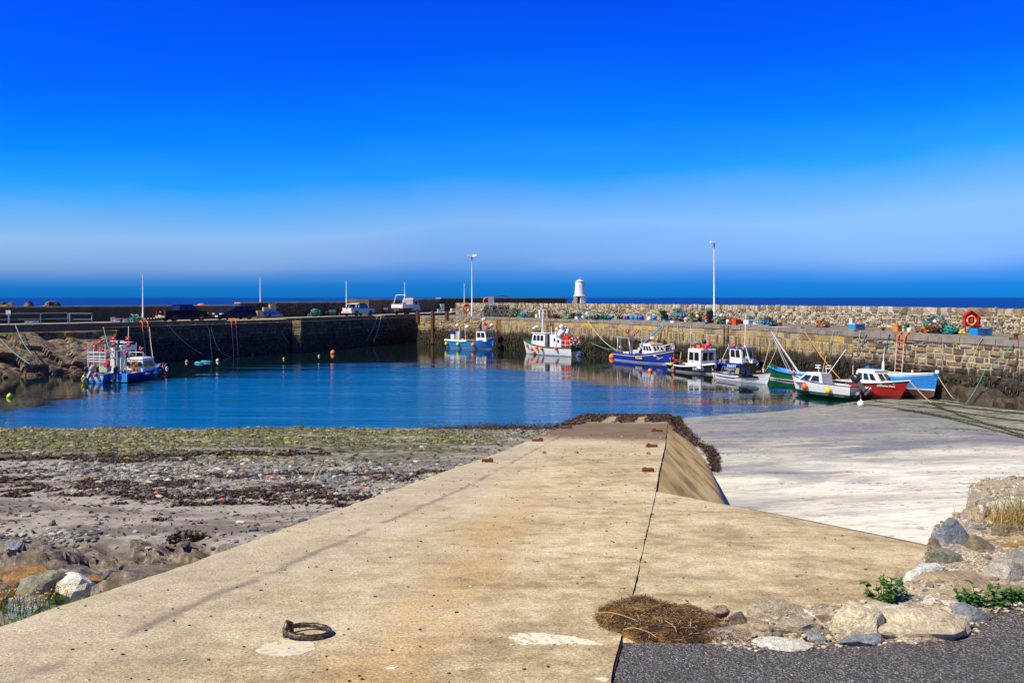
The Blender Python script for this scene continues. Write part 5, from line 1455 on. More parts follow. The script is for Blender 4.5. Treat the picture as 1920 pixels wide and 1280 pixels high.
def outboard(boat, x, y, z, s=1.0, cowl=None, tilt=.9, name='outboard_engine'):
    o = bpy.data.objects.new(name, None); COL.objects.link(o); o.parent = boat.o; o.location = (x, y, z); o.rotation_euler = (0, tilt, 0); o.scale = (s, s, s)
    b = MB(); b.lathe([(.10, .0), (.17, .04), (.19, .2), (.17, .38), (.10, .46), (.001, .48)], (0, 0, .1), 10, M=Matrix.Diagonal((1.35, .85, 1))); b.build('cowl', cowl or BLACK, o)
    b = MB(); b.box((0, 0, -.25), (.18, .09, .7), top=1.2); b.box((-.05, 0, -.62), (.42, .09, .12)); b.box((-.08, 0, -.48), (.40, .22, .02)); b.build('leg', DGREY if cowl is None else GREY, o)
    b = MB()
    for k in range(3):
        a = k * 2.094; b.plate([(-.27, .02 * math.cos(a), -.62 + .02 * math.sin(a)), (-.29, .14 * math.cos(a - .3), -.62 + .14 * math.sin(a - .3)), (-.25, .14 * math.cos(a + .4), -.62 + .14 * math.sin(a + .4))], .01)
    b.build('propeller', DGREY, o)

# ---- blue boat with wooden cabin door (left harbour side)
A1 = Boat('small dark blue boat with white cabin and varnished wooden door, moored at the left', (-29.45, 59.9), (-28.35, 64.6), 1.72, (.62, .66, 1.05), cols=dict(bottom=NAVY, boot=NAVY, top=paint((.004, .035, .17), .3), band=BLUE, rail=SKYB, inner=WHITE2, deck=GREY), sw=.92, deckz=.25)
wh = A1.wheelhouse(-.7, 1.1, 1.42, .40, 1.22, .5, .08, nside=1, nfront=2, door=WOOD, arch=.1)
with A1.part('aft_window', GLASS) as b: b.box((-.74, .52, 1.25), (.03, .28, .36)); b.box((-.74, -.52, 1.25), (.03, .28, .36)); b.box((-.79, .0, 1.30), (.03, .25, .14))
with A1.part('transom_board', SKYB) as b: b.box((-2.42, 0, .36), (.05, 1.5, .62))
with A1.part('mast_frame', WHITE) as b:
    b.tube([(-.5, -.62, 1.6), (-.5, -.62, 2.15), (-.5, .62, 2.15), (-.5, .62, 1.6)], .03, 5); b.tube([(-.5, 0, 1.6), (-.5, 0, 2.9)], .022, 5); b.tube([(.3, -.5, 1.6), (-.5, -.62, 2.1)], .02, 5); b.tube([(.3, .5, 1.6), (-.5, .62, 2.1)], .02, 5)
with A1.part('blue_tarp', BLUE) as b: b.box((-1.9, .35, .72), (.7, .7, .14), .2, top=.8)
with A1.part('deck_gear', WHITE2) as b:
    b.box((-1.2, .4, .6), (.35, .4, .5)); b.box((-1.3, -.5, .5), (.4, .3, .4)); b.tube([(-1.8, .1, .3), (-1.7, .1, 1.3)], .03, 5)
outboard(A1, -2.62, .1, .7, .9, None, .15)
with A1.part('side_fender', WHITE) as b: b.lathe([(.02, -.3), (.09, -.24), (.09, .24), (.02, .3)], (-.4, -.90, .50), 8, axis='X')
with A1.part('side_fender', SKYB) as b: b.lathe([(.02, -.28), (.09, -.22), (.09, .22), (.02, .28)], (1.2, -.72, .62), 8, axis='X')
fender(A1.world((2.1, -.42, .75)), .15, PINK, 'pink fender at the bow gunwale of the boat with wooden door'); fender(A1.world((1.9, -.60, .28)), .17, PINK, 'lower pink fender at the waterline of the boat with wooden door')
# ---- boat with white pipe gantry
A2 = Boat('small blue boat with white pipe gantry and tall white wheelhouse, leftmost in the harbour', (-31.1, 59.6), (-30.1, 65.0), 1.60, (.60, .62, 1.0), cols=dict(bottom=NAVY, boot=SKYB, top=SKYB, band=SKYB, inner=WHITE2, deck=GREY), sw=.93, deckz=.2)
A2.wheelhouse(-.2, 1.5, 1.25, .4, 2.15, .35, .0, nside=2, nfront=3, door=DGREY, wz=(.55, .85))
with A2.part('roof_rack', WHITE) as b:
    b.tube([(-.2, -.6, 2.6), (-.2, -.6, 3.0), (-.2, .6, 3.0), (-.2, .6, 2.6)], .03, 5); b.box((.5, 0, 2.85), (.9, 1.1, .06))
with A2.part('exhaust', DGREY) as b: b.tube([(-.45, -.15, .5), (-.5, -.1, 1.8), (-.4, -.3, 3.1)], .09, 7); b.box((-.5, .25, 2.75), (.35, .35, .38))
with A2.part('gantry', WHITE) as b:
    for y in (-.72, .72):
        b.tube([(-2.5, y, .5), (-2.5, y, 2.9)], .042, 6); b.tube([(-1.2, y, .5), (-1.2, y, 2.3)], .042, 6); b.tube([(-2.5, y, 2.25), (-.3, y, 2.3)], .04, 6); b.tube([(-2.5, y, 1.75), (-1.2, y, 1.8)], .035, 6)
    for z in (1.58, 1.75, 1.95, 2.25): b.tube([(-2.5, -.78, z), (-2.5, .78, z)], .036, 6)
    b.tube([(-2.5, .25, .6), (-2.5, .25, 2.6)], .035, 6); b.tube([(-2.5, -.22, .9), (-2.5, -.22, 2.25)], .03, 6)
with A2.part('lifebuoy', ORANGE) as b: b.tube([(-2.4, .38 + .16 * math.cos(k * .628), 1.22 + .2 * math.sin(k * .628)) for k in range(10)], .05, 6, closed=True)
with A2.part('hauler_bin', CREAM) as b: b.box((-2.35, -.62, 1.02), (.45, .55, .42), top=1.25)
with A2.part('gear_tubs', TEAL) as b: b.box((-2.45, -.35, .55), (.35, .3, .28)); b.box((-1.7, .2, .5), (.5, .4, .4))
outboard(A2, -2.75, .35, .72, 1.15, paint((.35, .38, .45), .25), .7); outboard(A2, -2.7, .80, .75, .8, None, .3)
fender(A2.world((-2.85, -.18, .62)), .14, PINK, 'pink fender on the stern of the boat with the pipe gantry')
fender(A2.world((-2.7, .92, .28)), .17, LIME, 'long yellow green fender on the port quarter of the gantry boat', sz=1.9)
for k, (px, py, mt, s) in enumerate(((161, 653, RED, .13), (177, 649, RED, .15), (187, 641, RED, .15), (213, 634, RED, .14), (213, 645, RED, .14), (240, 635, RED, .15), (241, 646, RED, .15))):
    marker_float(atY(px, py, 60.6), s, mt, .75, 'dark red dan marker, ' + ['leftmost, at the gantry corner', 'second from the left over the gantry', 'third from the left, highest over the gantry', 'upper one of the pair over the white wheelhouse', 'lower one of the pair over the white wheelhouse', 'upper one of the right hand pair by the ropes', 'lower one of the right hand pair by the ropes'][k], 'dark red dan buoy markers on the left boats')
for k, (px, py, mt, s) in enumerate(((191, 656, PINK, .15), (199, 659, PINK, .14), (236, 661, PINK, .15), (265, 654, PINK, .14))):
    marker_float(atY(px, py, 60.3), s, mt, .5, 'pink leaning dan marker, ' + ['upper left one beside the gantry', 'lower one between gantry and wheelhouse', 'one in front of the white wheelhouse right side', 'rightmost, over the cabin with wooden door'][k], 'pink dan buoy markers on the left boats', .5)
t = thing('marker_disc', 'round red disc marker standing in the cream bin of the gantry boat', 'buoy marker', atY(200, 683, 59.4))
b = MB(); b.lathe([(.001, -.05), (.2, -.04), (.26, 0), (.2, .04), (.001, .05)], n=14, axis='Y'); b.build('disc', RED, t); b = MB(); b.tube([(0, -.06, -.45), (0, -.06, .1)], .02, 5); b.build('stick', WHITE, t)

# ---- light blue boat by the pier nose
Bb = Boat('light blue fishing boat with white wheelhouse forward, moored by the pier nose', (-7.8, 102.0), (-2.0, 98.0), 2.5, (.95, .80, 1.45), cols=dict(bottom=BLACK, boot=WHITE, top=SKYB, band=SKYB, rail=BROWN, inner=WHITE, deck=GREY), sw=.95, deckz=.45, rake=.7, full=3.0)
Bb.wheelhouse(1.15, 2.75, 1.7, 1.0, 1.25, .25, .0, nside=2, nfront=3, wz=(.38, .85), roof=DGREY)
with Bb.part('white_bulwark', WHITE) as b: 
    for s in (1, -1): b.tube([Bb.pt(t / 10, z=Bb.sheer(t / 10), side=s) + Vector((0, 0, .13)) for t in range(0, 6)], .14, 4)
with Bb.part('mast', WHITE) as b:
    b.tube([(1.6, 0, 2.2), (1.6, 0, 4.6)], .045, 6); b.tube([(2.2, .3, 2.3), (2.2, .3, 3.6)], .03, 5); b.tube([(-.6, -.7, .8), (-.65, -.7, 2.6)], .04, 5); b.tube([(-2.6, .4, .9), (-2.4, .4, 2.6)], .06, 5); b.tube([(-2.2, -.6, .9), (-2.2, -.6, 2.2)], .03, 5)
with Bb.part('gallows', WHITE2) as b: b.box((-2.2, 0, 1.4), (.5, .35, 1.4)); b.tube([(-2.6, -.9, 1.1), (1.0, -.9, 1.1)], .025, 5); b.tube([(-2.6, .9, 1.1), (1.0, .9, 1.1)], .025, 5)
with Bb.part('tub', WHITE) as b: b.box((-3.2, .2, 1.15), (.5, .6, 1.1), top=1.1)
with Bb.part('tub_lid', BLUE) as b: b.box((-3.2, .2, 1.85), (.56, .66, .28))
with Bb.part('deck_gear', DGREY) as b: b.box((.3, .3, .95), (.9, .9, .7)); b.box((-1.2, .5, .85), (.8, .6, .6), .3)
with Bb.part('pot_pile', BROWN) as b:
    rgx = random.Random(3)
    for k in range(26): b.box((rgx.uniform(-2, .2), rgx.uniform(.3, .9), rgx.uniform(.7, 2.0)), (.3, .25, .2), rgx.uniform(0, 3), top=.7)
for k, (px, py, r) in enumerate(((858, 610, .27), (876, 613, .30), (907, 599, .28), (922, 610, .28))):
    p = atY(px, py, 99.5); t = thing('dan_float', 'white dan float over the light blue boat, ' + ['leftmost', 'second from left', 'topmost, at the mast', 'rightmost'][k], 'buoy marker', p, group='white dan floats on the light blue boat')
    b = MB(); b.ball((0, 0, 0), r, 10, sz=.85); b.build('float', WHITE, t); b = MB(); b.tube([(0, 0, -1.7), (0, 0, 0)], .025, 5); b.build('stick', GREY, t)
for (px, py) in ((910, 607), (915, 614)): marker_float(atY(px, py, 99.0), .2, PINK, .9, ('upper' if py < 610 else 'lower') + ' red and white marker leaning over the light blue boat wheelhouse', 'red markers on the light blue boat', .7)
for (px, py, mt, r, lab) in ((846, 644, LIME, .2, 'yellow green fender at the stern of the light blue boat'), (872, 646, LIME, .21, 'yellow green fender amidships on the light blue boat'), (903, 642, ORANGE2, .24, 'orange fender at the bow of the light blue boat')):
    xx = (px - 845) / 85; q = Bb.pt(lerp(.03, .93, xx), z=.55, side=-1, out=r * .9); fender(Bb.world(q), r, mt, lab)
# ---- white boat with green trim
Cb = Boat('white fishing boat with pale green bottom and dark rail, wheelhouse towards its bow', (7.0, 86.6), (1.3, 91.6), 2.4, (1.0, .92, 1.6), cols=dict(bottom=paint((.35, .62, .52), .4), boot=paint((.62, .75, .68), .4), top=WHITE, band=DGREY, rail=GREEN, inner=GREEN, deck=GREEN), sw=.85, deckz=.55, rake=.6, full=2.8)
wh = Cb.wheelhouse(.0, 2.0, 1.6, .9, 1.5, .25, .0, nside=3, nfront=3, wz=(.45, .85), over=.16, door=DGREY)
with Cb.part('mast', WHITE) as b:
    b.tube([(.9, 0, 2.4), (.95, 0, 5.0)], [.14, .06], 6); b.tube([(.9, -.3, 2.45), (.95, 0, 3.6)], .03, 5); b.tube([(.9, .3, 2.45), (.95, 0, 3.6)], .03, 5); b.tube([(-.9, .5, 1.0), (-.6, .4, 3.2)], .05, 5); b.ball((1.9, .4, 2.9), .2, 8, sz=.6)
with Cb.part('radar', WHITE) as b: b.lathe([(.28, 0), (.3, .1), (.2, .2), (.05, .22)], (1.8, 0, 3.0), 10); b.tube([(1.8, 0, 2.4), (1.8, 0, 3.0)], .05, 5)
with Cb.part('roof_gear', BROWN) as b: b.box((1.5, .1, 2.6), (.8, .8, .22)); b.ball((1.3, -.3, 2.8), .17, 8)
with Cb.part('shelter', WHITE) as b: b.box((-1.1, 0, 1.55), (1.0, 1.3, 1.5)); b.box((-1.9, .1, 1.4), (.7, 1.3, 1.2)); b.tube([(-1.6, -.8, .9), (-1.5, -.8, 2.6), (-1.5, .8, 2.6), (-1.6, .8, .9)], .05, 6)
with Cb.part('net_bundle', WHITE) as b:
    rgx = random.Random(5)
    for k in range(22): b.ball((-1.9 + rgx.gauss(0, .28), rgx.gauss(0, .35), 2.55 + rgx.gauss(0, .22)), rgx.uniform(.15, .3), 7)
with Cb.part('shelter_window', GLASS) as b: b.box((-1.3, .665, 1.75), (.3, .03, .35)); b.box((-1.85, .76, 1.6), (.25, .03, .3))
for k in range(4): tag(MB().box((*Cb.world((-2.5, .1, 0)).xy, 1.22 + k * .27), (.95, .62, .24), math.atan2(5, -5.7), top=1.05).build('fish_box', paint((.85, .03, .015), .4, .15)), 'red fish box, %s of four on the white boat' % ['bottom', 'second from bottom', 'third from bottom', 'top'][k], 'fish box', 'red fish boxes stacked on the white boat')
for (px, py, lab) in ((1072, 640, 'red and white lifebuoy on the stern rail, nearer the red boxes'), (1082.5, 639, 'red and white lifebuoy on the stern rail, at the very end of the white boat')):
    p = atY(px, py, 86.3); t = thing('lifebuoy', lab, 'lifebuoy', p, -.7); 
    for k in range(4):
        b = MB(); b.tube([(.27 * math.cos(a * math.pi / 16), 0, .36 * math.sin(a * math.pi / 16)) for a in range(k * 8 + 0, k * 8 + 6)], .085, 7); b.build('red_segment', RED, t)
        b = MB(); b.tube([(.27 * math.cos(a * math.pi / 16), 0, .36 * math.sin(a * math.pi / 16)) for a in range(k * 8 + 5, k * 8 + 9)], .09, 7); b.build('white_segment', WHITE, t)
with Cb.part('stern_rail', WHITE) as b: 
    for z in (1.25, 1.7): b.tube([(-2.3, 1.0, z), (-3.6, .95, z), (-3.75, -.9, z)], .025, 5)
    for q in ((-2.3, 1.0), (-3.0, .98), (-3.6, .95), (-3.75, 0)): b.tube([(q[0], q[1], .9), (q[0], q[1], 1.7)], .025, 5)
for k, (px, dz) in enumerate(((994, .95), (1006, .62), (1011, .25), (1019, .80), (1029, .72), (1055, .85))):
    t_ = 1 - (px - 981) / 98; q = Cb.pt(min(t_, .95), z=dz, side=1, out=.14); fender(Cb.world(q), .17, ORANGE, 'small orange ball fender, number %s counted from the bow of the white boat' % ['one', 'two', 'three', 'four', 'five', 'six'][k], 'orange ball fenders along the white boat')
# ---- blue and yellow boat
Db = Boat('bright blue fishing boat with yellow line and number FR1039, a person aboard', (11.1, 82.2), (15.3, 75.3), 2.3, (.82, .74, 1.45), cols=dict(bottom=WHITE, boot=WHITE, top=BLUE, band=BLUE, rail=BLUE, inner=WHITE2, deck=GREY), sw=.85, deckz=.35, rake=1.0, full=2.6)
with Db.part('yellow_line', YELLOW) as b:
    for s in (1, -1): b.tube([Db.pt(t / 16, z=Db.sheer(t / 16) - .16, side=s, out=.006) for t in range(17)], .04, 4)
Db.wheelhouse(.3, 2.3, 1.6, .75, 1.1, .8, .1, nside=3, nfront=3, wz=(.45, .85), over=.06)
with Db.part('roof_gear', ORANGE2) as b: b.box((1.0, 0, 1.98), (.9, .5, .12), top=.8)
with Db.part('radar', WHITE) as b: b.lathe([(.24, 0), (.26, .1), (.1, .2)], (.9, 0, 2.35), 10); b.tube([(.9, 0, 1.9), (.9, 0, 2.3)], .04, 5); b.tube([(1.0, .3, 1.9), (1.3, .4, 2.6)], .03, 5)
with Db.part('bow_rail', WHITE) as b:
    for s in (1, -1):
        P = [Db.pt(.80, z=Db.sheer(.80), side=s), Db.pt(.86, z=Db.sheer(.86), side=s) + Vector((0, 0, .55)), Db.pt(.97, z=Db.sheer(.97), side=s) + Vector((0, 0, .62)), Db.pt(.985, z=Db.sheer(.98), side=s)]
        b.tube(P, .035, 5); b.tube([Db.pt(.9, z=Db.sheer(.9), side=s), Db.pt(.9, z=Db.sheer(.9), side=s) + Vector((0, 0, .58))], .03, 5)
    b.tube([Db.pt(.97, z=Db.sheer(.97), side=1) + Vector((0, 0, .62)), Db.pt(.97, z=Db.sheer(.97), side=-1) + Vector((0, 0, .62))], .035, 5)
with Db.part('gantry', GALV) as b:
    b.tube([(-3.3, -.95, .8), (-3.2, -.95, 2.35), (-3.2, .95, 2.35), (-3.3, .95, .8)], .05, 6); b.tube([(-1.2, -.95, .7), (-1.5, -.95, 2.3), (-1.5, .95, 2.3), (-1.2, .95, .7)], .05, 6); b.tube([(-3.2, -.95, 2.35), (-1.5, -.95, 2.3)], .045, 6); b.tube([(-3.2, .95, 2.35), (-1.5, .95, 2.3)], .045, 6); b.tube([(-2.9, -.9, .8), (-2.85, -.9, 2.35)], .045, 6)
with Db.part('hauler', WHITE2) as b: b.box((-2.2, -.5, .75), (.9, .5, .35)); b.box((-.8, -.3, .95), (.9, .7, .45)); b.lathe([(.18, -.06), (.2, 0), (.18, .06)], (-.2, -.7, 1.3), 10, axis='Y')
with Db.part('engine_box', DGREY) as b: b.box((-1.4, .5, .6), (1.0, .7, .5)); b.box((.1, -.9, .85), (1.2, .3, .12))
with Db.part('yellow_float', YELLOW) as b: b.ball((-3.0, -.75, 1.35), .2, 9)
for k, (px, py, m_, s) in enumerate(((1176, 621, RED, .16), (1194, 621, PINK, .15), (1187, 628, RED, .14), (1216, 636, RED, .16))): marker_float(atY(px, py, 79.5), s, m_, .5, ['red dan marker at the left end of the bright blue boat gantry', 'pink dan marker at the right end of the bright blue boat gantry', 'red dan marker lowest between two others on the gantry', 'red dan marker by the wheelhouse of the bright blue boat'][k], 'red dan buoy markers on the bright blue boat')
Db.reg('FR1039', .52, .46, .30, WHITE, -1, BLACK)
with Db.part('wave_emblem', WHITE) as b:
    for k in range(3):
        pts = [Db.pt(.80 + .012 * i, z=.62 - .06 * k + .05 * math.sin(i * 1.1 + k), side=-1, out=.02) for i in range(9 - 2 * k)]
        b.tube(pts, .016, 4)
# ---- black boat with white wheelhouse
Eb = Boat('black hulled boat FR133 with square white wheelhouse', (14.3, 70.9), (16.75, 66.0), 2.1, (.62, .52, .90), cols=dict(bottom=WHITE2, boot=WHITE2, top=BLACK, band=BLACK, rail=WHITE, inner=WHITE, deck=GREY), sw=.75, deckz=.25, rake=.4, full=3.4)
with Eb.part('white_strake', WHITE) as b:
    for s in (1, -1): b.tube([Eb.pt(t / 16, z=Eb.sheer(t / 16), side=s) + Vector((0, 0, -.02)) for t in range(17)], .075, 5)
Eb.wheelhouse(.25, 1.95, 1.7, .45, 1.55, .05, .05, nside=2, nfront=2, wz=(.42, .86), over=.03, roof=WHITE)
with Eb.part('antenna', WHITE) as b: b.tube([(.5, -.7, 2.0), (.5, -.7, 3.9)], .02, 5); b.tube([(1.5, .2, 2.0), (1.5, .2, 3.5)], .02, 5)
for k, (dx, dy, dz, m_, r) in enumerate(((.6, .0, .25, ORANGE2, .14), (.95, -.2, .2, ORANGE, .17), (1.2, .1, .35, BROWN, .22), (1.5, -.1, .3, RED, .2), (1.3, .1, .65, NAVY, .2), (1.75, .1, .4, PINK, .2), (1.8, -.3, .3, WHITE, .17), (.75, -.3, .45, BLUE, .12), (1.55, .3, .6, ORANGE, .14))):
    p = Eb.world((dx, dy, 1.98 + dz)); tag(MB().ball(p, r, 9).build('buoy_float', m_), ['light orange float, nearest the antenna', 'deep orange float, lowest at the front edge', 'brown float in the middle', 'red float beside the brown one', 'dark navy float, topmost in the middle', 'pink float, rightmost', 'white float, rightmost at the front', 'small bright blue float', 'orange float, topmost at the back'][k] + ' of the black boat roof heap', 'float', 'floats heaped on the black boat roof')
for k, (px, py) in enumerate(((1300, 652), (1294, 667), (1330, 645))): marker_float(atY(px, py, 68), .14, RED, .35, 'red dan marker ' + ['at the upper left roof corner of the black boat', 'low, left of the black boat wheelhouse', 'among the floats on the black boat roof'][k], 'red dan buoy markers on the black boat')
with Eb.part('lifebuoy', PINK) as b: b.tube([(2.0 + .2 * math.cos(k * .628), -.5, 2.25 + .2 * math.sin(k * .628)) for k in range(10)], .06, 6, closed=True)
with Eb.part('net_heap', BROWN) as b: b.ball((-2.6, .3, .75), .32, 9, sz=.6); b.ball((-2.2, .4, .7), .26, 9, sz=.6)
Eb.reg('FR133', .78, .38, .40, WHITE, -1, None, .1)
with Eb.part('maker_mark', RED) as b: b.box((.95, -.862, .98), (.28, .01, .04))
for (px, py, r, m_, lab) in ((1258, 683, .14, YELLOW, 'yellow ball float at the stern of the black boat'), (1262, 690, .14, ORANGE2, 'orange ball float just above the water by the black boat'), (1263, 672, .16, RED, 'red ball float on the stern of the black boat'), (1274.5, 688, .14, paint((.01, .42, .22), .4), 'green ball float on the side of the black boat')):
    fender(atY(px, py, 69.3), r, m_, lab, sz=1.0)
# ---- dark blue boat behind
Fb = Boat('royal blue boat with white and blue wheelhouse behind the canopy boat', (17.5, 70.3), (20.1, 65.2), 1.9, (.75, .70, 1.15), cols=dict(bottom=SKYB, boot=SKYB, top=BLUE, band=BLUE, inner=BLUE, deck=BLUE), sw=.8, deckz=.4, rake=.5, full=2.6)
with Fb.part('yellow_line', YELLOW) as b:
    for s in (1, -1): b.tube([Fb.pt(t / 16, z=.34, side=s, out=.008) for t in range(3, 14)], .035, 4)
Fb.wheelhouse(.2, 1.7, 1.35, .9, 1.25, .2, .0, nside=2, nfront=3, wz=(.40, .88), roof=BLUE, over=.16)
with Fb.part('lamp', YELLOW) as b: b.box((1.2, -.75, 2.2), (.12, .12, .12)); b.box((1.9, -.7, 2.2), (.12, .12, .12))
with Fb.part('mast', WHITE) as b: b.tube([(1.1, .2, 2.2), (1.2, .2, 5.0)], .05, 5); b.tube([(-.6, .2, .8), (-.8, .1, 2.4)], .03, 5); b.tube([(-1.2, -.4, .8), (-.6, 0, 2.3)], .03, 5)
with Fb.part('deck_gear', GREY) as b: b.box((-1.1, .0, .9), (.8, .6, .3)); b.ball((1.9, -.3, 1.35), .22, 9); b.box((2.2, 0, 1.2), (.5, .4, .15))
with Fb.part('deck_gear', NAVY) as b: b.ball((-.5, .2, 1.2), .25, 9)
Fb.reg('FR377', .62, .62, .34, WHITE, -1, None, .0)
for (px, py) in ((1376, 647), (1395, 649)): marker_float(atY(px, py, 67.5), .15, RED if px < 1390 else ORANGE, .7, ('red dan marker left' if px < 1390 else 'orange dan marker right') + ' of the mast on the royal blue boat', 'red dan buoy markers on the royal blue boat')
fender(atY(1347, 685, 68.6), .16, ORANGE2, 'orange float at the stern of the royal blue boat', sz=1.0)
# ---- white open boat with black canopy
Gb = Boat('white clinker boat FR1031 with black canvas canopy forward', (16.3, 63.4), (18.9, 58.4), 1.85, (.52, .46, .86), cols=dict(bottom=paint((.60, .60, .52), .5), boot=WHITE, top=WHITE, band=WHITE, rail=DGREY, inner=GREY, deck=GREY), sw=.6, deckz=.15, rake=.5, clink=True, full=2.4)
with Gb.part('canopy', paint((.006, .006, .008), .8, .05, spec=.1)) as b:
    sec = []
    xs_ = [(-.45, .50, .60), (-.15, .80, 1.22), (.4, .88, 1.45), (1.05, .80, 1.45), (1.5, .66, 1.25), (1.95, .42, .80)]
    vs = []
    for (x, w_, h_) in xs_:
        for k in range(9):
            a = math.pi * k / 8; vs.append((x, w_ * math.cos(a) * (1 if abs(math.cos(a)) > .99 else 1.05), .42 + (h_ - .42) * max(math.sin(a), 0) ** .6))
    fs = [(i * 9 + k, i * 9 + k + 1, (i + 1) * 9 + k + 1, (i + 1) * 9 + k) for i in range(5) for k in range(8)]
    b.add(vs, fs, 0, True); b.add(vs[:9], [tuple(range(9))]); b.add(vs[-9:], [tuple(range(9))[::-1]])
with Gb.part('canopy_window', paint((.30, .28, .12), .25)) as b: b.plate([(.10, -.95, .62), (.55, -.95, .62), (.52, -.86, 1.05), (.18, -.86, 1.05)], .03)
with Gb.part('canopy_window', GLASS) as b: b.plate([(.75, -.93, .66), (1.12, -.90, .66), (1.08, -.82, 1.1), (.75, -.84, 1.1)], .03); b.plate([(1.25, -.84, .66), (1.55, -.74, .66), (1.5, -.66, 1.02), (1.25, -.76, 1.05)], .03)
with Gb.part('mast', WHITE) as b: b.tube([(.9, 0, 1.25), (.6, 0, 1.7), (.1, .1, 2.8)], [.07, .05, .015], 6); b.box((.95, 0, 1.45), (.14, .14, .35), .2); b.tube([(1.3, 0, 1.2), (1.5, .1, 1.5)], .02, 5)
with Gb.part('rubbing_strip', DGREY) as b:
    for s in (1, -1): b.tube([Gb.pt(t / 20, z=Gb.sheer(t / 20) - .20, side=s, out=.012) for t in range(2, 11)], .022, 4)
with Gb.part('oar', ORANGE2) as b: b.tube([(1.2, -.55, .8), (2.1, -.25, .92)], .035, 5)
with Gb.part('bow_post', WHITE) as b: b.box((2.1, 0, 1.0), (.1, .1, .3))
with Gb.part('thwart', GREY) as b: b.box((-1.6, 0, .42), (.3, 1.4, .05)); b.box((-.9, 0, .42), (.25, 1.6, .05)); b.tube([(-1.9, -.5, .5), (-1.8, -.4, 1.0), (-1.2, -.4, .95), (-1.1, -.5, .45)], .02, 5)
with Gb.part('can', SKYB) as b: b.box((-1.1, -.3, .62), (.16, .16, .3)); b.box((-.8, .1, .58), (.2, .2, .2))
Gb.reg('FR1031', .66, .42, .25, BLACK, -1)
fender(Gb.world((-2.55, -.5, .25)), .12, ORANGE2, 'orange fender at the stern of the white clinker boat', sz=1.5)
# ---- green and blue sailing coble with lowered spars
Hb = Boat('green open boat with sky blue gunwale and two leaning white spars', (23.3, 59.0), (20.2, 63.2), 1.9, (.62, .62, .98), cols=dict(bottom=BROWN, boot=WHITE, top=GREEN, band=SKYB, rail=SKYB, inner=CYAN, deck=CYAN), sw=.55, deckz=.45, rake=.3, heel=.04)
with Hb.part('blue_strake', SKYB) as b:
    for s in (1, -1): b.tube([Hb.pt(t / 16, z=Hb.sheer(t / 16) - .06, side=s) for t in range(17)], .07, 5)
with Hb.part('green_breasthook', GREEN) as b: b.box((2.2, 0, .95), (.5, .3, .25), top=.6)
with Hb.part('spar', WHITE) as b: b.tube([Hb.M.inverted() @ atY(1498, 699, 60.8), Hb.M.inverted() @ atY(1446, 621, 61.6)], [.085, .05], 7)
with Hb.part('stay', WHITE2) as b:
    for px in (1479, 1485): b.tube([Hb.M.inverted() @ atY(px, 699, 61.0), Hb.M.inverted() @ atY(1449, 630, 61.6)], .03, 5)
with Hb.part('thwart', WHITE) as b: b.box((-.8, 0, .66), (1.6, .5, .05)); b.box((.4, 0, .66), (.3, 1.5, .05))
fender(atY(1487, 699, 60.0), .15, ORANGE, 'orange float lying on the gunwale of the green open boat', sz=1.0)
# ---- white day boat aground with outboard
Ib = Boat('white cuddy boat with green bottom, orange and yellow fenders, aground at the waterline', (21.4, 49.8), (18.5, 53.0), 1.95, (.62, .66, 1.02), draft=.30, cols=dict(bottom=paint((.004, .10, .05), .35), boot=paint((.004, .10, .05), .35), top=WHITE, band=WHITE, rail=DGREY, inner=WHITE, deck=WHITE2), sw=.85, deckz=.3, rake=.45, heel=.05, z=.22, pitch=-.02, name='day_boat')
Ib.wheelhouse(-.35, 1.55, 1.45, .62, .62, .75, .15, nside=2, nfront=2, wz=(.22, .82), door=False, over=.02, arch=.04)
with Ib.part('foredeck', WHITE) as b: b.box((1.1, 0, .80), (1.2, 1.1, .18), top=.7)
with Ib.part('handrail', GALV) as b: b.tube([(-1.9, .85, .68), (-1.9, .85, .95), (-.6, .9, .98), (-.6, .9, .7)], .02, 5)
with Ib.part('wheel', BLACK) as b: b.tube([(-.75, .1 + .17 * math.cos(k * .628), .95 + .17 * math.sin(k * .628)) for k in range(10)], .018, 4, closed=True)
with Ib.part('rod_holder', WHITE) as b:
    b.tube([(.15, .3, 1.28), (.2, .35, 1.75)], .03, 5); b.tube([(-.05, -.3, 1.28), (.0, -.3, 1.75), (-.35, -.3, 1.8)], .03, 5); b.box((.2, .35, 1.78), (.35, .1, .06)); b.box((.2, .35, 1.62), (.35, .1, .06)); b.box((-.15, -.3, 1.6), (.3, .1, .06)); b.tube([(-.25, -.2, 1.3), (-1.0, -.9, 2.9)], .025, 5)
outboard(Ib, -2.35, 0, .85, 1.15, None, .75)
Ib.reg('FR591', .90, .60, .20, DGREY, 1)
with Ib.part('green_skirt', TEAL) as b: b.tube([Ib.pt(t / 12, z=-.02, side=1, out=.01) for t in range(1, 9)], .03, 4)
fender(Ib.world(Ib.pt(.70, z=.35, side=1, out=.17)), .20, ORANGE, 'large orange fender on the white cuddy boat', sz=1.05); fender(Ib.world(Ib.pt(.30, z=.28, side=1, out=.17)), .19, YELLOW, 'large yellow fender on the white cuddy boat', sz=1.15)
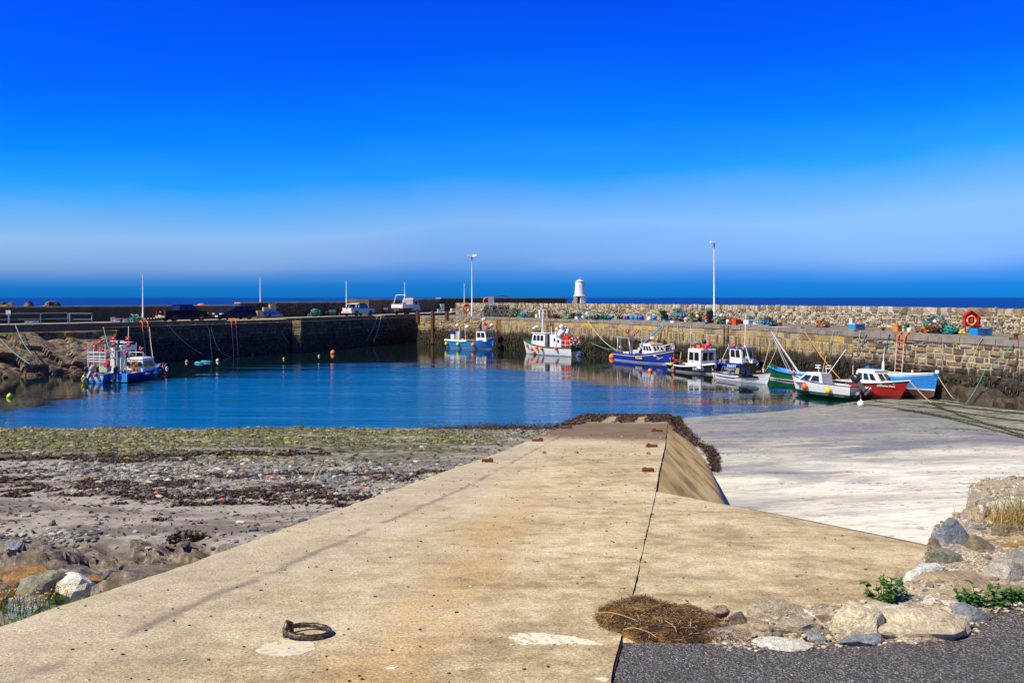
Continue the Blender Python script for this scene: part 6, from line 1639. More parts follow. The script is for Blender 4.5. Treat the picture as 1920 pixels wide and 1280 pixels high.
# ---- red boat
Jb = Boat('red hulled boat with white cabin, aground with its bow to the right', (21.6, 52.4), (24.1, 48.5), 1.9, (.72, .72, 1.08), draft=.36, cols=dict(bottom=paint((.16, .012, .008), .45), boot=paint((.20, .012, .008), .4), top=paint((.42, .008, .006), .3), band=BLACK, rail=WHITE, inner=WHITE, deck=WHITE), sw=.8, deckz=.5, rake=.75, z=.24, heel=-.05, pitch=.0, name='day_boat')
Jb.wheelhouse(-1.0, .95, 1.5, .72, .78, .55, .22, nside=3, nfront=2, wz=(.28, .80), door=False, over=.02, arch=.06)
with Jb.part('foredeck', WHITE) as b: b.box((1.1, 0, .86), (1.0, .95, .14), top=.6)
with Jb.part('fender_sausage', WHITE) as b: b.lathe([(.02, -.24), (.09, -.2), (.09, .2), (.02, .24)], (.2, -1.02, .42), 9, axis='X')
with Jb.part('antenna', WHITE) as b: b.tube([(.2, .55, 1.5), (.2, .55, 2.1)], .09, 8); b.tube([(.2, .55, 2.1), (.2, .55, 2.6)], .035, 6)
with Jb.part('roof_tarp', paint((.01, .14, .45), .6)) as b: b.box((-.6, .2, 1.62), (.3, .3, .25)); b.box((-.2, .3, 1.58), (.5, .4, .1))
Jb.reg('Christina Rose', .76, .66, .17, WHITE, -1, None, .3)
# ---- blue boat against the wall
Kb = Boat('sky blue boat with white gunwale and brown bottom, aground against the wall', (23.2, 52.6), (25.9, 48.6), 2.0, (.85, .85, 1.12), draft=.75, cols=dict(bottom=paint((.14, .055, .03), .6), boot=WHITE, top=SKYB, band=WHITE, rail=WHITE, inner=GREY, deck=GREY), sw=.7, deckz=.7, rake=.35, z=.66, heel=-.02, clink=True, name='open_boat')
with Kb.part('blue_rope', CYAN) as b: b.tube([(2.2, -.2, 1.12), (2.36, -.1, 1.0), (2.42, 0, .92), (2.38, .1, 1.0), (2.2, .2, 1.14)], .05, 5)
with Kb.part('stem_head', WHITE) as b: b.box((2.36, 0, 1.2), (.22, .2, .16))
with Kb.part('bollard', WHITE) as b: b.tube([(.9, -.2, .9), (.9, -.2, 1.2)], .07, 7)
t_b = [(18, 743, .17, LIME, 'bright yellow green buoy floating at the far left'), (313, 689, .13, WHITE, 'white buoy floating nearest the boat with the wooden door'), (350, 677, .14, paint((.85, .35, .22), .4), 'pale orange and white buoy left of the blue floats'), (408, 675, .16, WHITE, 'white buoy below the hanging ropes'), (473, 664, .16, ORANGE, 'orange buoy right of the orange topped ladder'), (532, 671, .11, YELLOW, 'small yellow buoy in front of the lit buttress'), (598, 666, .11, CREAM, 'small cream buoy left of the large orange one'), (624, 661, .27, ORANGE2, 'large orange buoy floating in the middle of the basin'),
       (1147, 669, .30, ORANGE2, 'large orange buoy behind the bright blue boat stern'), (1219, 695, .20, ORANGE2, 'orange buoy below the bow of the bright blue boat'), (1083, 659, .16, PINK, 'pink buoy by the stern of the white boat')]
for (px, py, r, m_, lab) in t_b: buoy(px, py, r, m_, lab, BLUE if r > .19 else None)
p = at(1614, 760, .2); fender((p.x, p.y, .30), .20, WHITE, 'white ball float behind the outboard engine on the sand edge', sz=1.0)
for (px, py, ln) in ((373, 681, .45), (386, 679, .55)):
    p = at(px, py, .0); t = thing('blue_float', 'long blue float lying on the water' if px < 380 else 'longer blue float lying on the water beside another', 'buoy', (p.x, p.y, .04)); b = MB(); b.lathe([(.02, -ln), (.13, -ln * .7), (.13, ln * .7), (.02, ln)], (0, 0, 0), 8, axis='X'); b.build('float', CYAN, t)

# ---- person aboard the bright blue boat
pe = thing('person', 'person in pale blue top and dark trousers aboard the bright blue boat', 'person', Db.world((-.25, -.45, .42)), math.atan2(75.3 - 82.2, 15.3 - 11.1))
J_ = [(0, 0, .84), (0, .0, 1.0), (.06, 0, 1.2), (.14, 0, 1.36), (.20, 0, 1.45), (.25, 0, 1.56), (.27, 0, 1.66),
      (.02, .10, .82), (.06, .11, .45), (.0, .12, .05), (.14, .12, .02), (.02, -.10, .82), (.02, -.11, .45), (-.06, -.12, .05), (.08, -.12, .02),
      (.14, .19, 1.34), (.24, .24, 1.10), (.42, .18, .98), (.50, .15, .95), (.14, -.19, 1.34), (.26, -.24, 1.10), (.44, -.16, 1.0), (.52, -.14, .98)]
E_ = [(0, 1), (1, 2), (2, 3), (3, 4), (4, 5), (5, 6), (0, 7), (7, 8), (8, 9), (9, 10), (0, 11), (11, 12), (12, 13), (13, 14), (3, 15), (15, 16), (16, 17), (17, 18), (3, 19), (19, 20), (20, 21), (21, 22)]
RAD = [.14, .13, .15, .13, .06, .10, .09, .10, .065, .045, .04, .10, .065, .045, .04, .07, .05, .035, .04, .07, .05, .035, .04]
me = bpy.data.meshes.new('body'); me.from_pydata(J_, E_, []); o = bpy.data.objects.new('body', me); COL.objects.link(o)
sk = o.modifiers.new('s', 'SKIN'); me.skin_vertices[0].data[0].use_root = True
for i, r in enumerate(RAD): me.skin_vertices[0].data[i].radius = (r, r)
o.modifiers.new('d', 'SUBSURF').levels = 1
m2 = bpy.data.meshes.new_from_object(o.evaluated_get(bpy.context.evaluated_depsgraph_get())); bpy.data.objects.remove(o)
for m_ in (DGREY, paint((.45, .60, .75), .8), paint((.55, .30, .20), .6)): m2.materials.append(m_)
for p in m2.polygons: p.use_smooth = True; p.material_index = 0 if p.center.z < .86 and abs(p.center.x) < .3 else (2 if p.center.z > 1.47 or p.center.x > .42 else 1)
o = bpy.data.objects.new('body', m2); COL.objects.link(o); o.parent = pe
b = MB(); b.ball((.25, 0, 1.66), .105, 10, sz=.7); b.build('hair', BROWN, pe)

# ================================================================== poles, lamps, ladders
def ray_poly(px, path, z, off=0.0):
    """where the view column px meets an upright wall with the ground line path"""
    r = (px - 960) / F
    for (ax, ay), (bx, by) in zip(path, path[1:]):
        den = (bx - ax) - r * (by - ay)
        if abs(den) < 1e-9: continue
        t = (r * ay - ax) / den
        if -1e-6 <= t <= 1:
            u = Vector((bx - ax, by - ay)).normalized(); n = Vector((u.y, -u.x))
            return Vector((lerp(ax, bx, t) + n.x * off, lerp(ay, by, t) + n.y * off, z)), math.atan2(u.y, u.x)
    return Vector((0, 60, z)), 0.0
def rw(px, py=None, z=None, off=.15):
    p, a = ray_poly(px, RL, 0, off)
    p.z = z if z is not None else EYE - (py - HY) / F * p.y
    return p
def lw(px, py=None, z=None, off=.3):
    p, a = ray_poly(px, LL, 0, off)
    p.z = z if z is not None else EYE - (py - HY) / F * p.y
    return p
LP_OFF = [(268, 512, 84), (488, 520, 101), (649.5, 526, 112), (759, 529, 128), (870.5, 531, 149)]
for k, (px, pt, Y) in enumerate(LP_OFF):
    lab = ['thin pale pole nearest, above the two left boats', 'thin pale pole between the dark estate car and blue trailer', 'thin pale pole above the silver pickup', 'thin pale pole behind the white tipper truck', 'farthest thin pole, just left of the twin headed lamp post'][k]
    p = atY(px, pt, Y); t = thing('pole', lab, 'pole', (p.x, Y, DZ), group='thin poles along the outer pier')
    b = MB(); b.tube([(0, 0, 0), (0, 0, .9), (0, 0, .95), (0, 0, p.z - DZ)], [.11, .11, .075, .05], 8); b.build('shaft', WHITE, t)
    b = MB(); b.box((0, 0, .03), (.4, .4, .06)); b.build('base_plate', GALV, t)
def lamp(px, pt, Y, lab, heads):
    p = atY(px, pt, Y); t = thing('lamp_post', lab, 'lamp post', (p.x, Y, DZ)); H = p.z - DZ
    b = MB(); b.tube([(0, 0, 0), (0, 0, 1.4), (0, 0, 1.45), (0, 0, H - .35)], [.12, .12, .085, .06], 8); b.build('shaft', WHITE, t)
    b = MB(); b.tube([(0, 0, H - .35), (0, 0, H)], .07, 8); b.build('bracket', DGREY, t)
    for dx, rz, tl in heads:
        o = MB(); o.box((0, 0, 0), (.62, .42, .12), top=.9); h = o.build('lamp_head', WHITE2, t); h.location = (dx, -.1, H + .08); h.rotation_euler = (tl, .12 * (1 if dx < 0 else -1), rz)
        o = MB(); o.box((0, 0, -.065), (.46, .30, .02)); o.build('lens', GLASS, h)
lamp(885, 481, 106, 'lamp post with two heads on the pier end beside the life ring', ((-.32, .2, .25), (.34, -.2, .9)))
lamp(1339, 456, 83.0, 'taller lamp post with one head among the gear on the stone pier', ((-.12, .1, .3),))
def ladder(p, ang, z0, z1, lab, rail, rung, hoop=None, w=.45, lean=.0, name='ladder', step=.3, tilt=0.0):
    t = thing(name, lab, 'ladder', (p.x, p.y, 0), ang); H = z1 - z0
    for s in (-1, 1):
        b = MB(); b.tube([(s * w / 2 - tilt, -.04, z0), (s * w / 2, -.0, z1)], .035, 6); b.build('rail', rail, t)
        if hoop: b = MB(); b.tube([(s * w / 2, 0, z1 - .35), (s * w / 2 + .03, 0, z1 + .05), (s * w / 2 + .06, .25, z1 + .36), (s * w / 2 + .06, .6, z1 + .38)], .055, 6); b.build('grab_rail', hoop, t)
    for k in range(int(H / step)):
        z = z0 + .15 + k * step; f = (z1 - z) / H; b = MB(); b.tube([(-w / 2 - tilt * f, -.02, z), (w / 2 - tilt * f, -.02, z)], .022, 5); b.build('rung', rung, t)
RW_P = paint((.62, .45, .38), .5, .5)
p, a = ray_poly(1694, RL, 0, .22); ladder(p, a, .6, 3.7, 'white and orange ladder on the right wall above the sky blue boat', WHITE2, ORANGE2, ORANGE, .62, tilt=.25)
p, a = ray_poly(434, LL, 0, .4); ladder(p, a, -.1, 3.7, 'orange topped ladder on the dark pier below the estate car', RW_P, RED, ORANGE, .55, tilt=-.25)
p, a = ray_poly(268, LL, 0, .4); ladder(p, a, .2, 3.7, 'orange topped ladder on the dark pier behind the two left boats', RW_P, RED, ORANGE, .55, tilt=-.35)
p, a = ray_poly(936, RL, 0, .14); ladder(p, a, .1, 3.7, 'rusty ladder between the light blue boat and the white boat', RUST, RUST, None, .6)
p, a = ray_poly(1036, RL, 0, .12); ladder(p, a, .4, 3.6, 'thin dark ladder above the bow half of the white boat', RUST, RUST, None, .4)
p, a = ray_poly(1363, RL, 0, .12); ladder(p, a, .8, 3.9, 'black ladder hung with tyres between the black and royal blue boats', BLACK, BLACK, None, .5, step=.42)
# number painted on the wall
p, a = ray_poly(1794, RL, 3.30, .14); q = rw(1794, 640, off=.16)
tn = bpy.data.objects.new('painted_number', None); COL.objects.link(tn); tn.parent = rp
text_mesh('12', .36, YELLOW, rp, Matrix.Translation((q.x, q.y, 3.40)) @ Matrix.Rotation(a, 4, 'Z') @ Matrix.Rotation(R(90), 4, 'X'), 'painted_number'); bpy.data.objects.remove(tn)

# ================================================================== ropes
def rope(pts, mat, r, lab, sag=0.0, n=12, name='mooring_rope', cat='rope', group=None):
    out = []
    for a, b_ in zip(pts, pts[1:]):
        for k in range(n):
            t = k / n; p = a.lerp(b_, t); p.z -= sag * 4 * t * (1 - t); out.append(p)
    out.append(pts[-1]); b = MB(); b.tube(out, r, 5); return tag(b.build(name, mat), lab, cat, group)
def smooth(pts, n=8):
    out = []
    P = [pts[0]] + pts + [pts[-1]]
    for i in range(1, len(P) - 2):
        for k in range(n):
            t = k / n; a, b_, c, d = P[i - 1], P[i], P[i + 1], P[i + 2]
            out.append(.5 * ((2 * b_) + (c - a) * t + (2 * a - 5 * b_ + 4 * c - d) * t * t + (3 * b_ - a - 3 * c + d) * t ** 3))
    out.append(pts[-1]); return out
def rope_s(pts, mat, r, lab, name='mooring_rope'):
    b = MB(); b.tube(smooth(pts), r, 5); return tag(b.build(name, mat), lab, 'rope')
rope([lw(27, 609, off=.5), atY(60, 664, 62.5)], ROPE_G, .035, 'teal rope running down the rocks from the railing post', .3)
rope([atY(-4, 630, 66), atY(56, 682, 60.5)], ROPE_G, .035, 'teal rope slanting across the lower rocks at the left edge', .2)
rope([lw(191, 613, off=.3), atY(204, 653, 62)], ROPE_G, .03, 'green rope from the pier to the wheelhouse of the gantry boat', .1)
rope([lw(238, 612, off=.3), atY(240, 672, 62)], ROPE_W, .03, 'pale rope hanging straight down behind the two left boats', .0)
rope([lw(277, 613), atY(288, 676, 66), atY(312, 682, 70)], ROPE_W, .028, 'pale rope from the left ladder to the water beside the wooden door boat', .4)
rope([lw(315, 612), lw(345, 643), lw(378, 664)], ROPE_W, .03, 'thin rope sagging along the dark pier below the black pickup', .1)
rope([lw(386, 603, off=-.2), lw(389, 618), lw(395, 676)], ROPE_W, .05, 'thick pale rope hanging to the water below the black pickup', 0)
rope_s([lw(392, 612), lw(400, 640), lw(411, 660), lw(426, 670, off=.8)], ROPE_W, .04, 'pale rope curving to the water left of the orange topped ladder')
rope([lw(524, 623), lw(539, 643)], ROPE_G, .035, 'short teal rope end on the dark pier left of the lit buttress', .05)
rope([lw(704, 593), lw(698, 612), lw(683, 640)], ROPE_G, .06, 'teal and white rope slanting to the water below the silver pickup', .05)
rope([lw(711, 593), lw(706, 615), lw(697, 640)], ROPE_W, .05, 'pale rope beside the teal one below the silver pickup', .05)
rope([lw(716, 594), lw(722, 602), lw(731, 620)], ROPE_W, .03, 'thin pale rope slanting right from the pier below the small trailer', .05)
rope([rw(1104, 602), atY(1131, 638, 86), Db.world((-3.6, -.5, .95))], ROPE_W, .04, 'cream rope from the pier to the stern of the bright blue boat', .15)
rope([rw(1111, 643), Db.world((-3.7, .3, .85))], ROPE_G, .035, 'green rope low along the wall to the bright blue boat stern', .2)
rope([rw(1246, 602, off=-.2), Db.world((.0, -.2, 1.95))], ROPE_B, .07, 'thick blue rope from the pier edge to the bright blue boat wheelhouse', .05)
rope([Db.world((-.2, -.1, 1.6)), Db.world((-2.0, .1, .6))], ROPE_B, .05, 'blue rope inside the bright blue boat behind the wheelhouse', .0)
rope([rw(1244, 608), rw(1248, 632)], ROPE_W, .04, 'short pale rope hanging over the orange wall stain, left one', 0)
rope([rw(1254, 610), rw(1251, 632)], ROPE_W, .05, 'short pale rope hanging over the orange wall stain, right one', 0)
rope_s([rw(1273, 607), rw(1275, 640), rw(1279, 660), Eb.world((-2.2, .3, .75))], ROPE_W, .035, 'pale rope from the pier to the net heap on the black boat')
rope_s([rw(1279, 612), rw(1284, 628), rw(1290, 638)], ROPE_G, .025, 'thin green rope end on the wall right of the orange stain')
rope([rw(1462, 613), rw(1450, 640, off=.3), Gb.world((1.9, .1, 1.1))], ROPE_W, .03, 'cream rope from the pier to the bow of the canopy boat', .15)
rope([rw(1459, 652), Gb.world((2.2, .1, .95))], ROPE_W, .025, 'lower cream rope from the wall to the bow of the canopy boat', .15)
rope([rw(1512, 622), Ib.world((-.8, -.6, 1.0))], ROPE_O, .035, 'orange rope from the pier edge down to the white cuddy boat', .15)
rope_s([rw(1566, 620), rw(1562, 640), rw(1552, 668), Ib.world((.3, -.5, 1.35))], ROPE_W, .028, 'cream rope curving from the pier to the cuddy boat roof')
rope_s([rw(1617, 620), rw(1612, 650), rw(1603, 685), Ib.world((-1.7, -.6, .9))], ROPE_W, .035, 'pale grey rope hanging from the pier to the stern of the cuddy boat')
rope([rw(1628, 626), rw(1622, 640), rw(1610, 664)], ROPE_G, .04, 'teal rope end hanging on the wall above the red boat', .0)
rope([rw(1671, 626), rw(1666, 645), rw(1663, 662)], paint((.01, .22, .35), .7), .035, 'dark blue green rope end left of the white and orange ladder', .0)
rope_s([rw(1847, 631), rw(1836, 650), rw(1827, 690, off=.4), at(1812, 735, .55), at(1790, 748, .35), Kb.world((2.35, 0, .95))], ROPE_W, .022, 'pale rope looping from the wall to the bow of the sky blue boat')
sp = lambda px, py, z=.06: (lambda q: Vector((q.x, q.y, sandz(q.x, q.y) + z)))(at(px, py, .05))
rope([rw(1903, 644), rw(1870, 690, off=1.0), sp(1812, 759)], ROPE_G, .028, 'pale green rope from the pier edge down to the sand at far right', .15)
rope([Jb.world((2.25, 0, 1.1)), sp(1746, 758)], ROPE_W, .024, 'cream rope from the bow of the red boat to the sand', .05)
rope([Kb.world((2.4, .1, .95)), sp(1820, 746, .3)], ROPE_W, .018, 'thin rope from the sky blue boat to the foot of the wall', .05)
rope([sp(1760, 747, .25), sp(1830, 746, .3), sp(1902, 743, .4)], ROPE_W, .03, 'pale pipe like rope lying along the foot of the wall', .0)
WR = [((1600, 757), (1700, 775), (1800, 795), (1925, 815), 'thick weedy rope on the sand, lowest of those from the cuddy boat'), ((1640, 753), (1740, 766), (1830, 780), (1925, 793), 'weedy rope on the sand running right from the red boat'), ((1720, 748), (1790, 757), (1860, 765), (1925, 771), 'weedy rope on the sand nearest the foot of the wall'),
      ((1745, 758), (1790, 778), (1860, 805), (1925, 836), 'weedy rope crossing the others towards the lower right'), ((1740, 756), (1810, 766), (1870, 773), (1925, 778), 'weedy rope starting at the tangle below the sky blue boat'), ((1690, 775), (1760, 790), (1830, 812), (1925, 850), 'thin weedy rope reaching the right picture edge lowest')]
M_WR = NT('weed_rope'); n_ = M_WR.noise(12, 4); M_WR.done(M_WR.ramp(n_, [(.35, (.012, .016, .003)), (.55, (.035, .05, .006)), (.7, (.08, .10, .012))]), .7); M_WR = M_WR.mat
rgw = random.Random(6)
for q in WR:
    P = smooth([sp(*c, .03) for c in q[:4]], 14); P = [p + Vector((rgw.uniform(-.06, .06), rgw.uniform(-.06, .06), 0)) for p in P]
    b = MB(); b.tube(P, .022, 5)
    for p in P:
        for k in range(16):
            a = rgw.uniform(0, 6.28); d = Vector((math.cos(a) * .8, math.sin(a) * .5, rgw.uniform(-.05, .2))) * rgw.uniform(.08, .28); w_ = Vector((-d.y, d.x, 0)).normalized() * .025
            c = p + Vector((rgw.gauss(0, .12), rgw.gauss(0, .06), .0)); b.add([c - w_, c + w_, c + d], [(0, 1, 2)])
    tag(b.build('weedy_rope', M_WR), q[4], 'rope', 'weed covered mooring ropes on the sand')
b = MB()
for (px, py, n, sx, sy) in ((1745, 757, 260, .5, .25), (1860, 834, 260, 1.5, .22), (1650, 762, 220, 2.0, .35), (1780, 765, 260, 2.2, .6), (1850, 775, 240, 2.2, .5), (1560, 758, 120, 1.4, .3), (1400, 782, 80, 1.6, .8)):
    c0 = sp(px, py)
    for k in range(n):
        x, y = c0.x + rgw.gauss(0, sx), c0.y + rgw.gauss(0, sy); p = Vector((x, y, sandz(x, y) + .01)); a = rgw.uniform(0, 6.28); d = Vector((math.cos(a) * 1.2, math.sin(a) * .4, .06)) * rgw.uniform(.06, .22); w_ = Vector((-d.y, d.x, 0)).normalized() * .02
        b.add([p - w_, p + w_, p + d], [(0, 1, 2)])
# flotsam lines on the sand
for (y0, n, sy) in ((906, 520, .10), (886, 200, .12), (842, 260, .3), (870, 160, .3), (796, 300, .9), (805, 300, .9), (815, 300, .9), (826, 300, .9), (852, 160, .4)):
    for k in range(n):
        px = rgw.uniform(1330, 1925); q = at(px, y0 + 6 * mn.noise(Vector((px * .01, y0, 0))) * 1.5, 1.2)
        if mn.noise(Vector((px * .02, y0 * 3.1, 4))) < (-.1 if y0 == 906 else .1): continue
        x, y = q.x, q.y
        for _ in range(4): zz = sandz(x, y); y = (EYE - zz) * F / (y0 - HY); x = (px - 960) / F * y
        y += rgw.gauss(0, sy); p = Vector((x, y, sandz(x, y) + .006)); a = rgw.uniform(0, 6.28); s = rgw.uniform(.025, .085) * y / 20; d = Vector((math.cos(a), math.sin(a) * .5, .1)) * s; w_ = Vector((-d.y, d.x, 0)).normalized() * s * .2
        b.add([p - w_, p + w_, p + d], [(0, 1, 2)])
tag(b.build('sand_weed', M_WR), 'scraps of green and brown weed scattered over the sand', 'seaweed', kind='stuff')

# ================================================================== vehicles on the outer pier
def wheel(t, x, y, r=.36, w=.24):
    o = bpy.data.objects.new('wheel', None); COL.objects.link(o); o.parent = t; o.location = (x, y, r)
    b = MB(); b.lathe([(r * .62, -w / 2), (r * .95, -w / 2), (r, -w * .3), (r, w * .3), (r * .95, w / 2), (r * .62, w / 2)], (0, 0, 0), 16, axis='Y'); b.build('tyre', RUBBER, o)
    b = MB(); b.lathe([(.02, -w * .42), (r * .60, -w * .40), (r * .63, -w * .3), (r * .63, w * .3), (r * .60, w * .40), (.02, w * .42)], (0, 0, 0), 12, axis='Y'); b.build('rim', GALV, o)
def section_body(b, prof, W_, tumble=.0):
    """side profile (x, z_low, z_high) swept across the width with rounded shoulders"""
    ys = [(-1, .0), (-.97, .35), (-.94, .8), (-.86, 1.0), (.86, 1.0), (.94, .8), (.97, .35), (1, .0)]
    n = len(ys); vs = []
    for (x, z0, z1) in prof:
        for (y, f) in ys: vs.append((x, y * W_ / 2 * (1 - tumble * f), lerp(z0, z1, f)))
    fs = [(i * n + k, (i + 1) * n + k, (i + 1) * n + k + 1, i * n + k + 1) for i in range(len(prof) - 1) for k in range(n - 1)]
    fs += [(i * n + n - 1, (i + 1) * n + n - 1, (i + 1) * n, i * n) for i in range(len(prof) - 1)]
    b.add(vs, fs, 0, False); b.add(vs[:n], [tuple(range(n))]); b.add(vs[-n:], [tuple(range(n))[::-1]])
def cabin(t, x0, x1, x2, x3, z0, z1, W_, paintm, pillars=(), roof=True, name='window'):
    """glass house: x0..x3 along the sill, x1..x2 along the roof"""
    b = MB(); w0, w1 = W_ / 2 * .95, W_ / 2 * .80
    vs = [(x0, -w0, z0), (x3, -w0, z0), (x3, w0, z0), (x0, w0, z0), (x1, -w1, z1), (x2, -w1, z1), (x2, w1, z1), (x1, w1, z1)]
    b.add(vs, [(0, 3, 2, 1), (4, 5, 6, 7), (0, 1, 5, 4), (1, 2, 6, 5), (2, 3, 7, 6), (3, 0, 4, 7)]); b.build(name, GLASS, t)
    b = MB(); b.box(((x1 + x2) / 2, 0, z1 + .02), (x2 - x1 + .1, w1 * 2 + .06, .06), top=.95); b.build('roof', paintm, t)
    b = MB()
    for s in (-1, 1):
        for (a, c) in ((x0, x1), (x3, x2)) + tuple((p, p) for p in pillars): b.tube([(a, s * (w0 + .005), z0), (c, s * (w1 + .01), z1)], .035, 4)
    b.build('pillar', paintm, t)
def lights(t, x, y, z, m_, nm, s=(.08, .28, .16)):
    for sd in (-1, 1): b = MB(); b.box((x, sd * y, z), s); b.build(nm, m_, t)
TAIL = paint((.55, .01, .01), .25, .05); HEADL = paint((.75, .78, .8), .1, .05); PLATE_Y = paint((.85, .60, .02), .4, .05)
DARKCAR = paint((.004, .004, .005), .4, .05, spec=.15); NAVYCAR = paint((.002, .006, .020), .35, .05, spec=.2); SILVERB = paint((.20, .33, .46), .22, .1, .3)
def pickup(lab, px, Y, ang, pm, canopy=False, rear=None):
    X = (px - 960) / F * Y; t = thing('pickup_truck', lab, 'pickup truck', (X, Y, DZ), ang)
    b = MB(); section_body(b, [(-2.55, .50, 1.12), (-2.5, .42, 1.16), (-1.0, .38, 1.16), (-.9, .38, 1.12), (1.1, .38, 1.12), (1.3, .40, 1.10), (2.3, .42, 1.00), (2.52, .48, .82)], 1.84); b.build('body', pm, t)
    b = MB(); b.box((-1.75, 0, 1.10), (1.35, 1.45, .14)); b.build('load_bed', BLACK, t)
    cabin(t, -.95, -.75, .65, 1.25, 1.12, 1.72, 1.76, pm, (-.1,))
    if canopy:
        b = MB()
        for x in (-1.6, -1.05): b.tube([(x, -.85, 1.15), (x + .05, -.72, 1.66), (x + .05, .72, 1.66), (x, .85, 1.15)], .04, 5)
        for s in (-1, 1): b.tube([(-1.65, s * .85, 1.15), (-1.5, s * .74, 1.62), (-.8, s * .74, 1.68)], .04, 5)
        b.build('roll_bar', WHITE, t)
    for x in (-1.55, 1.65):
        for y in (-.82, .82): wheel(t, x, y, .39)
    lights(t, -2.53, .80, .92, TAIL, 'tail_light', (.06, .16, .36)); lights(t, 2.46, .72, .80, HEADL, 'headlight', (.12, .3, .14))
    b = MB(); b.box((-2.60, 0, .52), (.14, 1.75, .2)); b.build('bumper', GALV if rear is None else WHITE2, t)
    b = MB(); b.box((-2.68, -.0, .62), (.02, .52, .14)); b.build('number_plate', PLATE_Y, t)
    b = MB(); b.box((-2.585, 0, 1.0), (.03, .30, .10)); b.build('tailgate_handle', GALV, t)
    if rear: b = MB(); b.box((-2.56, 0, .86), (.04, 1.40, .42)); b.build('tailgate', rear, t)
    for s in (-1, 1): b = MB(); b.box((.95, s * 1.02, 1.22), (.12, .18, .16)); b.build('mirror', pm, t)
    return t
ang1 = math.atan2(18, 12.8); ang2 = math.atan2(23.3, 11.2)
pickup('black pickup truck with yellow rear plate, nearest parked vehicle on the outer pier', 343, 86.0, ang1, DARKCAR)
pickup('silver blue pickup truck with white roll bars parked on the outer pier', 672, 110.5, ang2, SILVERB, True, WHITE)
# dark estate car facing left
X = (440 - 960) / F * 92; t = thing('estate_car', 'dark navy estate car facing left between black pickup and blue trailer', 'car', (X, 92, DZ), ang1 + math.pi)
b = MB(); section_body(b, [(-2.35, .45, .85), (-2.25, .32, .98), (-1.2, .28, 1.0), (1.0, .28, .98), (1.4, .28, .92), (2.1, .32, .78), (2.35, .40, .62)], 1.82); b.build('body', NAVYCAR, t)
cabin(t, -2.22, -1.75, .25, 1.15, .98, 1.46, 1.72, NAVYCAR, (-.35, -1.15))
for x in (-1.38, 1.42):
    for y in (-.80, .80): wheel(t, x, y, .33, .21)
lights(t, 2.16, .66, .68, HEADL, 'headlight', (.34, .38, .14)); lights(t, -2.25, .78, .85, TAIL, 'tail_light', (.1, .14, .4))
b = MB(); b.box((2.38, 0, .42), (.03, .52, .12)); b.build('number_plate', WHITE, t); b = MB(); b.box((2.33, 0, .58), (.06, .7, .14)); b.build('grille', BLACK, t)
for s in (-1, 1): b = MB(); b.box((.75, s * .98, 1.02), (.12, .16, .12)); b.build('mirror', NAVYCAR, t)
# tipper
X = (763 - 960) / F * 121; t = thing('tipper_truck', 'small white flatbed tipper truck with dark cab at the far end of the outer pier', 'truck', (X, 121, DZ), ang2)
b = MB(); b.box((-1.2, 0, 1.25), (3.0, 2.0, .55)); b.build('flatbed', WHITE, t)
b = MB(); b.box((-.6, 0, .72), (4.6, .9, .35)); b.build('chassis', DGREY, t)
b = MB(); section_body(b, [(.5, .55, 2.25), (.75, .5, 2.32), (1.7, .5, 2.30), (2.15, .5, 1.45), (2.3, .5, 1.35)], 1.85, .05); b.build('cab', WHITE2, t)
b = MB(); b.box((.47, 0, 1.85), (.04, 1.3, .6)); b.box((1.15, .89, 1.75), (.75, .05, .5)); b.box((1.15, -.89, 1.75), (.75, .05, .5)); b.build('cab_window', GLASS, t)
b = MB(); b.box((.25, 0, 1.55), (.2, 1.9, 1.3)); b.build('headboard', GREY, t)
b = MB(); b.tube([(-2.4, -.8, 1.5), (-1.7, -.8, 2.9), (-1.5, -.8, 2.9)], .05, 5); b.tube([(-2.4, .8, 1.5), (-1.7, .8, 2.9), (-1.7, -.8, 2.9)], .05, 5); b.build('ladder_rack', WHITE, t)
b = MB(); b.box((1.1, 0, 2.42), (.8, 1.2, .14)); b.build('light_bar', ORANGE2, t); b = MB(); b.box((-.9, .2, 1.66), (.8, .6, .26)); b.build('blue_box', BLUE, t)
for x in (-1.6, 1.5):
    for y in (-.8, .8): wheel(t, x, y, .36, .28)
b = MB(); b.box((-2.72, .3, .82), (.03, .52, .14)); b.build('number_plate', PLATE_Y, t); lights(t, -2.72, .85, .85, TAIL, 'tail_light', (.05, .3, .14))
def dk(px, py, z=DZ): return at(px, py, z)
# covered boat trailer, box, bins, signs, railings
p = dk(505, 596); t = thing('boat_trailer', 'low trailer with bright blue cover beside the dark estate car', 'trailer', p, .5)
b = MB(); section_body(b, [(-1.9, .35, .45), (-1.5, .35, .75), (-.2, .35, .92), (1.0, .35, .75), (1.5, .35, .5)], 1.3); b.build('cover', BLUE, t)
b = MB(); b.tube([(-2.6, 0, .4), (1.5, 0, .35)], .05, 5); b.box((0, 0, .32), (3, .9, .1)); b.build('trailer_frame', GALV, t)
for y in (-.75, .75): wheel(t, -.2, y, .28, .16)
p = dk(513, 592); tag(MB().box((0, 0, .85), (1.6, .9, 1.3), 0, top=.98).build('grey_box', GREY, None, p, .5), 'pale grey box standing behind the blue covered trailer', 'box')
p = dk(714, 588); t = thing('box_trailer', 'small white trailer between silver pickup and tipper truck', 'trailer', p, .9)
b = MB(); b.box((0, 0, .75), (1.8, 1.2, .4)); b.build('trailer_body', WHITE, t); b = MB(); b.tube([(.9, 0, .5), (2.0, 0, .45)], .04, 5); b.build('drawbar', DGREY, t)
for y in (-.7, .7): wheel(t, 0, y, .3, .18)
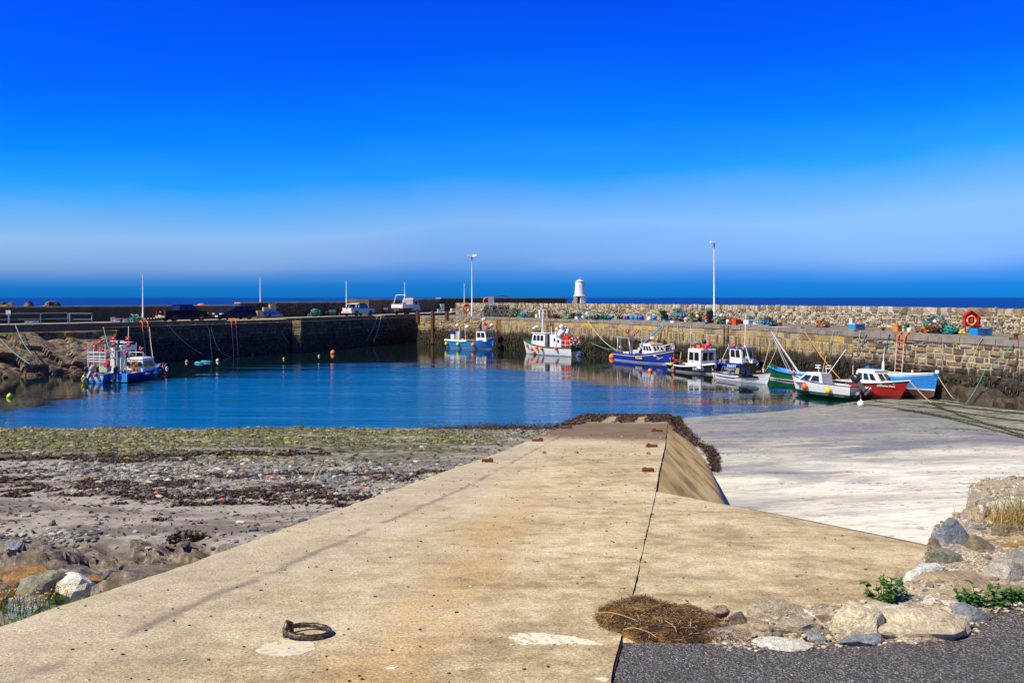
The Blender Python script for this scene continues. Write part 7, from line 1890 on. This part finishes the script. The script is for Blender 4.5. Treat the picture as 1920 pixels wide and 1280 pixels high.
def bin_(px, py, w_, lab):
    p = dk(px, py); t = thing('waste_bin', lab, 'bin', p, .1); b = MB(); b.box((0, 0, .70), (w_ * .86, .9, 1.1), top=1.16); b.build('bin_body', GREY, t)
    b = MB(); b.box((0, 0, 1.29), (w_ * 1.04, 1.1, .08)); b.build('lid', GALV, t)
    for sx in (-1, 1): b = MB(); b.ball((sx * w_ * .33, -.3, .09), .09, 8); b.build('castor', BLACK, t)
    b = MB(); b.box((.1, -.50, .95), (.26, .02, .14)); b.build('sticker', SKYB, t)
bin_(33, 604, 1.38, 'large grey wheeled waste bin beside the small sign'); bin_(-2, 604, 1.3, 'grey waste bin cut off by the left picture edge')
p = lw(17, 612, off=-.3); t = thing('sign', 'small white notice on a post above the left rocks', 'sign', (p.x, p.y, DZ)); b = MB(); b.tube([(0, 0, 0), (0, 0, 1.35)], .035, 6); b.build('post', GALV, t); b = MB(); b.box((0, -.04, 1.2), (.42, .03, .38)); b.build('panel', WHITE2, t)
p = dk(921, 594.5); t = thing('sign', 'blank white notice board above the dark creels on the pier end', 'sign', (p.x, p.y, DZ), .6); b = MB(); b.box((0, 0, 1.35), (.5, .03, .38)); b.build('panel', WHITE2, t); b = MB(); b.tube([(0, .03, 0), (0, .03, 1.5)], .03, 5); b.build('post', GALV, t)
t = thing('railing', 'galvanised two bar railing along the left end of the outer pier', 'railing')
xs_ = [(-40, 0), (18, 0), (77, 0), (128, 0)]; Pp = [lw(px, 612, z=DZ, off=-.2) for px, _ in xs_]
for a in Pp: b = MB(); b.tube([a, a + Vector((0, 0, 1.12))], .035, 6); b.build('post', GALV, t)
for z in (.58, 1.10):
    for a, c in zip(Pp, Pp[1:]): b = MB(); b.tube([a + Vector((0, 0, z)), c + Vector((0, 0, z))], .028, 5); b.build('rail', GALV, t)
t = thing('railing', 'short white railing panel at the corner above the two left boats', 'railing'); Pp = [lw(131, 0, z=DZ, off=-.1), lw(173, 0, z=DZ - .15, off=-.1)]
for a in Pp: b = MB(); b.tube([a, a + Vector((0, 0, 1.1))], .04, 6); b.build('post', WHITE2, t)
for z in (.5, 1.05): b = MB(); b.tube([Pp[0] + Vector((0, 0, z)), Pp[1] + Vector((0, 0, z + .12))], .032, 5); b.build('rail', WHITE2, t)

# ================================================================== fishing gear
GR = 'fishing gear on the stone pier'
def place(name, px, py, cat, lab, rz, group=None):
    p = dk(px, py, DZ + .01); t = thing(name, lab, cat, p, rz, group); return t, p.y / F
def fish_box(px, py, w_, h_, m_, lab, rz=.6, z=0.0, name='fish_box', lid=None):
    t, s = place(name, px, py, 'fish box', lab, rz); W_, H = w_ * s * .95, h_ * s * 1.15; t.location.z += z; D = min(W_ * .6, .6)
    b = MB(); b.box((0, 0, H * .45), (W_, D, H * .9), top=1.04); b.build('box_body', m_, t)
    b = MB(); th = .05
    for sx in (-1, 1): b.box((sx * W_ / 2, 0, H * .95), (th, D + th, H * .12))
    for sy in (-1, 1): b.box((0, sy * D / 2, H * .95), (W_ + th, th, H * .12))
    b.build('rim', m_ if lid is None else lid, t)
    b = MB(); b.box((0, -D / 2 * 1.03 - .012, H * .62), (W_ * .35, .02, H * .16)); b.build('handle_slot', DGREY, t)
def barrel(px, py, w_, h_, m_, lab, lid=None, z=0.0):
    t, s = place('barrel', px, py, 'barrel', lab, 0); r, H = w_ * s / 2, h_ * s; t.location.z += z
    b = MB(); b.lathe([(r * .92, 0), (r, H * .1), (r * .97, H * .35), (r, H * .4), (r * .97, H * .62), (r, H * .68), (r * .9, H * .95), (r * .75, H)], n=14); b.build('drum', m_, t)
    b = MB(); b.lathe([(r * .8, H * .99), (r * .8, H * 1.04), (.01, H * 1.05)], n=12); b.build('lid', lid or m_, t)
def ballf(px, py, w_, m_, lab, cap=None, z=0.0):
    t, s = place('float', px, py, 'float', lab, 0); r = w_ * s / 2; t.location.z += r + z
    b = MB(); b.ball((0, 0, 0), r, 12, sz=1.0); b.build('float_body', m_, t); b = MB(); b.lathe([(r * .3, r * .85), (r * .22, r * 1.15)], n=8, M=Matrix.Rotation(.8, 3, 'X')); b.build('eye', cap or m_, t)
def creel(px, py, w_, h_, frame, net, lab, rz=.6, z=0.0, group=None):
    t, s = place('creel', px, py, 'lobster pot', lab, rz, group); L_, H = w_ * s * .9, h_ * s; t.location.z += z; D = L_ * .6
    b = MB(); b.box((0, 0, .03), (L_, D, .05)); b.build('base', BROWN, t)
    b = MB()
    for k in range(3):
        x = (k - 1) * L_ * .48; b.tube([(x, -D / 2, 0), (x, -D / 2, H * .5), (x, -D * .3, H * .9), (x, 0, H), (x, D * .3, H * .9), (x, D / 2, H * .5), (x, D / 2, 0)], .028, 4)
    for (y, zz) in ((-D / 2, H * .5), (0, H), (D / 2, H * .5)): b.tube([(-L_ * .48, y, zz), (L_ * .48, y, zz)], .022, 4)
    b.build('frame', frame, t)
    b = MB()
    arc = [(-D / 2, 0), (-D / 2, H * .5), (-D * .3, H * .9), (0, H), (D * .3, H * .9), (D / 2, H * .5), (D / 2, 0)]
    for k in range(9): x = lerp(-.46, .46, k / 8) * L_; b.tube([(x, y, zz) for y, zz in arc], .020, 3, cap=False)
    for y, zz in ((-D / 2, H * .2), (-D / 2, H * .35), (-D * .4, H * .7), (-D * .15, H * .95), (D * .15, H * .95), (D * .4, H * .7)): b.tube([(-L_ * .46, y, zz), (L_ * .46, y, zz)], .020, 3, cap=False)
    b.build('netting', net, t)
def heap(px, py, w_, h_, mats, lab, seed, name='net_heap', cat='net heap', floats=()):
    t, s = place(name, px, py, cat, lab, .6); rg = random.Random(seed); W_, H = w_ * s * 1.05, h_ * s * 1.25
    bs = [MB() for _ in mats]
    for k in range(int(26 + w_ * 1.6)):
        x = rg.uniform(-.5, .5) * W_; top = H * (1 - (2 * x / W_) ** 2) * .8 + .1; z = rg.uniform(.0, 1) * top; y = rg.uniform(-.35, .35) * min(W_, 1.4)
        q = [(x + rg.gauss(0, .16), y + rg.gauss(0, .16), max(.03, z + rg.gauss(0, .10))) for _ in range(7)]
        bs[rg.randrange(len(mats))].tube(smooth([Vector(c) for c in q], 3), rg.uniform(.025, .055), 4)
    for k in range(int(9 + w_ * .4)):
        x = rg.uniform(-.42, .42) * W_; top = H * (1 - (2 * x / W_) ** 2) * .75; bs[rg.randrange(len(mats))].ball((x, rg.uniform(-.2, .2), top * rg.uniform(.2, .6)), rg.uniform(.10, .22) * min(1.2, H), 7, sz=.7)
    for b, m_ in zip(bs, mats):
        if b.f: tag(b.build('netting', m_, t), kind='stuff')
    for (dx, dz, r, m_) in floats: b = MB(); b.ball((dx, -.4, dz), r, 9); b.build('net_float', m_, t)
NETK = paint((.03, .035, .035), .8, .3); NETG = paint((.01, .16, .10), .8, .3); NETT = paint((.02, .30, .28), .8, .3); NETO = paint((.55, .22, .04), .8, .3); NETC = paint((.42, .48, .34), .8, .3)
# stack of creels at the pier end
k = 0
for row, (py, z, xs_) in enumerate(((594, 0, (907, 917, 927, 937, 947, 957)), (593.5, .48, (909, 919, 930, 941, 951)), (593.2, .95, (913, 926, 938, 949)))):
    for i, px in enumerate(xs_):
        creel(px, py, 11, 7.0, [BLACK, NETK, DGREY][(i + row) % 3], NETK if (i + row) % 2 else NETG, 'dark lobster pot, %s from the left in the %s row of the pier end stack' % (['first', 'second', 'third', 'fourth', 'fifth', 'sixth'][i], ['bottom', 'middle', 'top'][row]), .7, z, 'dark lobster pots stacked at the pier end')
heap(965, 594, 22, 17, [NETG, NETT, NETK, NETO], 'green and brown net heap at the right end of the dark pot stack', 1)
heap(981, 595, 12, 6, [NETT], 'small low teal net right of the green and brown heap', 2)
creel(998, 595, 18, 9, BLACK, NETK, 'single black lobster pot left of the cream boxes')
CB = paint((.80, .76, .58), .5, .1)
for i, (px, h0) in enumerate(((1008, 0), (1014, 0), (1014, 1), (1021, 0), (1021, 1), (1028, 0), (1028, 1))): fish_box(px, 596, 7.5, 6.5, CB if i < 5 else paint((.50, .34, .08), .6, .4), '%s box, %s of the box stacks right of the black pot' % ('cream' if i < 5 else 'mustard brown', ['lowest leftmost', 'bottom second', 'top second', 'bottom third', 'top third', 'bottom rightmost', 'top rightmost'][i]), .6, h0 * .47)
fish_box(1040, 592, 14, 4, WHITE, 'flat white and blue tray tilted on dark gear right of the cream boxes', .5, .5, lid=BLUE)
heap(1040, 597, 14, 6, [NETK, BROWN], 'low dark gear under the white and blue tray', 3)
heap(1057, 596, 16, 10, [NETO, NETC, NETK], 'orange and grey net heap left of the brown crate', 4)
heap(1067, 597, 12, 11, [NETC, NETG], 'grey green net heap beside the brown crate', 5)
fish_box(1075, 597, 8, 9, BROWN, 'tall brown crate left of the blue and white crate')
fish_box(1085, 598, 13, 5, WHITE, 'white crate with blue rim and green net on top', lid=BLUE); heap(1086, 597.5, 9, 9, [NETG], 'small green net lying on the blue rimmed crate', 6)
ballf(1093, 598, 7, CREAM, 'cream float right of the blue rimmed crate'); ballf(1101, 597, 7, WHITE, 'white float standing highest among the net floats', z=.35)
heap(1106, 599, 18, 8, [NETG, NETC], 'pale green net heap between white float and black sack', 7); ballf(1111, 599, 7, WHITE, 'white float on the pale green net heap')
t, s = place('sack', 1120, 600, 'sack', 'bulging black sack left of the round blue float', 0); b = MB(); b.lathe([(.2, 0), (.36, .1), (.40, .3), (.30, .52), (.1, .62)], n=10); b.build('sack_body', BLACK, t); b = MB(); b.lathe([(.08, .58), (.13, .7)], n=8); b.build('tie', ROPE_W, t)
heap(1128, 600, 8, 8, [NETG], 'narrow green net heap right of the black sack', 8); heap(1138, 600, 11, 6, [NETG, NETT], 'low green net heap left of the round blue float', 9)
ballf(1147, 600, 10, BLUE, 'round bright blue float standing alone', WHITE)
heap(1162, 601, 16, 5, [NETC, NETK], 'low grey net right of the round blue float', 10)
BLB = paint((.01, .16, .55), .4, .15)
for px, m_, i in ((1176, BLUE, 'first, white streaked'), (1184, CYAN, 'second, lower'), (1193, SKYB, 'third, palest'), (1203, BLUE, 'last, darkest')): barrel(px, 601, 9, 9 if i[0] != 's' else 7, m_, '%s of four blue barrels in a row left of the white sack' % i)
t, s = place('sack', 1217, 602, 'sack', 'white sack between two sets of blue barrels', 0); b = MB(); b.lathe([(.2, 0), (.3, .12), (.28, .3), (.12, .45), (.05, .5)], n=9); b.build('sack_body', WHITE2, t)
barrel(1226, 603, 11, 10, BLB, 'broad blue barrel with a green tray in front'); fish_box(1231, 604, 10, 3.5, paint((.05, .50, .05), .5), 'small bright green tray in front of the broad blue barrel')
t, s = place('net_funnel', 1243, 602, 'net', 'green funnel shaped net standing on black gear', 0); b = MB(); b.lathe([(.15, .45), (.25, .8), (.52, 1.05), (.55, 1.1), (.45, 1.08), (.1, .75)], n=10); b.build('funnel', GREEN, t); b = MB(); b.box((.2, 0, .35), (.6, .5, .7), .3); b.build('black_stand', BLACK, t)
fish_box(1248, 604, 10, 5, NETT, 'teal basket beside the green funnel net')
barrel(1257, 604, 7, 9, BLUE, 'slim blue barrel left of the stacked teal pots')
fish_box(1271, 603, 20, 5, BROWN, 'brown crate at the bottom of the teal pot stack'); creel(1270, 602, 20, 9, CYAN, NETT, 'teal lobster pot on the brown crate', .6, .35); creel(1271, 601.5, 20, 8, NETT, NETG, 'green lobster pot topmost above the teal one', .6, .88)
fish_box(1265, 606, 15, 4.5, WHITE, 'long white fish box in front of the teal pot stack'); ballf(1283, 602, 9, BLUE, 'blue float right of the teal pot stack', z=.3)
barrel(1287, 606, 8, 10, CREAM, 'cream barrel left of the large green net heap'); 
heap(1303, 606, 30, 18, [NETG, NETO, GREEN, NETC], 'large green net heap with orange float left of the two white boxes', 11, floats=((-.1, 1.0, .2, ORANGE2), (-.1, .7, .2, WHITE)))
for px, i in ((1318, 'left'), (1325, 'right')): fish_box(px, 606, 8, 6.5, WHITE, '%s one of two white boxes under the orange net' % i)
heap(1322, 602.5, 12, 12, [NETO], 'orange net lying behind the two white boxes', 12); ballf(1315, 604, 8, GREEN, 'green float resting behind the two white boxes', z=.55)
t, s = place('gear_rack', 1331, 606, 'rack', 'tall black rack with green net on top beside the lamp post', .5); b = MB(); b.box((0, 0, .6), (.55, .4, 1.15)); b.build('rack_body', BLACK, t); b = MB(); b.ball((0, 0, 1.25), .28, 8, sz=.8); b.build('green_net', NETG, t)
barrel(1340, 605, 7, 13, BLUE, 'tall blue barrel at the foot of the taller lamp post')
heap(1353, 607, 28, 20, [NETG, NETC, NETT, NETO], 'tall green and pale net heap right of the lamp post', 13, floats=((.3, .35, .17, ORANGE2), (-.5, .8, .2, CREAM)))
barrel(1365, 608, 8, 8.5, WHITE, 'white drum at the foot of the tall green net heap'); heap(1372, 608, 10, 12, [NETO, BROWN], 'brownish net between white drum and orange red crate', 14)
fish_box(1381, 609, 17, 9, paint((.80, .05, .01), .45), 'orange red fish crate standing alone'); fish_box(1394, 609, 8, 8, BLACK, 'black crate with yellow rim right of the orange red crate', lid=YELLOW)
creel(1405, 606, 20, 12, GREY, NETC, 'large grey lobster pot behind the white fish boxes', .6, .35)
for i, (px, py, w_, h_) in enumerate(((1405, 611, 20, 10), (1418, 611, 18, 6), (1424, 612, 14, 4.5))): fish_box(px, py, w_, h_, WHITE, '%s white fish box in front of the grey lobster pot' % ['tall left', 'middle', 'low right'][i])
heap(1437, 611, 28, 13, [NETT, CYAN, NETK], 'teal and dark net heap with a cream float right of the white fish boxes', 15, floats=((.0, .2, .18, CREAM),))
heap(1541, 613, 16, 9, [NETO, ROPE_O, DGREY], 'small heap of orange rope alone on the pier', 16, 'rope_heap', 'rope heap'); 
rope([dk(1440, 613, DZ + .06), dk(1505, 613.5, DZ + .1), dk(1534, 608, DZ + .3)], ROPE_W, .03, 'pale rope lying along the pier to the heap of orange rope', .0)
rope_s([rw(1524, 620, off=-.2), rw(1530, 616, off=-.5), rw(1534, 622, off=.05), rw(1540, 615, off=-.4), rw(1545, 621, off=.0)], paint((.12, .14, .40), .8), .03, 'violet blue rope coiled over the pier edge')
fish_box(1598, 615, 11, 16, WHITE, 'tall white bin behind the blue tangled crate'); fish_box(1606, 618, 32, 10, CYAN, 'blue crate with white end and tangled twine', lid=WHITE2); heap(1609, 617, 14, 9, [PINK, NETC], 'pinkish twine inside the blue crate', 17)
fish_box(1683, 623, 16, 12, ORANGE2, 'orange bin left of the green and white boxes'); ballf(1693, 623, 7, CREAM, 'cream float right of the orange bin'); fish_box(1700, 620, 9, 11, GREEN, 'green box behind the white bucket'); barrel(1705, 623, 9, 8, WHITE, 'white bucket in front of the green box')
heap(1756, 625, 62, 28, [NETC, NETT, CYAN, NETK, NETO, NETG, ROPE_W], 'large multicoloured heap of nets and ropes left of the red life ring housing', 18, floats=((-1.0, .85, .14, WHITE), (-.5, .9, .12, GREY), (.9, .15, .16, CREAM)))
heap(1742, 626, 30, 12, [BROWN, NETK, NETO], 'low brown net at the left foot of the multicoloured heap', 19); heap(1783, 626, 22, 10, [NETG, NETT], 'green net at the right foot of the multicoloured heap', 20)
ballf(1801, 627, 7, YELLOW, 'yellow float left of two near the red housing'); ballf(1808, 627, 6, YELLOW, 'smaller yellow float right of two near the red housing')
fish_box(1839, 629, 38, 12, paint((.01, .26, .55), .4), 'long bright blue crate right of the red life ring housing', .35)
ballf(1867, 592, 5, CYAN, 'small blue float hanging on the parapet at far right', z=.9)
# red life-ring housing
p = dk(1820, 623); t = thing('lifebuoy_housing', 'red gabled life ring housing with orange ring inside on the pier', 'lifebuoy housing', p, -.15)
RH = paint((.70, .02, .008), .4, .12); z0, z1 = .45, 1.22
b = MB(); b.box((0, .16, (z0 + z1) / 2), (.86, .03, z1 - z0)); b.build('back_panel', RH, t)
for s in (-1, 1): b = MB(); b.box((s * .44, 0, (z0 + z1) / 2), (.05, .36, z1 - z0)); b.build('side_panel', RH, t)
b = MB(); b.prism([(-.43, 0), (.43, 0), (0, .34)], 0, .03); o = b.build('gable', RH, t); o.matrix_local = Matrix.Translation((0, .17, z1)) @ Matrix.Rotation(R(90), 4, 'X')
for s in (-1, 1): b = MB(); b.plate([(0, -.22, z1 + .37), (0, .22, z1 + .37), (s * .52, .22, z1 - .04), (s * .52, -.22, z1 - .04)], .04); b.build('roof_board', RH, t)
for s in (-1, 1): b = MB(); b.tube([(s * .34, .05, 0), (s * .34, .05, .5)], .04, 6); b.build('leg', BLACK, t)
rg_ = thing('life_ring', 'orange life ring with white bands hanging in the red housing', 'life ring', p + Vector((0, -.10, .86)), -.15)
for k in range(4):
    b = MB(); b.tube([(.28 * math.cos(a), 0, .32 * math.sin(a)) for a in [R(90 * k + 12 + 66 * i / 8) for i in range(9)]], .062, 8); b.build('orange_segment', ORANGE2, rg_)
    b = MB(); b.tube([(.28 * math.cos(a), 0, .32 * math.sin(a)) for a in [R(90 * k - 12 + 24 * i / 4) for i in range(5)]], .066, 8); b.build('white_band', WHITE, rg_)
b = MB(); b.tube([(-.08, .02, .1), (.05, .02, -.05), (-.1, .02, -.2), (.08, .02, .18), (.02, .02, -.15)], .04, 5); b.build('throw_line', ORANGE, rg_)
def ring_post(p, lab, s=1.0):
    t = thing('life_ring', lab, 'life ring', p, .3); b = MB(); b.tube([(.30 * s * math.cos(a * math.pi / 10), -.08, 1.15 + .38 * s * math.sin(a * math.pi / 10)) for a in range(20)], .09 * s, 7, closed=True); b.build('ring', ORANGE, t); b = MB(); b.tube([(0, 0, 0), (0, 0, 1.5)], .05, 6); b.build('post', BROWN, t); b = MB(); b.box((0, .02, 1.45), (.5, .06, .2), top=.6); b.build('board', RED, t)
ring_post(dk(874, 594.5), 'orange life ring on a post on the pier end left of the lamp post', 1.35)
q = atY(911.5, 571, 148); ring_post(Vector((q.x, q.y, q.z - .55)), 'small orange life ring on the farthest sea wall above the dark pots', 1.7)
q = atY(921, 569, 147); t = thing('pillar', 'pale square pillar beside the far orange life ring', 'pillar', (q.x, q.y, q.z - 1)); b = MB(); b.box((0, -.3, 1.1), (1.1, .6, 2.4)); b.build('column', GREY, t); b = MB(); b.tube([(.4, -.3, 2.3), (2.0, -.3, 2.45), (3.4, -.3, 2.3)], .1, 5); b.build('arm', DGREY, t)
# gear on the outer pier
for i, (px, py, w_, h_, m_, lab, lid) in enumerate(((53, 606.5, 12, 4, WHITE, 'small white tray left of two below the grey bins', None), (66, 606, 12, 4, WHITE2, 'second white tray beside the railing post', None), (212, 604, 8, 8, WHITE, 'white tub leftmost of the coloured boxes', None), (222, 605, 15, 8, WHITE, 'wide white box with red lid', RED), (223, 600, 18, 5, RED, 'red box on top of the white one', None), (240, 604, 15, 7, WHITE2, 'grey white box with bright blue lid', BLUE),
      (474, 596, 11, 8, BLUE, 'dark blue box behind the estate car', None), (524, 594, 9, 9, CYAN, 'pale blue crate right of the covered trailer', WHITE), (733, 587, 8, 4, YELLOW, 'low yellow box left of the tipper truck', None), (740, 587, 6, 10, CREAM, 'tall cream box against the rear of the tipper truck', None), (829, 584, 7, 12, WHITE, 'tall white box left of the cream boxes near the pier bend', None), (823, 585, 6, 5, WHITE2, 'small white box at the foot of the tall white one', None), (838, 583, 8, 8, CREAM, 'cream box right of the tall white one', None), (850, 584, 10, 5, CREAM, 'low cream box right of the other cream box', None), (807, 584, 8, 4, GREY, 'grey crate left of the white boxes', None))):
    fish_box(px, py, w_, h_, m_, lab, .5, 0.0 if i != 4 else .35, lid=lid)
heap(256, 604, 18, 11, [NETT, NETC, NETG], 'teal net heap beside the foot of the nearest pole', 31)
t = thing('pallet', 'stack of weathered wooden pallets leaning behind the black pickup', 'pallet', dk(286, 604), .5)
for k in range(6): b = MB(); b.box((-.7 + k * .28, 0, .35 + .02 * k), (.14, 1.1, .03), 0, M=Matrix.Rotation(-.7, 3, 'Y')); b.build('plank', M_CAP, t)
for k in range(2): b = MB(); b.box((0, -.3 + k * .6, .12), (1.7, .1, .1)); b.build('bearer', M_CAP, t)
heap(590, 593, 22, 12, [NETT, NETG, GREY], 'teal net and winch gear left of the silver pickup', 32); creel(622, 592, 15, 11, BLACK, NETT, 'dark lobster pot nearest the silver pickup'); creel(612, 592, 12, 9, BLACK, NETK, 'smaller black lobster pot left of another pot')
ballf(641, 591, 5, ORANGE, 'small orange float just left of the silver pickup'); fish_box(634, 591, 6, 4, WHITE, 'small white box left of the orange float')
t = thing('umbrella', 'folded bright orange umbrella shaped cover behind the black pickup', 'cover', dk(370, 598)); b = MB(); b.ball((0, 1.2, 1.55), .55, 10, sz=.5); b.build('cover', ORANGE, t); b = MB(); b.tube([(0, 1.2, 0), (0, 1.2, 1.5)], .05, 5); b.build('stand', GALV, t)
# iron bollards on the quay edges
for i, (px, side) in enumerate(((1020, 0), (1255, 0), (1450, 0), (1640, 0), (1890, 0), (388, 1), (700, 1), (236, 1))):
    p = (rw(px, z=DZ + .05, off=-.7) if side == 0 else lw(px, z=DZ + .05, off=-.9)); t = thing('bollard', 'iron mooring bollard, %s on the %s' % (['first from the pier nose', 'second from the pier nose', 'third from the pier nose', 'fourth from the pier nose', 'fifth from the pier nose', 'middle one', 'farthest one', 'nearest one'][i], 'stone pier' if side == 0 else 'outer pier'), 'bollard', p)
    b = MB(); b.lathe([(.16, 0), (.11, .08), (.10, .28), (.17, .34), (.15, .40), (.01, .42)], n=10); b.build('post', RUST, t)
